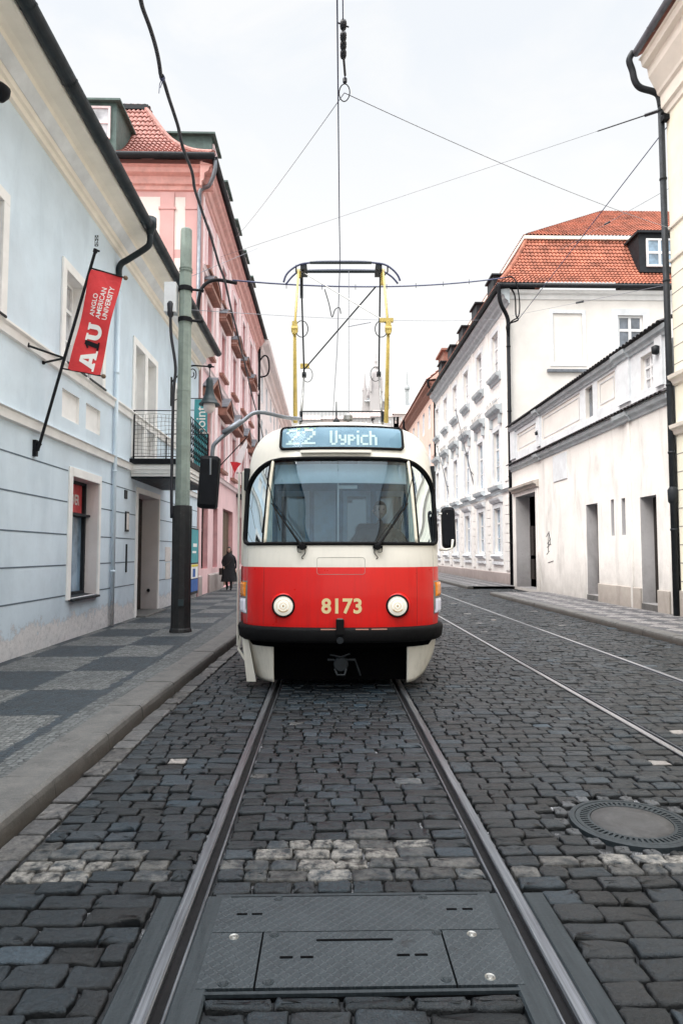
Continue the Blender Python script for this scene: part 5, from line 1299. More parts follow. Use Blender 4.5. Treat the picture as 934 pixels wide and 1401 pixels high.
# route display (shell bulges a little, so it is a framed box on the dome)
DX0, DX1, DZ0, DZ1 = -.735, .765, 2.80, 3.108
db = patch('route_display', DX0, DX1, DZ0, DZ1, .05, .012, 'rubber')
patch('display_face', DX0+.03, DX1-.03, DZ0+.028, DZ1-.028, .035, .017, 'display_face', db)
rim('display_seal', DX0+.012, DX1-.012, DZ0+.012, DZ1-.012, .04, .016, .016, 'rubber', db)
patch('display_pane', DX0+.028, DX1-.028, DZ0+.026, DZ1-.026, .03, .027, 'display_glass', db)
FONT = {'2': ["01110", "10001", "00001", "00010", "00100", "01000", "11111"], 'V': ["10001", "10001", "10001", "10001", "10001", "01010", "00100"],
 'y': ["00000", "10001", "10001", "10001", "01111", "00001", "01110"], 'p': ["00000", "11110", "10001", "10001", "11110", "10000", "10000"],
 'i': ["1", "0", "1", "1", "1", "1", "1"], 'c': ["0000", "0000", "0111", "1000", "1000", "1000", "0111"], 'h': ["1000", "1000", "1110", "1001", "1001", "1001", "1001"]}
FONT['V'] = ["1001", "1001", "1001", "1001", "1001", "1001", "0110"]; FONT['y'] = ["0000", "0000", "1001", "1001", "0111", "0001", "0110"]; FONT['p'] = ["0000", "0000", "1110", "1001", "1110", "1000", "1000"]
def dots(s, x, ztop, dx, dz, mat, bold=1.):
    mb = MB()
    for ch in s:
        g_ = FONT[ch]
        for r, row in enumerate(g_):
            for c_, b in enumerate(row):
                if b == '1':
                    a, z = x+c_*dx, ztop-r*dz; w = dx*bold
                    mb.add([SX(a, z-dz*.95, .021), SX(a+w, z-dz*.95, .021), SX(a+w, z, .021), SX(a, z, .021)], [(0, 1, 2, 3)])
        x += (len(g_[0])+1)*dx
    return mb.build('display_text', mat, db)
dots('22', -.655, 3.058, .0315, .0285, 'display_dots', 1.25); dots('Vypich', -.13, 3.035, .0215, .0265, 'display_dots', 1.35)
mb = MB()
for k in range(22):
    a = -.66+random.random()*.36; z = 3.066 if random.random() < .6 else 3.075; mb.add([SX(a, z-.009, .0205), SX(a+.018, z-.009, .0205), SX(a+.018, z, .0205), SX(a, z, .0205)], [(0, 1, 2, 3)])
mb.build('display_glow', 'display_dots_lime', db)
# fleet number
tm = text_mesh('8173', .225, .007, .0, .98, spacing=1.06); tm.v = [SX(.012+x, .965+y, .004) for x, y, z in tm.v]; tm.build('fleet_number', 'number_cream', T)
for sg in (-1, 1):
    mb = MB(); mb.tube([SX(sg*.875-.005, z, .0008) for z in np.linspace(.75, 1.40, 8)], .0025, 4); mb.build('panel_seam', 'tram_red_dark', T)
    mb = MB(); mb.tube([SX(sg*1.09-.005, z, .0008) for z in np.linspace(.75, 1.62, 8)], .0022, 4); mb.build('panel_seam', 'shadow_joint', T)
# hatch outline
rim('hatch_seam', -.27, .27, 1.325, 1.515, .03, .0022, .0005, 'shadow_joint')
# coloured band step
def band(name, z0, z1, off, mat, q=.9995, nx=80, back=1.5, smooth=True, q0=None, parent=T):
    """profile z0..z1 running round the front, closed box section of thickness off"""
    mb = MB(); vs = []; qs = [math.copysign(abs(math.sin(t))**(2/NE), math.sin(t)) for t in np.linspace(-PI/2*q, PI/2*q, nx+1)]
    prof = [(z0, .0), (z0+.004, off*.8), (z0+(z1-z0)*.2, off), (z1-(z1-z0)*.2, off), (z1-.004, off*.8), (z1, 0)]
    for qq in qs:
        for z, o_ in prof: vs.append(S(qq, z, max(o_, -.0)+1e-4))
    m_ = len(prof); mb.add(vs, [(i*m_+k, (i+1)*m_+k, (i+1)*m_+k+1, i*m_+k+1) for i in range(nx) for k in range(m_-1)])
    return mb.build(name, mat, parent, smooth=smooth)
# bumper
bp = band('bumper', .575, .735, .065, 'rubber')
for sg in (-1, 1):
    mb = MB(); w = wF(.65); mb.box(min(sg*(w-.01), sg*(w+.06)), max(sg*(w-.01), sg*(w+.06)), .70, 1.25, .58, .73); mb.build('bumper_end', 'rubber', T, bevel=.02)
mb = MB(); x = -.01; mb.box(x-.045, x+.045, -.085, .02, .66, .83); mb.build('bumper_bracket', 'rubber', T, bevel=.008)
mb = MB(); mb.box(x-.03, x+.03, -.09, -.04, .831, .842); mb.build('bracket_cap', 'light_steel', T)
mb = MB(); mb.lathe([(0, -.075), (.035, -.075), (.04, -.06)], (x, 0, .60), 12, 'y'); mb.build('tow_bolt', 'dark_metal', T)
mb = MB()
for a, b in ((-.22, -.02), (.16, .30), (.33, .50)): mb.add([SX(a, .715, .067), SX(b, .715, .067), SX(b, .728, .062), SX(a, .728, .062)], [(0, 1, 2, 3)])
mb.build('bumper_scuffs', 'pink_brown_trim', T)
# head lamps
for sg in (-1, 1):
    cx, cz = sg*.640-.005, .972; yy = SX(cx, cz)[1]
    mb = MB(); mb.lathe([(.150, .075), (.148, .02), (.140, -.012), (.128, -.028), (.118, -.022)], (cx, yy, cz), 40, 'y'); hl_ = mb.build('headlamp', 'tram_red', T, smooth=True)
    mb = MB(); mb.lathe([(.130, .02), (.130, -.030), (.124, -.043), (.112, -.045), (.108, -.030)], (cx, yy, cz), 40, 'y'); mb.build('headlamp_rim', 'rubber', hl_, smooth=True)
    mb = MB(); mb.lathe([(0, -.052), (.04, -.050), (.08, -.044), (.111, -.030)], (cx, yy, cz), 36, 'y'); mb.build('lamp_glass', 'headlamp_glass', hl_, smooth=True)
    mb = MB()
    for r_ in (.036, .072): mb.tube([(cx+r_*math.cos(a), yy-.0525+r_*r_*1.5, cz+r_*math.sin(a)) for a in np.linspace(0, 2*PI, 30)], .0022, 4)
    mb.tube([(cx+.062*math.cos(a), yy-.050, cz+.062*math.sin(a)) for a in np.linspace(-2.5, -.65, 14)], .0055, 5)
    mb.lathe([(0, -.056), (.011, -.053), (.013, -.048)], (cx, yy, cz), 10, 'y'); mb.build('lens_pattern', 'lamp_amber', hl_)
# corner indicator units
for sg in (-1, 1):
    def cbox(z0, z1, q0, q1, off, mat, name, par):
        mb = MB(); vs = []; nq, nz = 8, 6
        for j in range(nz+1):
            for i in range(nq+1): vs.append(S(sg*(q0+(q1-q0)*i/nq), z0+(z1-z0)*j/nz, off-(.012 if i in (0, nq) or j in (0, nz) else 0)))
        mb.add(vs, [(j*(nq+1)+i, j*(nq+1)+i+1, (j+1)*(nq+1)+i+1, (j+1)*(nq+1)+i) for j in range(nz) for i in range(nq)])
        # skirt to the body
        edge = [S(sg*q, z, -.005) for q, z in ((q0, z0), (q1, z0), (q1, z1), (q0, z1))]; e2 = [S(sg*q, z, off-.012) for q, z in ((q0, z0), (q1, z0), (q1, z1), (q0, z1))]
        mb.add(edge+e2, [(0, 1, 5, 4), (1, 2, 6, 5), (2, 3, 7, 6), (3, 0, 4, 7)])
        return mb.build(name, mat, par, smooth=False)
    u = cbox(.855, 1.24, .915, .990, .012, 'light_steel', 'corner_lamp', T)
    cbox(1.06, 1.225, .925, .985, .036, 'orange_glass', 'indicator_lens', u)
    cbox(.87, 1.035, .925, .985, .034, 'lit_clear_lamp', 'clear_lens', u)
# wipers
for sg in (-1, 1):
    cx = sg*.425-.012; b = Vector(SX(cx, 1.63, .03)); tip = Vector(SX(cx+sg*.36, 2.14, .03)); mid = b+(tip-b)*.38+Vector((0, -.035, .0))
    mb = MB(); mb.lathe([(0, -.05), (.03, -.048), (.034, 0), (.04, .03)], (b.x, b.y, b.z), 10, 'y'); mb.box(b.x-.055, b.x+.055, b.y-.02, b.y+.02, b.z-.02, b.z+.012)
    mb.tube([b+Vector((0, -.03, 0)), mid, tip], [.017, .011, .007], 8); w_ = mb.build('wiper', 'rubber', T, smooth=False)
    mb = MB(); mb.tube([b+Vector((-sg*.05, -.02, .0)), tip+Vector((-sg*.05, .0, -.02))], .004, 5); t0 = Vector(SX(cx+sg*.28, 1.75, .025)); t1 = Vector(SX(cx+sg*.40, 2.5, .02)); mb.tube([t0*.0+tip+Vector((-sg*.10, .0, -.32)), tip+Vector((sg*.06, .04, .30))], .006, 5); mb.build('wiper_blade', 'rubber', w_)
    mb = MB(); mb.tube(smooth_path([b+Vector((-sg*.03, -.02, -.01)), b+Vector((-sg*.04, -.02, -.07)), b+Vector((-sg*-.00, -.01, -.12)), b+Vector((sg*-.06+sg*.04, .0, -.14))], 5), .0045, 5); mb.tube(smooth_path([b+Vector((sg*.05, -.02, -.02)), b+Vector((sg*.04, -.02, -.06)), b+Vector((sg*.0, -.02, -.06))], 4), .004, 5); mb.build('washer_hose', 'rubber', w_)
# aprons below the bumper at both corners
for sg in (-1, 1):
    mb = MB(); vs = []; nq, nz = 16, 12
    q_in = .655 if sg < 0 else .645
    for j in range(nz+1):
        t = j/nz; z = .60-(.60-.09)*t
        for i in range(nq+1):
            s = i/nq; zz__ = z if sg < 0 else .60-(.60-(.085+.10*s*s))*t
            w = 1.16-(.13*t**2.2 if sg > 0 else .14*t*t)
            q = q_in+(1-q_in)*s; yy = dF(zz__)+.05+AD*.9*(1-(1-min(.9999, q)**NE)**(1/NE)); xin = q_in*1.175
            vs.append((sg*(xin+(w-xin)*s), yy, zz__))
    mb.add(vs, [(j*(nq+1)+i, j*(nq+1)+i+1, (j+1)*(nq+1)+i+1, (j+1)*(nq+1)+i) for j in range(nz) for i in range(nq)])
    ap = mb.build('apron', 'tram_cream', T, smooth=True); so = ap.modifiers.new('thickness', 'SOLIDIFY'); so.thickness = .012
    mb = MB(); w = wF(.4); mb.box(min(sg*(w-.02), sg*(w+.012)), max(sg*(w-.02), sg*(w+.012)), .80, 2.4, .30, .60); mb.build('side_skirt', 'tram_cream', T, bevel=.01)
# folded door-step fairing that sticks down beside the left apron
mb = MB(); f_ = lambda x, y_, z: (x, y_, z)
mb.add([(-1.16, .40, .60), (-1.08, .34, .60), (-.97, .27, .09), (-1.09, .36, .075), (-.97, .27, .09), (-1.16, .75, .60), (-1.09, .7, .075)], [(0, 1, 2, 3), (1, 4, 2), (0, 5, 6, 3)]); mb.build('step_fairing', 'tram_cream', T)
mb = MB(); q_ = SX(1.0, .44, .01); mb.lathe([(0, -.012), (.028, -.01), (.032, .02)], (1.035, .44, .45), 12, 'y'); mb.build('filler_hole', 'black_void', T)
mb = MB()
for x, z in ((-.95, .48), (-.82, .28), (.82, .30)): mb.lathe([(0, -.008), (.008, -.006), (.010, .02)], (x, dF(z)+.06+AD*.9*(1-(1-(abs(x)/1.1)**NE)**(1/NE)), z), 8, 'y')
mb.build('rivet', 'dark_metal', T)
# dark underframe, coupler, bogies
mb = MB(); mb.box(-1.0, 1.0, .75, TL-.3, .16, .52); mb.box(-.86, .86, .42, .75, .085, .60); mb.build('underframe', 'black_void', T)
mb = MB(); mb.box(-.07, .07, .10, .8, .27, .36); mb.lathe([(0, -.0), (.07, .0), (.085, .02), (.085, .06), (.04, .08)], (0.0, .06, .315), 12, 'y'); mb.tube([(-.15, .12, .36), (.16, .12, .36), (.20, .14, .24), (.22, .16, .18)], .014, 6); mb.tube([(-.12, .1, .42), (.0, .06, .40), (.1, .1, .43)], .010, 6); mb.tube([(-.07, .05, .27), (-.04, .02, .21), (.04, .02, .21), (.06, .05, .27)], .012, 6); mb.build('coupler', 'dark_metal', T)
for yb in (2.6, 4.5, 9.0, 10.9):
    for sg in (-1, 1):
        mb = MB(); mb.lathe([(0, -.06), (.12, -.065), (.13, -.03), (.28, -.03), (.33, -.05), (.35, -.05), (.35, .04), (.33, .07), (.0, .07)], (sg*.745, yb, .352), 28, 'x'); mb.build('wheel', 'dark_metal', T, smooth=False)
# cab interior
mb = MB(); mb.box(-1.08, 1.08, 1.70, 1.74, .9, 2.75); mb.box(-1.08, 1.08, .5, 1.7, .86, .90); mb.build('cab_bulkhead', 'interior_blue', T)
mb = MB()
for a, b in ((-.86, -.42), (-.36, -.06), (.04, .42), (.5, .9)):
    mb.box(a, b, 1.66, 1.695, 1.5, 2.42)
mb.build('bulkhead_panel', 'interior_light', T)
mb = MB()
for a, b in ((-.80, -.48), (.10, .36), (.56, .84)): mb.box(a, b, 1.64, 1.658, 1.6, 2.34)
mb.build('bulkhead_window', 'window_glass', T)
mb = MB(); mb.box(-1.0, 1.0, .40, .78, 1.52, 1.63); mb.box(-1.0, 1.0, .42, .5, .9, 1.52); mb.build('dashboard', 'interior_light', T, bevel=.02)
mb = MB(); vs = []
for z, y_ in ((2.64, .50), (2.40, .42)):
    for k in range(11): x = -.80+1.6*k/10; vs.append((x, y_+.18*(abs(x)/.9)**2.4, z))
mb.add(vs, [(k, k+1, 12+k, 11+k) for k in range(10)]); mb.build('sun_blind', 'white_paint', T)
mb = MB(); mb.tube([(-.03, .47, 2.62), (-.03, .55, 1.65)], .009, 6); mb.box(-.02, .20, .50, .54, 2.34, 2.38); mb.build('cab_post', 'white_paint', T)
for sg in (-1, 1):
    mb = MB(); vs = []
    for j in range(9):
        z = 1.66+(2.6-1.66)*j/8
        for i in range(13): s = i/12; x = sg*(.82+.16*s); vs.append((x, .42+.28*s+.025*math.sin(i*2.1)+dF(z)*.75, z))
    mb.add(vs, [(j*13+i, j*13+i+1, (j+1)*13+i+1, (j+1)*13+i) for j in range(8) for i in range(12)]); mb.build('cab_curtain', 'curtain_cream', T, smooth=True)
mb = MB(); mb.box(.22, .70, 1.15, 1.3, 1.2, 1.95); mb.build('driver_seat', 'black_iron', T, bevel=.04)
# side windows and doors
for sg in (-1, 1):
    for k in range(7):
        y0_, y1_ = 2.3+1.55*k, 3.6+1.55*k; w = wF(2.0)+.055
        mb = MB(); a, b = (w-.012, w+.010) if sg > 0 else (-w-.010, -w+.012); mb.box(a, b, y0_, y1_, 1.62, 2.52); f_ = mb.build('side_window', 'rubber', T, bevel=.03)
        mb = MB(); a, b = (w+.011, w+.014) if sg > 0 else (-w-.014, -w-.011); mb.box(a, b, y0_+.05, y1_-.05, 1.68, 2.46); mb.build('side_pane', 'window_glass_blue', f_)
mb = MB(); w = wF(1.5)+.03; mb.box(-w-.045, -w+.0, 1.02, 2.05, .62, 1.405); dr = mb.build('front_door', 'tram_red_dark', T, bevel=.02)
mb = MB(); mb.box(-w-.045, -w+.0, 1.02, 2.05, 1.41, 2.62); mb.build('door_upper', 'tram_cream', dr, bevel=.02)
mb = MB(); mb.tube([(-w-.075, 1.0, .40), (-w-.075, 1.0, 2.6)], .014, 6); mb.tube([(-w-.03, 1.05, .6), (-w-.06, 1.0, .35), (-w+.06, .9, .20)], .018, 6); mb.build('door_rail', 'tram_cream', dr)
# mirrors
def loc(px, py, Yw):   # world pixel plane -> tram local
    p = Vector(at(px, py, Yw))-T.location; a = math.radians(.8); return Vector((p.x*math.cos(a)-p.y*math.sin(a), p.x*math.sin(a)+p.y*math.cos(a), p.z))
L = [loc(412, 573, 8.3), loc(390, 571, 8.1), loc(352, 564, 7.7), loc(330, 578, 7.6), loc(298, 603, 7.5), loc(291, 617, 7.5), loc(290, 655, 7.5)]
mb = MB(); mb.tube(smooth_path(L, 4), .024, 10); mb.tube([L[3]+Vector((0, 0, .015)), L[4]+Vector((.06, 0, .09))], .032, 8); ma = mb.build('mirror_arm', 'zinc', T, smooth=True)
def rbox(mb, c, w, d, h, r, tilt=0, n=5):
    pts = []
    for cx, cz, a0 in ((w/2-r, h/2-r, 0), (-w/2+r, h/2-r, PI/2), (-w/2+r, -h/2+r, PI), (w/2-r, -h/2+r, 3*PI/2)):
        for k in range(n+1): a = a0+PI/2*k/n; pts.append((cx+r*math.cos(a), cz+r*math.sin(a)))
    ct, st = math.cos(tilt), math.sin(tilt); q = [(x*ct-z*st, x*st+z*ct) for x, z in pts]; m_ = len(q)
    lay = [(-d/2, .86), (-d/2+.02, 1), (d/2, 1)]; vs = []
    for dy, s in lay: vs += [(c[0]+x*s, c[1]+dy, c[2]+z*s) for x, z in q]
    mb.add(vs, [(l*m_+i, l*m_+(i+1) % m_, (l+1)*m_+(i+1) % m_, (l+1)*m_+i) for l in range(2) for i in range(m_)]+[tuple(range(m_))[::-1], tuple(2*m_+i for i in range(m_))])
c_ = loc(286, 660, 7.52); mb = MB(); rbox(mb, c_, .215, .14, .60, .035, -.06); mm = mb.build('mirror', 'black_iron', ma)
mb = MB(); mb.tube([c_+Vector((.03, -.078, .27)), c_+Vector((.03, -.078, .08))], .012, 6); mb.build('mirror_clamp', 'zinc', ma)
R0 = [loc(601, 752, 7.95), loc(611, 752, 7.9), loc(618, 750, 7.9), loc(619, 738, 7.9)]
mb = MB(); mb.tube(R0, .014, 8); mb.tube([loc(600, 703, 8.), loc(612, 703, 7.95)], .014, 8); ma2 = mb.build('mirror_arm', 'tram_cream', T, smooth=True)
c_ = loc(613, 722, 8.0); mb = MB(); rbox(mb, c_, .155, .12, .50, .05, .03); mb.build('mirror', 'black_iron', ma2)
mb = MB(); mb.box(1.13, 1.18, .8, 1.0, 2.38, 2.66); mb.build('roof_lamp', 'dark_metal', T, bevel=.01); mb = MB(); mb.box(-1.20, -1.13, .75, 1.0, 2.34, 2.62); mb.build('roof_lamp', 'dark_metal', T, bevel=.01)
# roof gear
mb = MB(); p = loc(460, 577, 8.7); mb.tube([p, p+Vector((0, 0, .27))], [.012, .006], 6); mb.lathe([(.05, -.03), (.04, .02), (.015, .05)], p, 10); mb.build('antenna', 'dark_metal', T)
mb = MB(); mb.lathe([(.07, -.02), (.06, .04), (.03, .07), (0, .08)], loc(476, 573, 9.), 10); mb.build('roof_vent', 'light_steel', T)
mb = MB(); mb.box(-.62, .62, 4.2, 6.2, 3.24, 3.42); mb.build('resistor_box', 'light_steel', T, bevel=.02)
# pantograph
PB = empty('pantograph', (0.03, 3.0, 3.25)); PB.parent = T
po = Vector((0.03, 3.0, 3.25))
def pput(mb, name, mat, **k): mb.v = [tuple(Vector(p)-po) for p in mb.v]; return mb.build(name, mat, PB, **k)
fl, fr_ = loc(404, 578, 9.9), loc(528, 578, 9.9); kl, kr = loc(403, 450, 9.2), loc(531, 450, 9.2); rl, rr_ = loc(416, 513, 11.6), loc(518, 512, 11.6)
hl0, hr0 = loc(409, 372, 10.4), loc(523, 372, 10.4); bl, br_ = loc(411, 580, 10.9), loc(523, 580, 10.9)
mb = MB(); mb.tube([fl, kl], [.034, .022], 10); mb.tube([fr_, kr], [.034, .022], 10); pput(mb, 'lower_arm', 'yellow_paint', smooth=True)
mb = MB(); mb.tube([bl, rl], [.022, .015], 8); mb.tube([br_, rr_], [.022, .015], 8); pput(mb, 'lower_arm', 'light_steel', smooth=True)
mb = MB(); mb.tube([kl, hl0+Vector((0, -.1, 0))], .017, 8); mb.tube([kr, hr0+Vector((0, -.1, 0))], .017, 8); pput(mb, 'upper_arm', 'yellow_paint', smooth=True)
mb = MB(); mb.tube([rl, hl0+Vector((.03, .1, 0))], .014, 8); mb.tube([rr_, hr0+Vector((-.03, .1, 0))], .014, 8); pput(mb, 'upper_arm', 'dark_metal', smooth=True)
mb = MB(); mb.tube([hl0+Vector((0, -.08, 0)), kr+Vector((-.02, 0, .1))], .0085, 6); pput(mb, 'cross_brace', 'light_steel')
mb = MB(); mb.tube([rl+Vector((0, 0, .1)), hr0+Vector((-.10, .1, -.2))], .012, 6); pput(mb, 'cross_brace', 'dark_metal')
mb = MB()
for k_, s_ in ((kl, -1), (kr, 1)): mb.lathe([(0, -.05), (.05, -.045), (.05, .045), (0, .05)], k_, 10, 'x'); mb.box(k_.x-.035, k_.x+.035, k_.y-.04, k_.y+.04, k_.z-.07, k_.z+.10)
mb.box(kr.x-.12, kr.x+.07, kr.y-.03, kr.y+.03, kr.z+.10, kr.z+.15); mb.box(rl.x-.07, rl.x+.09, rl.y-.03, rl.y+.03, rl.z+.12, rl.z+.2); mb.box(hl0.x-.03, hl0.x+.03, hl0.y-.05, hl0.y+.02, hl0.z-.1, hl0.z+.02); mb.box(hr0.x-.03, hr0.x+.03, hr0.y-.05, hr0.y+.02, hr0.z-.22, hr0.z+.02); pput(mb, 'hinge', 'yellow_paint')
mb = MB()
for k_ in (rl, rr_): mb.lathe([(0, -.04), (.05, -.035), (.05, .035), (0, .04)], k_, 10, 'x')
for k_, s_ in ((kl, 1), (kr, -1)): mb.tube([k_+Vector((s_*(.10+.09*math.cos(a)), 0, .12*math.sin(a))) for a in np.linspace(-2.6, 2.6, 14)], .007, 5)
for k_, s_ in ((rl, 1), (rr_, -1)): mb.tube([k_+Vector((s_*(.06+.09*math.cos(a)), 0, .13*math.sin(a))) for a in np.linspace(-2.6, 2.6, 14)], .006, 5)
pput(mb, 'hinge_cable', 'dark_metal')
# collector head: two strips with drooping horns
for (ya, pya, nm) in ((10.2, 360, 0), (10.62, 366, 1)):
    pts = [loc(*p, ya) for p in ([(388, 386), (391, 377), (398, 369), (410, 362), (424, pya-.5), (440, pya-2), (492, pya-2), (510, pya-.5), (526, 362), (537, 369), (544, 377), (547, 384)] if nm == 0 else [(391, 389), (399, 379), (409, 371.5), (424, 370), (465, 369.5), (510, 370), (524, 371.5), (536, 379), (544, 388)])]
    mb = MB(); mb.tube(smooth_path(pts, 4), .016, 8); pput(mb, 'collector_horn', 'cable_blue', smooth=True)
mb = MB(); a, b = loc(414, 371.5, 10.55), loc(517, 371.5, 10.55); mb.tube([a, b], .026, 8); a, b = loc(424, 359.5, 10.2), loc(508, 359.5, 10.2); mb.tube([a, b], .022, 8); pput(mb, 'collector_strip', 'gutter_metal')
mb = MB()
for px in (416, 517): c_ = loc(px, 371.5, 10.4); mb.box(c_.x-.05, c_.x+.05, c_.y-.2, c_.y+.12, c_.z-.045, c_.z+.045)
for px in (405, 530): mb.tube([loc(px, 363, 10.25), loc(px, 372, 10.4), loc(px+(6 if px < 450 else -6), 378, 10.4)], .012, 6)
mb.tube([loc(414, 378, 10.4), loc(414, 408, 10.4), loc(411, 408, 10.4), loc(411, 380, 10.4)], .008, 5); pput(mb, 'spring_box', 'dark_metal')
mb = MB(); mb.tube(smooth_path([loc(444, 396, 10.4), loc(450, 416, 10.4), loc(454, 434, 10.4), (loc(458, 424, 10.4)), loc(464, 421, 10.4), loc(466, 429, 10.4)], 4), .008, 5); pput(mb, 'shunt_cable', 'dark_metal')
mb = MB(); mb.tube([loc(477, 371, 10.45), loc(477, 574, 10.45)], .004, 4); mb.tube([loc(476, 447, 10.4), loc(507, 441, 10.4)], .008, 5); pput(mb, 'pull_cord', 'wire_grey')
mb = MB()
a, b = loc(412, 563, 10.6), loc(523, 563, 10.6); mb.tube([a, b], .012, 6); a2, b2 = loc(412, 577, 10.6), loc(523, 577, 10.6); mb.tube([a, a2], .03, 6); mb.tube([b, b2], .03, 6)
for k in range(60): f_ = k/59; p0_, p1_ = a+(b-a)*f_, a2+(b2-a2)*f_; mb.tube([p0_, p1_], .003, 3)
mb.box(-.66, .66, 2.0, 2.08, 3.26, 3.34); mb.box(-.66, .66, 3.9, 3.98, 3.26, 3.34); mb.box(-.66, -.58, 2.08, 3.9, 3.26, 3.34); mb.box(.58, .66, 2.08, 3.9, 3.26, 3.34); pput(mb, 'base_frame', 'dark_metal')
mb = MB()
for x in (-.6, .6):
    for y_ in (2.04, 3.94): mb.lathe([(.05, -.02), (.06, .0), (.04, .02), (.06, .04), (.04, .06)], (x, y_, 3.2), 10)
pput(mb, 'insulator', 'pink_brown_trim')
# ================================================================== people
def skin_body(name, joints, edges, parent, mat, loc=(0, 0, 0), sub=2):
    me = bpy.data.meshes.new(name); me.from_pydata([j[:3] for j in joints], edges, []); me.materials.append(MC[mat])
    o = bpy.data.objects.new(name, me); COL.objects.link(o); o.parent = parent
    sk = o.modifiers.new('skin', 'SKIN'); sk.use_smooth_shade = True
    if not me.skin_vertices: me.attributes
    bpy.context.view_layer.objects.active = o
    if not me.skin_vertices:
        bpy.context.view_layer.update()
    lay = me.skin_vertices[0] if me.skin_vertices else None
    if lay:
        for i, j in enumerate(joints):
            r = j[3]; lay.data[i].radius = (r, j[4] if len(j) > 4 else r); lay.data[i].use_root = (i == 0)
    ss = o.modifiers.new('subdivision', 'SUBSURF'); ss.levels = sub; ss.render_levels = sub
    return o
def hand(parent, wrist, d, side, mat='skin', curl=.5):
    """palm and five bent fingers along direction d"""
    d = Vector(d).normalized(); sd = Vector(side).normalized(); n = d.cross(sd)
    J = [(*wrist, .022)]; E_ = []
    palm = Vector(wrist)+d*.055; J.append((*palm, .028, .018)); E_.append((0, 1))
    for k, (o_, L) in enumerate(((-.030, .062), (-.010, .072), (.010, .068), (.028, .052))):
        a = palm+d*.035+sd*o_; b = a+d*L*.5+n*.012*curl*2; c = b+d*L*.35+n*.025*curl*2; i = len(J)
        J += [(*a, .010), (*b, .0085), (*c, .007)]; E_ += [(1, i), (i, i+1), (i+1, i+2)]
    a = palm-sd*.034-d*.01; b = a-sd*.018+d*.030+n*.01; i = len(J); J += [(*a, .011), (*b, .009)]; E_ += [(1, i), (i, i+1)]
    return skin_body('hand', J, E_, parent, mat, sub=1)
def head(parent, c, r=.098, yaw=0, hairmat='hair', long=True):
    """c = head centre; the face looks to -y turned by yaw"""
    e = MB(); n, m_ = 22, 26; vs = []
    for j in range(n+1):
        ph = PI*j/n; z = math.cos(ph); s = math.sin(ph)
        for i in range(m_):
            a = 2*PI*i/m_; x = s*math.cos(a)*.78; y = s*math.sin(a)*.95; zz_ = z*1.18
            if z < -.2: k = (-.2-z)/.8; x *= 1-.35*k; y = y*(1-.25*k)-(.10*k if y < 0 else -.0)*1
            f = max(0, -y)                         # face side
            if f > 0:
                y -= .16*math.exp(-(x/.10)**2-((zz_+.18)/.16)**2)*1.0            # nose
                y += .07*(math.exp(-((abs(x)-.30)/.14)**2-((zz_-.06)/.10)**2))    # eye sockets
                y -= .04*math.exp(-(x/.22)**2-((zz_+.52)/.07)**2)                  # lips
                y -= .05*math.exp(-(x/.25)**2-((zz_+.95)/.15)**2)                  # chin
            vs.append((x, y, zz_))
    cy_, sy_ = math.cos(yaw), math.sin(yaw)
    tr = lambda p: (c[0]+r*(p[0]*cy_-p[1]*sy_), c[1]+r*(p[0]*sy_+p[1]*cy_), c[2]+r*p[2])
    e.add([tr(v) for v in vs], [(j*m_+i, j*m_+(i+1) % m_, (j+1)*m_+(i+1) % m_, (j+1)*m_+i) for j in range(n) for i in range(m_)])
    for sg in (-1, 1): e.lathe([(0, -.02*r/.1), (.022*r/.1, -.01), (.026*r/.1, .004), (.0, .012)], tr((sg*.80, .05, -.05)), 8, 'x')
    h_ = e.build('head', 'skin', parent, smooth=True)
    mb = MB()
    for sg in (-1, 1): mb.lathe([(0, -.007), (.008, -.005), (.012, 0), (.008, .005), (0, .007)], tr((sg*.29, -.79, .04)), 8); mb.box(*[q for a_, b_ in zip(tr((sg*.29-.17, -.84, .20)), tr((sg*.29+.17, -.70, .25))) for q in sorted((a_, b_))])
    mb.build('eyes', 'black_iron', h_, smooth=True)
    mb = MB(); mb.lathe([(0, -.004), (.014, -.003), (.02, 0), (.014, .004), (0, .005)], tr((0, -.93, -.52)), 8); mb.build('mouth', 'pink_brown_trim', h_, smooth=True)
    mb = MB(); vs = []
    for j in range(n+1):
        ph = PI*j/n*(.62 if not long else .78)
        for i in range(m_):
            a = 2*PI*i/m_; z = math.cos(ph); s = math.sin(ph); x = s*math.cos(a)*.90; y = s*math.sin(a)*1.06+.06; zz_ = z*1.27
            lim = .55 if abs(x) < .62 else -.2
            if y < -.25 and zz_ < lim: y = -.2+.1*abs(x); x *= 1.0
            k = 1+.05*math.sin(i*3.1+j*1.7); vs.append(tr((x*k, y*k, zz_ if not (long and zz_ < -.1) else zz_*1.25)))
    mb.add(vs, [(j*m_+i, j*m_+(i+1) % m_, (j+1)*m_+(i+1) % m_, (j+1)*m_+i) for j in range(n) for i in range(m_)]); mb.build('hair', hairmat, h_, smooth=True)
    return h_
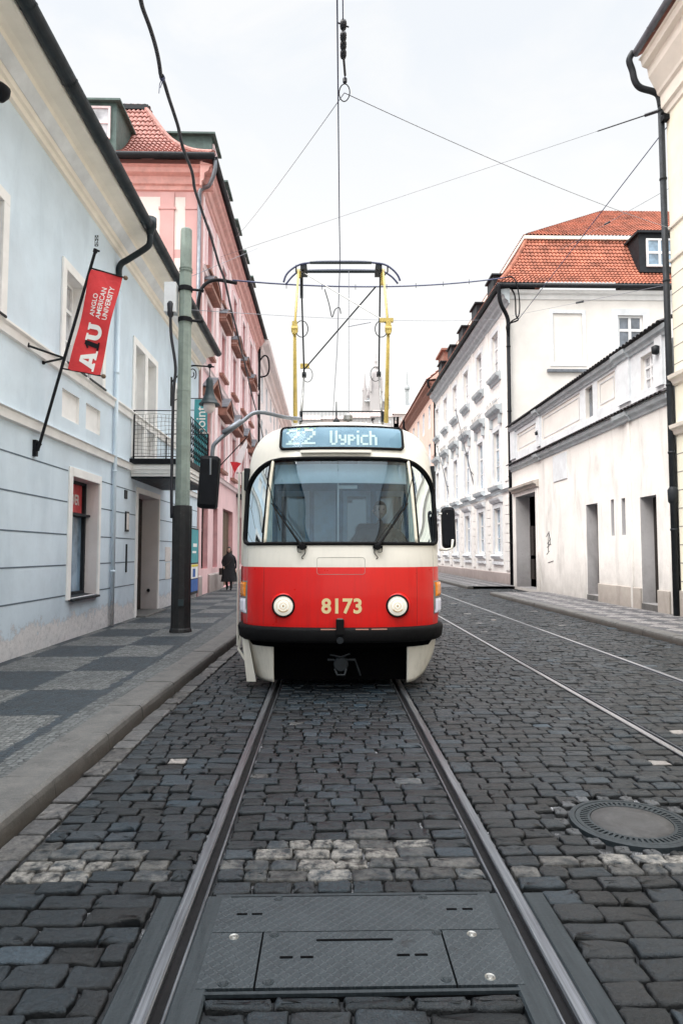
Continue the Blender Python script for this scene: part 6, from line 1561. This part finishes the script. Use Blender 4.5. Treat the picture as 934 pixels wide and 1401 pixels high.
# pedestrian in a long black coat walking towards the camera on the left pavement
Pd_ = empty('person', (-3.74, 25.4, .12)); tag(Pd_, 'woman in a long black coat with dark hair walking on the left pavement', 'person')
J = [(0, 0, .86, .12, .10), (0, 0, 1.02, .115, .09), (0, 0, 1.22, .14, .10), (0, 0, 1.34, .10, .07), (0, -.01, 1.42, .045), (0, -.01, 1.47, .045),
     (.10, 0, .80, .09), (.10, -.10, .46, .06), (.09, -.08, .08, .042), (.09, -.20, .035, .032),
     (-.10, 0, .80, .09), (-.10, .02, .46, .06), (-.09, .16, .09, .042), (-.09, .07, .035, .032),
     (.18, 0, 1.31, .058), (.25, .03, 1.06, .046), (.27, -.06, .84, .030), (-.18, 0, 1.31, .058), (-.26, .02, 1.07, .046), (-.20, -.12, .93, .030)]
Ed = [(0, 1), (1, 2), (2, 3), (3, 4), (4, 5), (0, 6), (6, 7), (7, 8), (8, 9), (0, 10), (10, 11), (11, 12), (12, 13), (2, 14), (14, 15), (15, 16), (2, 17), (17, 18), (18, 19)]
skin_body('body', J, Ed, Pd_, 'coat_black')
head(Pd_, (0, -.03, 1.555), .092, .1, long=False)
mb = MB(); mb.lathe([(.09, -.02), (.115, .06), (.105, .14), (.06, .19)], (0, .045, 1.36), 18); mb.build('hair', 'hair', Pd_, smooth=True)
hand(Pd_, (.27, -.06, .83), (0, -.1, -1), (0, 1, 0)); hand(Pd_, (-.20, -.13, .92), (.3, -.5, -.3), (0, 0, 1))
mb = MB(); n = 26; prof = [(.345, .225, .34, 0), (.315, .20, .55, 1), (.27, .175, .80, 2), (.225, .15, .98, 3), (.235, .15, 1.12, 4), (.245, .145, 1.26, 5), (.17, .11, 1.36, 6), (.085, .085, 1.42, 7)]; vs = []
for a, b, z, q in prof:
    for i in range(n):
        t = 2*PI*i/n; fl_ = 1+(.05*math.sin(t*5+q) if q < 4 else .01*math.sin(t*5)); vs.append((a*math.cos(t)*fl_*.92, b*math.sin(t)*fl_, z))
mb.add(vs, [(j*n+i, j*n+(i+1) % n, (j+1)*n+(i+1) % n, (j+1)*n+i) for j in range(len(prof)-1) for i in range(n)])
mb.build('coat', 'coat_black', Pd_, smooth=True)
mb = MB(); mb.tube([(.2, -.08, 1.32), (.02, -.16, 1.05), (-.24, -.12, .84)], .012, 6); mb.box(-.36, -.24, -.16, .06, .60, .86); mb.build('shoulder_bag', 'dark_wood', Pd_, bevel=.02)
# driver behind the windscreen
Dv = empty('person', (0, 0, 0)); tag(Dv, 'tram driver in a dark jacket sitting behind the windscreen', 'person')
a = math.radians(-.8); lx, ly = .50, .95
Dv.location = (T.location.x+lx*math.cos(a)-ly*math.sin(a), T.location.y+lx*math.sin(a)+ly*math.cos(a), .9); Dv.rotation_euler = (0, 0, a)
J = [(0, .08, .42, .15, .12), (0, .06, .62, .15, .11), (0, .04, .85, .15, .10), (0, .03, .95, .09, .06), (0, .01, 1.02, .044), (0, -.01, 1.10, .042),
     (.22, .02, .93, .07), (.34, -.10, .72, .055), (.20, -.36, .70, .038), (-.22, .02, .93, .07), (-.36, -.12, .74, .055), (-.22, -.38, .72, .038),
     (.12, -.02, .40, .10), (.14, -.38, .42, .07), (.14, -.40, .08, .05), (-.12, -.02, .40, .10), (-.14, -.38, .42, .07), (-.14, -.40, .08, .05)]
Ed = [(0, 1), (1, 2), (2, 3), (3, 4), (4, 5), (2, 6), (6, 7), (7, 8), (2, 9), (9, 10), (10, 11), (0, 12), (12, 13), (13, 14), (0, 15), (15, 16), (16, 17)]
skin_body('body', J, Ed, Dv, 'coat_black'); head(Dv, (0, -.03, 1.205), .098, .15, long=False)
hand(Dv, (.20, -.37, .70), (-.5, -.6, -.1), (0, .2, 1)); hand(Dv, (-.22, -.39, .72), (.5, -.6, -.1), (0, .2, 1))

# ================================================================== street furniture
G = Child('tram_pole', (-2.68, 12.25, .12), 'octagonal green tram pole with a thick black lower half at the pavement edge', 'pole')
c0 = (-2.68, 12.25)
mb = MB(); mb.lathe([(.185, .12), (.182, .3), (.178, 1.4), (.183, 2.3), (.178, 2.43), (.12, 2.45)], (*c0, 0), 12); mb.lathe([(.21, .12), (.2, .17), (.184, .2)], (*c0, 0), 12); G.put(mb, 'base_sleeve', 'pole_black')
mb = MB(); mb.lathe([(.137, 2.3), (.128, 4.5), (.108, 7.7), (.10, 7.72), (0, 7.73)], (*c0, 0), 8); G.put(mb, 'shaft', 'pole_green')
mb = MB()
for z in (2.6, 2.66, 2.72, 3.55, 3.8, 3.86, 4.6, 5.9, 5.96, 6.9, 6.95): mb.lathe([(.13, -.012), (.142-.003*z, -.01), (.142-.003*z, .01), (.12, .012)], (*c0, z), 12)
G.put(mb, 'clamp_band', 'pole_green')
mb = MB()
for z in (6.55, 5.95): 
    mb.lathe([(.12, -.05), (.135, -.04), (.135, .04), (.12, .05)], (*c0, z), 12); mb.tube([(c0[0]+.1, 12.25, z), (c0[0]+.32, 12.25, z-.02)], .025, 6); mb.lathe([(0, -.05), (.045, -.03), (.02, 0), (.045, .03), (0, .05)], (c0[0]+.3, 12.25, z-.02), 8, 'x')
G.put(mb, 'wire_clamp', 'black_iron')
mb = MB(); mb.tube(smooth_path([(c0[0]-.16, 12.1, 2.2), (c0[0]-.17, 12.1, 3), (c0[0]-.16, 12.1, 4.5), (c0[0]-.13, 12.1, 5.0), (c0[0]-.22, 12.1, 5.6), (c0[0]-.24, 12.1, 6.0)], 5), .028, 8)
mb.lathe([(.03, 0), (.06, .05), (.07, .25), (.05, .3)], (c0[0]-.24, 12.1, 5.95), 10); G.put(mb, 'feeder_cable', 'cable_black', smooth=True)
mb = MB(); mb.box(c0[0]-.36, c0[0]-.14, 12.06, 12.30, 6.05, 6.62); G.put(mb, 'junction_box', 'pale_blue_grey', bevel=.01)
mb = MB(); mb.box(c0[0]-.01, c0[0]+.09, 12.05, 12.066, .60, .72); mb.v = [(x, y-.0, z) for x, y, z in mb.v]; G.put(mb, 'sticker', 'lamp_green')
# bell lamp on a wall bracket
Lm = Child('street_lamp', (XL, 18, 6.6), 'bell shaped dark green lamp with a milk glass globe hanging from a wall bracket', 'street lamp')
lx = -3.24
mb = MB(); mb.tube(smooth_path([(XL, 18, 6.25), (-4.0, 18, 6.55), (-3.75, 18, 6.72), (-3.45, 18, 6.72), (-3.12, 18, 6.70)], 5), .022, 8)
mb.tube([(-3.72+.11*math.cos(t)*(1-t/11), 18, 6.50+.16*math.sin(t)*(1-t/11)) for t in np.linspace(-1, 7, 22)], .014, 5); mb.tube(smooth_path([(XL, 18, 5.7), (-3.98, 18, 5.9), (-3.9, 18, 6.2), (-3.82, 18, 6.4)], 4), .014, 5); mb.box(XL, XL+.03, 17.95, 18.05, 5.6, 6.4); mb.lathe([(0, -.05), (.04, 0), (0, .05)], (-3.9, 18, 6.12), 8)
mb.lathe([(0, -.06), (.05, -.04), (.07, 0), (.05, .05), (0, .07)], (lx, 18, 6.72), 10); Lm.put(mb, 'wall_bracket', 'black_iron')
mb = MB(); mb.tube([(lx, 18, 6.7), (lx, 18, 6.4)], .012, 6); mb.lathe([(0, 6.42), (.04, 6.41), (.085, 6.34), (.095, 6.28), (.10, 6.10), (.115, 6.02), (.13, 5.93), (.17, 5.82), (.215, 5.76), (.22, 5.70), (.27, 5.68), (.29, 5.64), (.28, 5.63), (.20, 5.66), (0, 5.70)], (lx, 18, 0), 28); Lm.put(mb, 'lamp_shade', 'lamp_green', smooth=True)
mb = MB(); mb.lathe([(.155, 5.66), (.165, 5.60), (.155, 5.52), (.12, 5.45), (.06, 5.41), (0, 5.40)], (lx, 18, 0), 24); Lm.put(mb, 'lamp_globe', 'milk_globe', smooth=True)
# vertical AU banner
BN = Child('university_banner', (-4.27, 9.72, 3.08), 'red vertical banner lettered in white on a leaning black wall pole', 'banner')
yb = 9.68; foot = Vector((-4.24, yb, 3.06)); top = Vector((-3.475, yb, 6.06)); dv = (top-foot).normalized(); sd = Vector((dv.z, 0, -dv.x))
mb = MB(); mb.tube([foot, top], .022, 10); mb.tube([top, top+dv*.05], .035, 8)
for k in range(3): mb.tube([top+dv*.06+Vector((.025*math.cos(a+k*2.1), .0, .10+.09*math.sin(a)))+dv*.02 for a in np.linspace(0, 6, 10)], .004, 4)
mb.tube([top+dv*.03, top+dv*.03+Vector((.06, 0, -.01))], .015, 6); BN.put(mb, 'pole', 'black_iron')
mb = MB(); mb.box(-4.30, -4.25, yb-.04, yb+.04, 2.98, 3.22); mb.tube([foot+Vector((-.03, 0, .0)), foot+dv*.12], .034, 8); mb.tube([(-4.26, yb, 3.16), foot+dv*.15], .014, 6)
j_ = foot+dv*1.43; mb.tube([j_, (-4.29, 9.33, 4.53)], .016, 6); mb.tube([j_, (-4.29, 9.9, 4.44)], .016, 6); mb.lathe([(0, -.05), (.045, -.03), (.045, .03), (0, .05)], (-4.29, 9.33, 4.53), 8); mb.lathe([(0, -.03), (.03, -.02), (.03, .02), (0, .03)], (-4.29, 9.9, 4.44), 8); BN.put(mb, 'wall_bracket', 'black_iron')
A0 = Vector((-3.535, yb, 5.80)); A1 = Vector((-3.06, yb, 5.685)); B0 = Vector((-3.835, yb, 4.27)); B1 = Vector((-3.355, yb, 4.185))
mb = MB(); mb.tube([foot+dv*(A0-foot).dot(dv)+Vector((0, 0, .02)), A1+(A1-A0).normalized()*.03], .012, 6); mb.tube([foot+dv*(B0-foot).dot(dv), B1+(B1-B0).normalized()*.03], .012, 6); BN.put(mb, 'cross_arm', 'black_iron')
mb = MB()
for e_, w_ in ((A1, A1-A0), (B1, B1-B0)): mb.lathe([(0, -.035), (.026, -.025), (.036, 0), (.026, .025), (0, .035)], e_+w_.normalized()*.05, 12)
BN.put(mb, 'arm_ball', 'brown_wood', smooth=True)
def bnp(u, v, off=0):     # u across 0..1, v up 0..1
    p = (B0*(1-u)+B1*u)*(1-v)+(A0*(1-u)+A1*u)*v
    bul = .05*math.sin(PI*v)*math.sin(u*PI*1.15+.3); p = p+Vector((.035*math.sin(PI*v)*(u-.5)*(-1), -.018*math.sin(9*v+3*u)-.02*math.sin(PI*u)+0*bul, 0)); p.y -= off; return p
mb = MB(); nu, nv = 12, 40; mb.add([bnp(i/nu, j/nv) for j in range(nv+1) for i in range(nu+1)], [(j*(nu+1)+i, j*(nu+1)+i+1, (j+1)*(nu+1)+i+1, (j+1)*(nu+1)+i) for j in range(nv) for i in range(nu)]); BN.put(mb, 'cloth', 'banner_red', smooth=True)
Wb, Hb = .485, 1.53
def btext(s, size, ucen, vstart, mat, off=.004, sx=1., offset=0., name='lettering'):
    tm = text_mesh(s, size, offset, 0., sx, 'LEFT'); tm.v = [bnp(ucen-y/Wb, vstart+x/Hb, off) for x, y, z in tm.v]; BN.put(tm, name, mat)
btext('ANGLO', .105, .36, .555, 'sign_text_white', sx=.92, offset=.0015); btext('AMERICAN', .105, .575, .540, 'sign_text_white', sx=.92, offset=.0015); btext('UNIVERSITY', .105, .79, .540, 'sign_text_white', sx=.92, offset=.0015)
def bpoly(pts, off=.013, name='lettering', mat='sign_text_white'):   # x along the pole, y towards the pole (top of the letters)
    mb = MB()
    for q in pts:
        m_ = Vector((sum(p[0] for p in q)/len(q), sum(p[1] for p in q)/len(q)))
        mb.add([bnp(.80-y/Wb, x/Hb, off) for x, y in q], [tuple(range(len(q)))])
    BN.put(mb, name, mat)
ax = .05; h_ = .235
bpoly([[(ax, 0), (ax+.085, 0), (ax+.155, h_), (ax+.10, h_)], [(ax+.135, h_), (ax+.19, h_), (ax+.275, 0), (ax+.185, 0)], [(ax+.07, .05), (ax+.21, .05), (ax+.195, .10), (ax+.085, .10)],
       [(ax-.02, 0), (ax+.11, 0), (ax+.11, .028), (ax-.02, .028)], [(ax+.16, 0), (ax+.30, 0), (ax+.30, .028), (ax+.16, .028)]])
ux = .50; arc = [(ux+.115-.115*math.cos(a), .10-.10*math.sin(a)) for a in np.linspace(0, PI, 13)]; arci = [(ux+.115-.045*math.cos(a), .10-.045*math.sin(a)) for a in np.linspace(0, PI, 13)]
bpoly([[arc[i], arc[i+1], arci[i+1], arci[i]] for i in range(12)]+[[(ux, .10), (ux+.07, .10), (ux+.07, h_), (ux, h_)], [(ux+.16, .10), (ux+.23, .10), (ux+.23, h_), (ux+.16, h_)], [(ux-.02, h_-.03), (ux+.09, h_-.03), (ux+.09, h_), (ux-.02, h_)], [(ux+.14, h_-.03), (ux+.25, h_-.03), (ux+.25, h_), (ux+.14, h_)]])
bpoly([[(.385, .02), (.455, .02), (.485, .225), (.415, .225)], [(.36, .0), (.48, .0), (.48, .03), (.36, .03)], [(.36, .17), (.43, .225), (.43, .19), (.37, .15)]], .016, 'lettering_bar', 'black_iron')
# teal banner
TB = Child('teal_banner', (XL, 20.4, 5), 'narrow teal banner lettered in white behind the bell lamp', 'banner')
Yt = 20.4; x0, x1, z0, z1 = at(266, 560, Yt)[0], at(284, 560, Yt)[0], at(270, 652, Yt)[2], at(270, 546, Yt)[2]
mb = MB(); n = 20; mb.add([(x, Yt+.02*math.sin(j*.7), z0+(z1-z0)*j/n) for j in range(n+1) for x in (x0, x1)], [(2*j, 2*j+1, 2*j+3, 2*j+2) for j in range(n)]); TB.put(mb, 'cloth', 'teal')
mb = MB(); mb.tube([(XL, Yt, z1+.02), (x1+.02, Yt, z1+.02)], .015, 6); mb.tube([(XL, Yt, z1-.35), (x0, Yt, z1-.35)], .012, 6); mb.tube([(XL, Yt, z0), (x1, Yt, z0)], .012, 6); TB.put(mb, 'bracket', 'black_iron')
tm = text_mesh('point', .42, .004, 0, 1.0, 'LEFT'); tm.v = [((x0+x1)/2+.02-y, Yt-.035, z1-1.12+x) for x, y, z in tm.v]; TB.put(tm, 'lettering', 'sign_text_white')
# red and white flag on the pink house
FL = Child('national_flag', (XL, 26, 5), 'drooping red and white flag on the pink house just left of the tram mirror', 'flag')
Yf = 26.; a = Vector((XL, Yf, 4.6)); tip = Vector(at(339, 597, Yf))
mb = MB(); mb.tube([(XL, Yf, at(300, 640, Yf)[2]), tip], .022, 6); FL.put(mb, 'staff', 'black_iron')
mb = MB(); q = [at(*p, Yf) for p in ((337, 601), (339, 607), (331, 634), (322, 640), (323, 626), (329, 613))]; mb.add(q, [tuple(range(6))]); FL.put(mb, 'white_cloth', 'flag_white')
mb = MB(); q = [at(*p, Yf-.02) for p in ((330, 634), (324, 632), (315, 632), (318, 640), (321, 646), (318, 653), (320, 650), (325, 640))]; mb.add(q, [tuple(range(8))]); FL.put(mb, 'red_cloth', 'flag_red')

# ================================================================== overhead wires
def wire(name, pts, r, mat, label, cat='wire', sag=0, group=None, extra=None, seg=5):
    pts = [Vector(p) for p in pts]
    if sag:
        a, b = pts[0], pts[-1]; pts = [a+(b-a)*t-Vector((0, 0, 4*sag*t*(1-t))) for t in np.linspace(0, 1, 20)]
    mid = pts[0]; C_ = Child(name, tuple(mid), label, cat, group)
    mb = MB(); mb.tube(pts, r, seg); C_.put(mb, 'strand', mat, smooth=True)
    if extra: extra(C_, pts)
    return C_
cw_ = [at(459, -260, 4.0), at(461, 0, 5.35), at(463, 180, 7.55), at(465, 354, 10.6), at(463, 440, 14), at(459, 500, 18.5), at(455, 560, 28)]
zc_w = 6.17
cwp = []
for px, py in ((458, -300), (461, 0), (462.5, 150), (464, 300), (465, 354), (461, 480), (457, 540), (455, 575)):
    a_, b_ = ray(px, py); Y = (zc_w-H)/b_ if b_ > 0 else 5; cwp.append((a_*Y, Y, zc_w))
wire('contact_wire', cwp, .0075, 'cable_blue', 'tram contact wire running along the street over the pantograph')
def mz(px, py, z): a_, b_ = ray(px, py); Y = (z-H)/b_; return (a_*Y, Y, z)
ringp = Vector(mz(471, 127, 6.35)); topc = Vector(mz(467, -200, 6.45))
def ins(C_, pts):
    mb = MB(); c_ = [Vector(mz(469.5, y_, 6.38)) for y_ in (34, 50, 62, 74)]
    for k, p in enumerate(c_): mb.lathe([(0, -.05), (.028, -.04), (.032, -.01), (.018, 0), (.032, .01), (.028, .04), (0, .05)], p, 8, 'y')
    mb.tube([c_[0]+Vector((-.05, 0, .02)), c_[0]+Vector((.05, 0, -.02))], .008, 5); C_.put(mb, 'insulator', 'cable_black')
    mb = MB(); mb.tube([c_[-1], ringp+Vector((0, -.25, 0))], .012, 6); mb.tube([ringp+Vector((.055*math.cos(t), .055*math.sin(t)*2.4, 0)) for t in np.linspace(0, 2*PI, 18)], .006, 5); mb.lathe([(0, -.04), (.022, -.02), (.022, .02), (0, .04)], ringp+Vector((0, -.18, 0)), 8); C_.put(mb, 'ring', 'cable_black')
wire('pull_off_wire', [topc, tuple(mz(469, 34, 6.40)), tuple(mz(469.5, 74, 6.38)), tuple(ringp+Vector((0, -.2, 0)))], .006, 'cable_blue', 'short overhead wire with a chain of insulators ending in a ring', extra=ins)
wire('span_wire', [ringp, at(322, 325, 27.5)], .005, 'wire_grey', 'thin span wire from the ring down left to the pink house eaves', group='span wires over the street', sag=.1)
wire('span_wire', [ringp, (XR, 14.9, 9.2)], .005, 'wire_grey', 'thin span wire from the ring down right to the ivory building', group='span wires over the street', sag=.1)
def clamp(C_, pts): mb = MB(); p = Vector(pts[0]); q = Vector(pts[-1]); d = (q-p).normalized(); mb.tube([p, p+d*1.6], .016, 6); mb.tube([p+d*.1, p+d*.45], .04, 6); C_.put(mb, 'tensioner', 'cable_black')
wire('span_wire', [at(908, 149, 15.25), at(300, 352, 26.1)], .006, 'wire_grey', 'long thin span wire from the ivory building wall bracket across to the pink facade', group='span wires over the street', extra=clamp)
wire('span_wire', [at(936, 128, 14.4), at(908, 149, 15.25)], .012, 'cable_black', 'thick black tail of the wall bracket wire at the top right edge', group='span wires over the street')
def st1(C_, pts):
    mb = MB(); p = Vector(pts[-1]); mb.tube(smooth_path([(8.35, 29.4, p.z+1.7), (8.6, 29.35, p.z+1.2), (8.62, 29.3, p.z+.3), p, (8.2, 29.3, p.z-.2), (8.3, 29.4, p.z-.7)], 4), .035, 6); C_.put(mb, 'end_cable', 'black_iron')
wire('feeder_wire', [at(960, 111, 14.0), at(708, 438, 29.2)], .014, 'cable_blue', 'black feeder wire slanting from the upper right edge to the corner of the white palace', extra=st1)
a, b = Vector(at(274, 384, 21.6)), Vector(at(690, 380, 29.3))
def drop(C_, pts):
    mb = MB()
    for t in np.linspace(.12, .95, 9): p = a+(b-a)*t-Vector((0, 0, 4*.32*t*(1-t))); mb.tube([p+Vector((0, 0, .10)), p-Vector((0, 0, .10))], .012, 5)
    C_.put(mb, 'cable_tie', 'cable_black')
    mb = MB(); mb.tube(smooth_path([at(271, 470, 21.6), at(271, 425, 21.6), at(274, 400, 21.6), at(282, 388, 21.7), at(297, 383, 21.9), tuple(a+(b-a)*.09-Vector((0, 0, .1)))], 5), .06, 8); C_.put(mb, 'conduit', 'black_iron', smooth=True)
wire('cross_cable', [a+(b-a)*.08, b], .030, 'cable_blue', 'thick cable with ties spanning the street from the pink house to the white palace', sag=.32, extra=drop, group=None)
def drop2(C_, pts): mb = MB(); mb.tube(smooth_path([at(690, 380, 29.3), at(700, 379, 29.2), at(706, 388, 29.1), at(710, 410, 29.1), at(709, 432, 29.1), at(699, 440, 29.2), at(694, 452, 29.3)], 5), .03, 6); C_.put(mb, 'strand_end', 'black_iron', smooth=True)
wire('hanging_cable', [at(690, 380, 29.25), at(694, 379, 29.25)], .03, 'black_iron', 'black cable loop hanging at the palace corner pipe', extra=drop2)
wire('span_wire', [at(262, 424, 12.25), at(690, 436, 29.3)], .006, 'wire_grey', 'faint level wire from the green pole to the white palace above the tram', group='span wires over the street', sag=.15)
def ins2(C_, pts): mb = MB(); p, q = Vector(pts[0]), Vector(pts[-1]); m_ = p+(q-p)*.45; d = (q-p).normalized(); mb.tube([m_, m_+d*.6], .035, 6); C_.put(mb, 'insulator', 'cable_black')
wire('span_wire', [at(960, 232, 14.0), at(760, 285+60, 30)], .006, 'wire_grey', 'thin wire with a black insulator crossing in front of the orange roof', group='span wires over the street', extra=ins2)
wire('span_wire', [at(960, 380, 14.0), at(700, 432, 29)], .006, 'wire_grey', 'thin wire with a black insulator crossing below the eaves of the white gable', group='span wires over the street', extra=ins2)
wire('span_wire', [at(262, 378, 12.25), at(352, 340, 31)], .006, 'wire_grey', 'thin wire from the top clamp of the green pole to the pink cornice', group='span wires over the street')
# the wavy dark cable along the street
P_ = [(185, -60), (193, 0), (206, 40), (219, 92), (222, 108), (232, 135), (241, 165), (249, 195), (262, 235), (268, 262), (280, 300), (291, 330), (297, 355), (305, 375), (311, 400), (318, 428), (326, 462), (333, 490), (340, 520), (350, 560), (358, 590), (364, 612)]
cp = []
for k, (px, py) in enumerate(P_):
    p = Vector(mz(px, py, 7.3)); cp.append(p)
sm = smooth_path(cp, 6); sm = [p+Vector((.007*math.sin(i*.55), 0, .008*math.sin(i*.8+1))) for i, p in enumerate(sm)]
def tails(C_, pts): mb = MB(); p = Vector(mz(222, 106, 7.3)); mb.tube([p, p+Vector((-.03, .0, -.09)), p+Vector((-.035, .0, -.20))], .005, 5); mb.tube([p, p+Vector((.0, .0, -.07)), p+Vector((-.02, .0, -.13))], .005, 5); mb.lathe([(.03, -.03), (.036, 0), (.03, .03)], p, 8, 'y'); C_.put(mb, 'tie_end', 'cable_blue')
wire('hanging_cable', sm, .024, 'cable_black', 'thick wavy black cable running down the street in front of the pink house', extra=tails, seg=8)
# ================================================================== LIGHT
SUN_EL, SUN_AZ = 50, 236      # azimuth clockwise from +y (camera looks along +y): behind the camera, slightly left
w = bpy.data.worlds.new("World"); scene.world = w; w.use_nodes = True; t = w.node_tree; t.nodes.clear()
out = t.nodes.new('ShaderNodeOutputWorld')
sky = t.nodes.new('ShaderNodeTexSky'); sky.sky_type = 'NISHITA'; sky.sun_disc = False
sky.sun_elevation = math.radians(SUN_EL); sky.sun_rotation = math.radians(SUN_AZ); sky.air_density = 1.2; sky.dust_density = 3
b1 = t.nodes.new('ShaderNodeBackground'); b1.inputs['Strength'].default_value = .02; t.links.new(sky.outputs[0], b1.inputs[0])
tc = t.nodes.new('ShaderNodeTexCoord'); s = t.nodes.new('ShaderNodeSeparateXYZ'); t.links.new(tc.outputs['Generated'], s.inputs[0])
veil = ramp(t, s.outputs[2], [(0, (1.0, .985, .95)), (.25, (1.0, .985, .95)), (.45, (.975, .972, .95)), (.62, (.87, .90, .93)), (1, (.90, .90, .90))])
mp = t.nodes.new('ShaderNodeMapping'); t.links.new(tc.outputs['Generated'], mp.inputs[0]); mp.inputs['Scale'].default_value = (1.6, 1.6, 3.4)
cl = mrange(t, noise(t, mp.outputs[0], 2.6, 8, .58, .4), .50, .66, 0, 1)
c = mix(t, mth(t, 'MULTIPLY', cl, .55), veil, (1.0, .985, .955))
# extra sky glow added outside the view, slight behind, strong overhead, lighting the walls
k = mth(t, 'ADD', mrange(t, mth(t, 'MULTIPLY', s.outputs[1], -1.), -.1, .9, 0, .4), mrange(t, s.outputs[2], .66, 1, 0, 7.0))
c = mix(t, 1., c, (1, 1, 1), 'MULTIPLY')
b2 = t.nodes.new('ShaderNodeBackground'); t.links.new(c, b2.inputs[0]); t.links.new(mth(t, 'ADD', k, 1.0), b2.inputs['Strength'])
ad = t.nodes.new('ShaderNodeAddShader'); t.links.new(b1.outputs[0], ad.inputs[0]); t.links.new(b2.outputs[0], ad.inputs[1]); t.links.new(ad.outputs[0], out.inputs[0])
sd_ = bpy.data.lights.new('sun', 'SUN'); sd_.energy = 3.1; sd_.angle = math.radians(30); sd_.color = (1, .95, .88)
so = bpy.data.objects.new('sun', sd_); COL.objects.link(so)
az = math.radians(SUN_AZ); el = math.radians(SUN_EL); dirv = Vector((math.sin(az)*math.cos(el), math.cos(az)*math.cos(el), math.sin(el)))
so.rotation_euler = dirv.to_track_quat('Z', 'Y').to_euler(); so.location = (0, -10, 20)
scene.cycles.max_bounces = 8; scene.cycles.transparent_max_bounces = 12
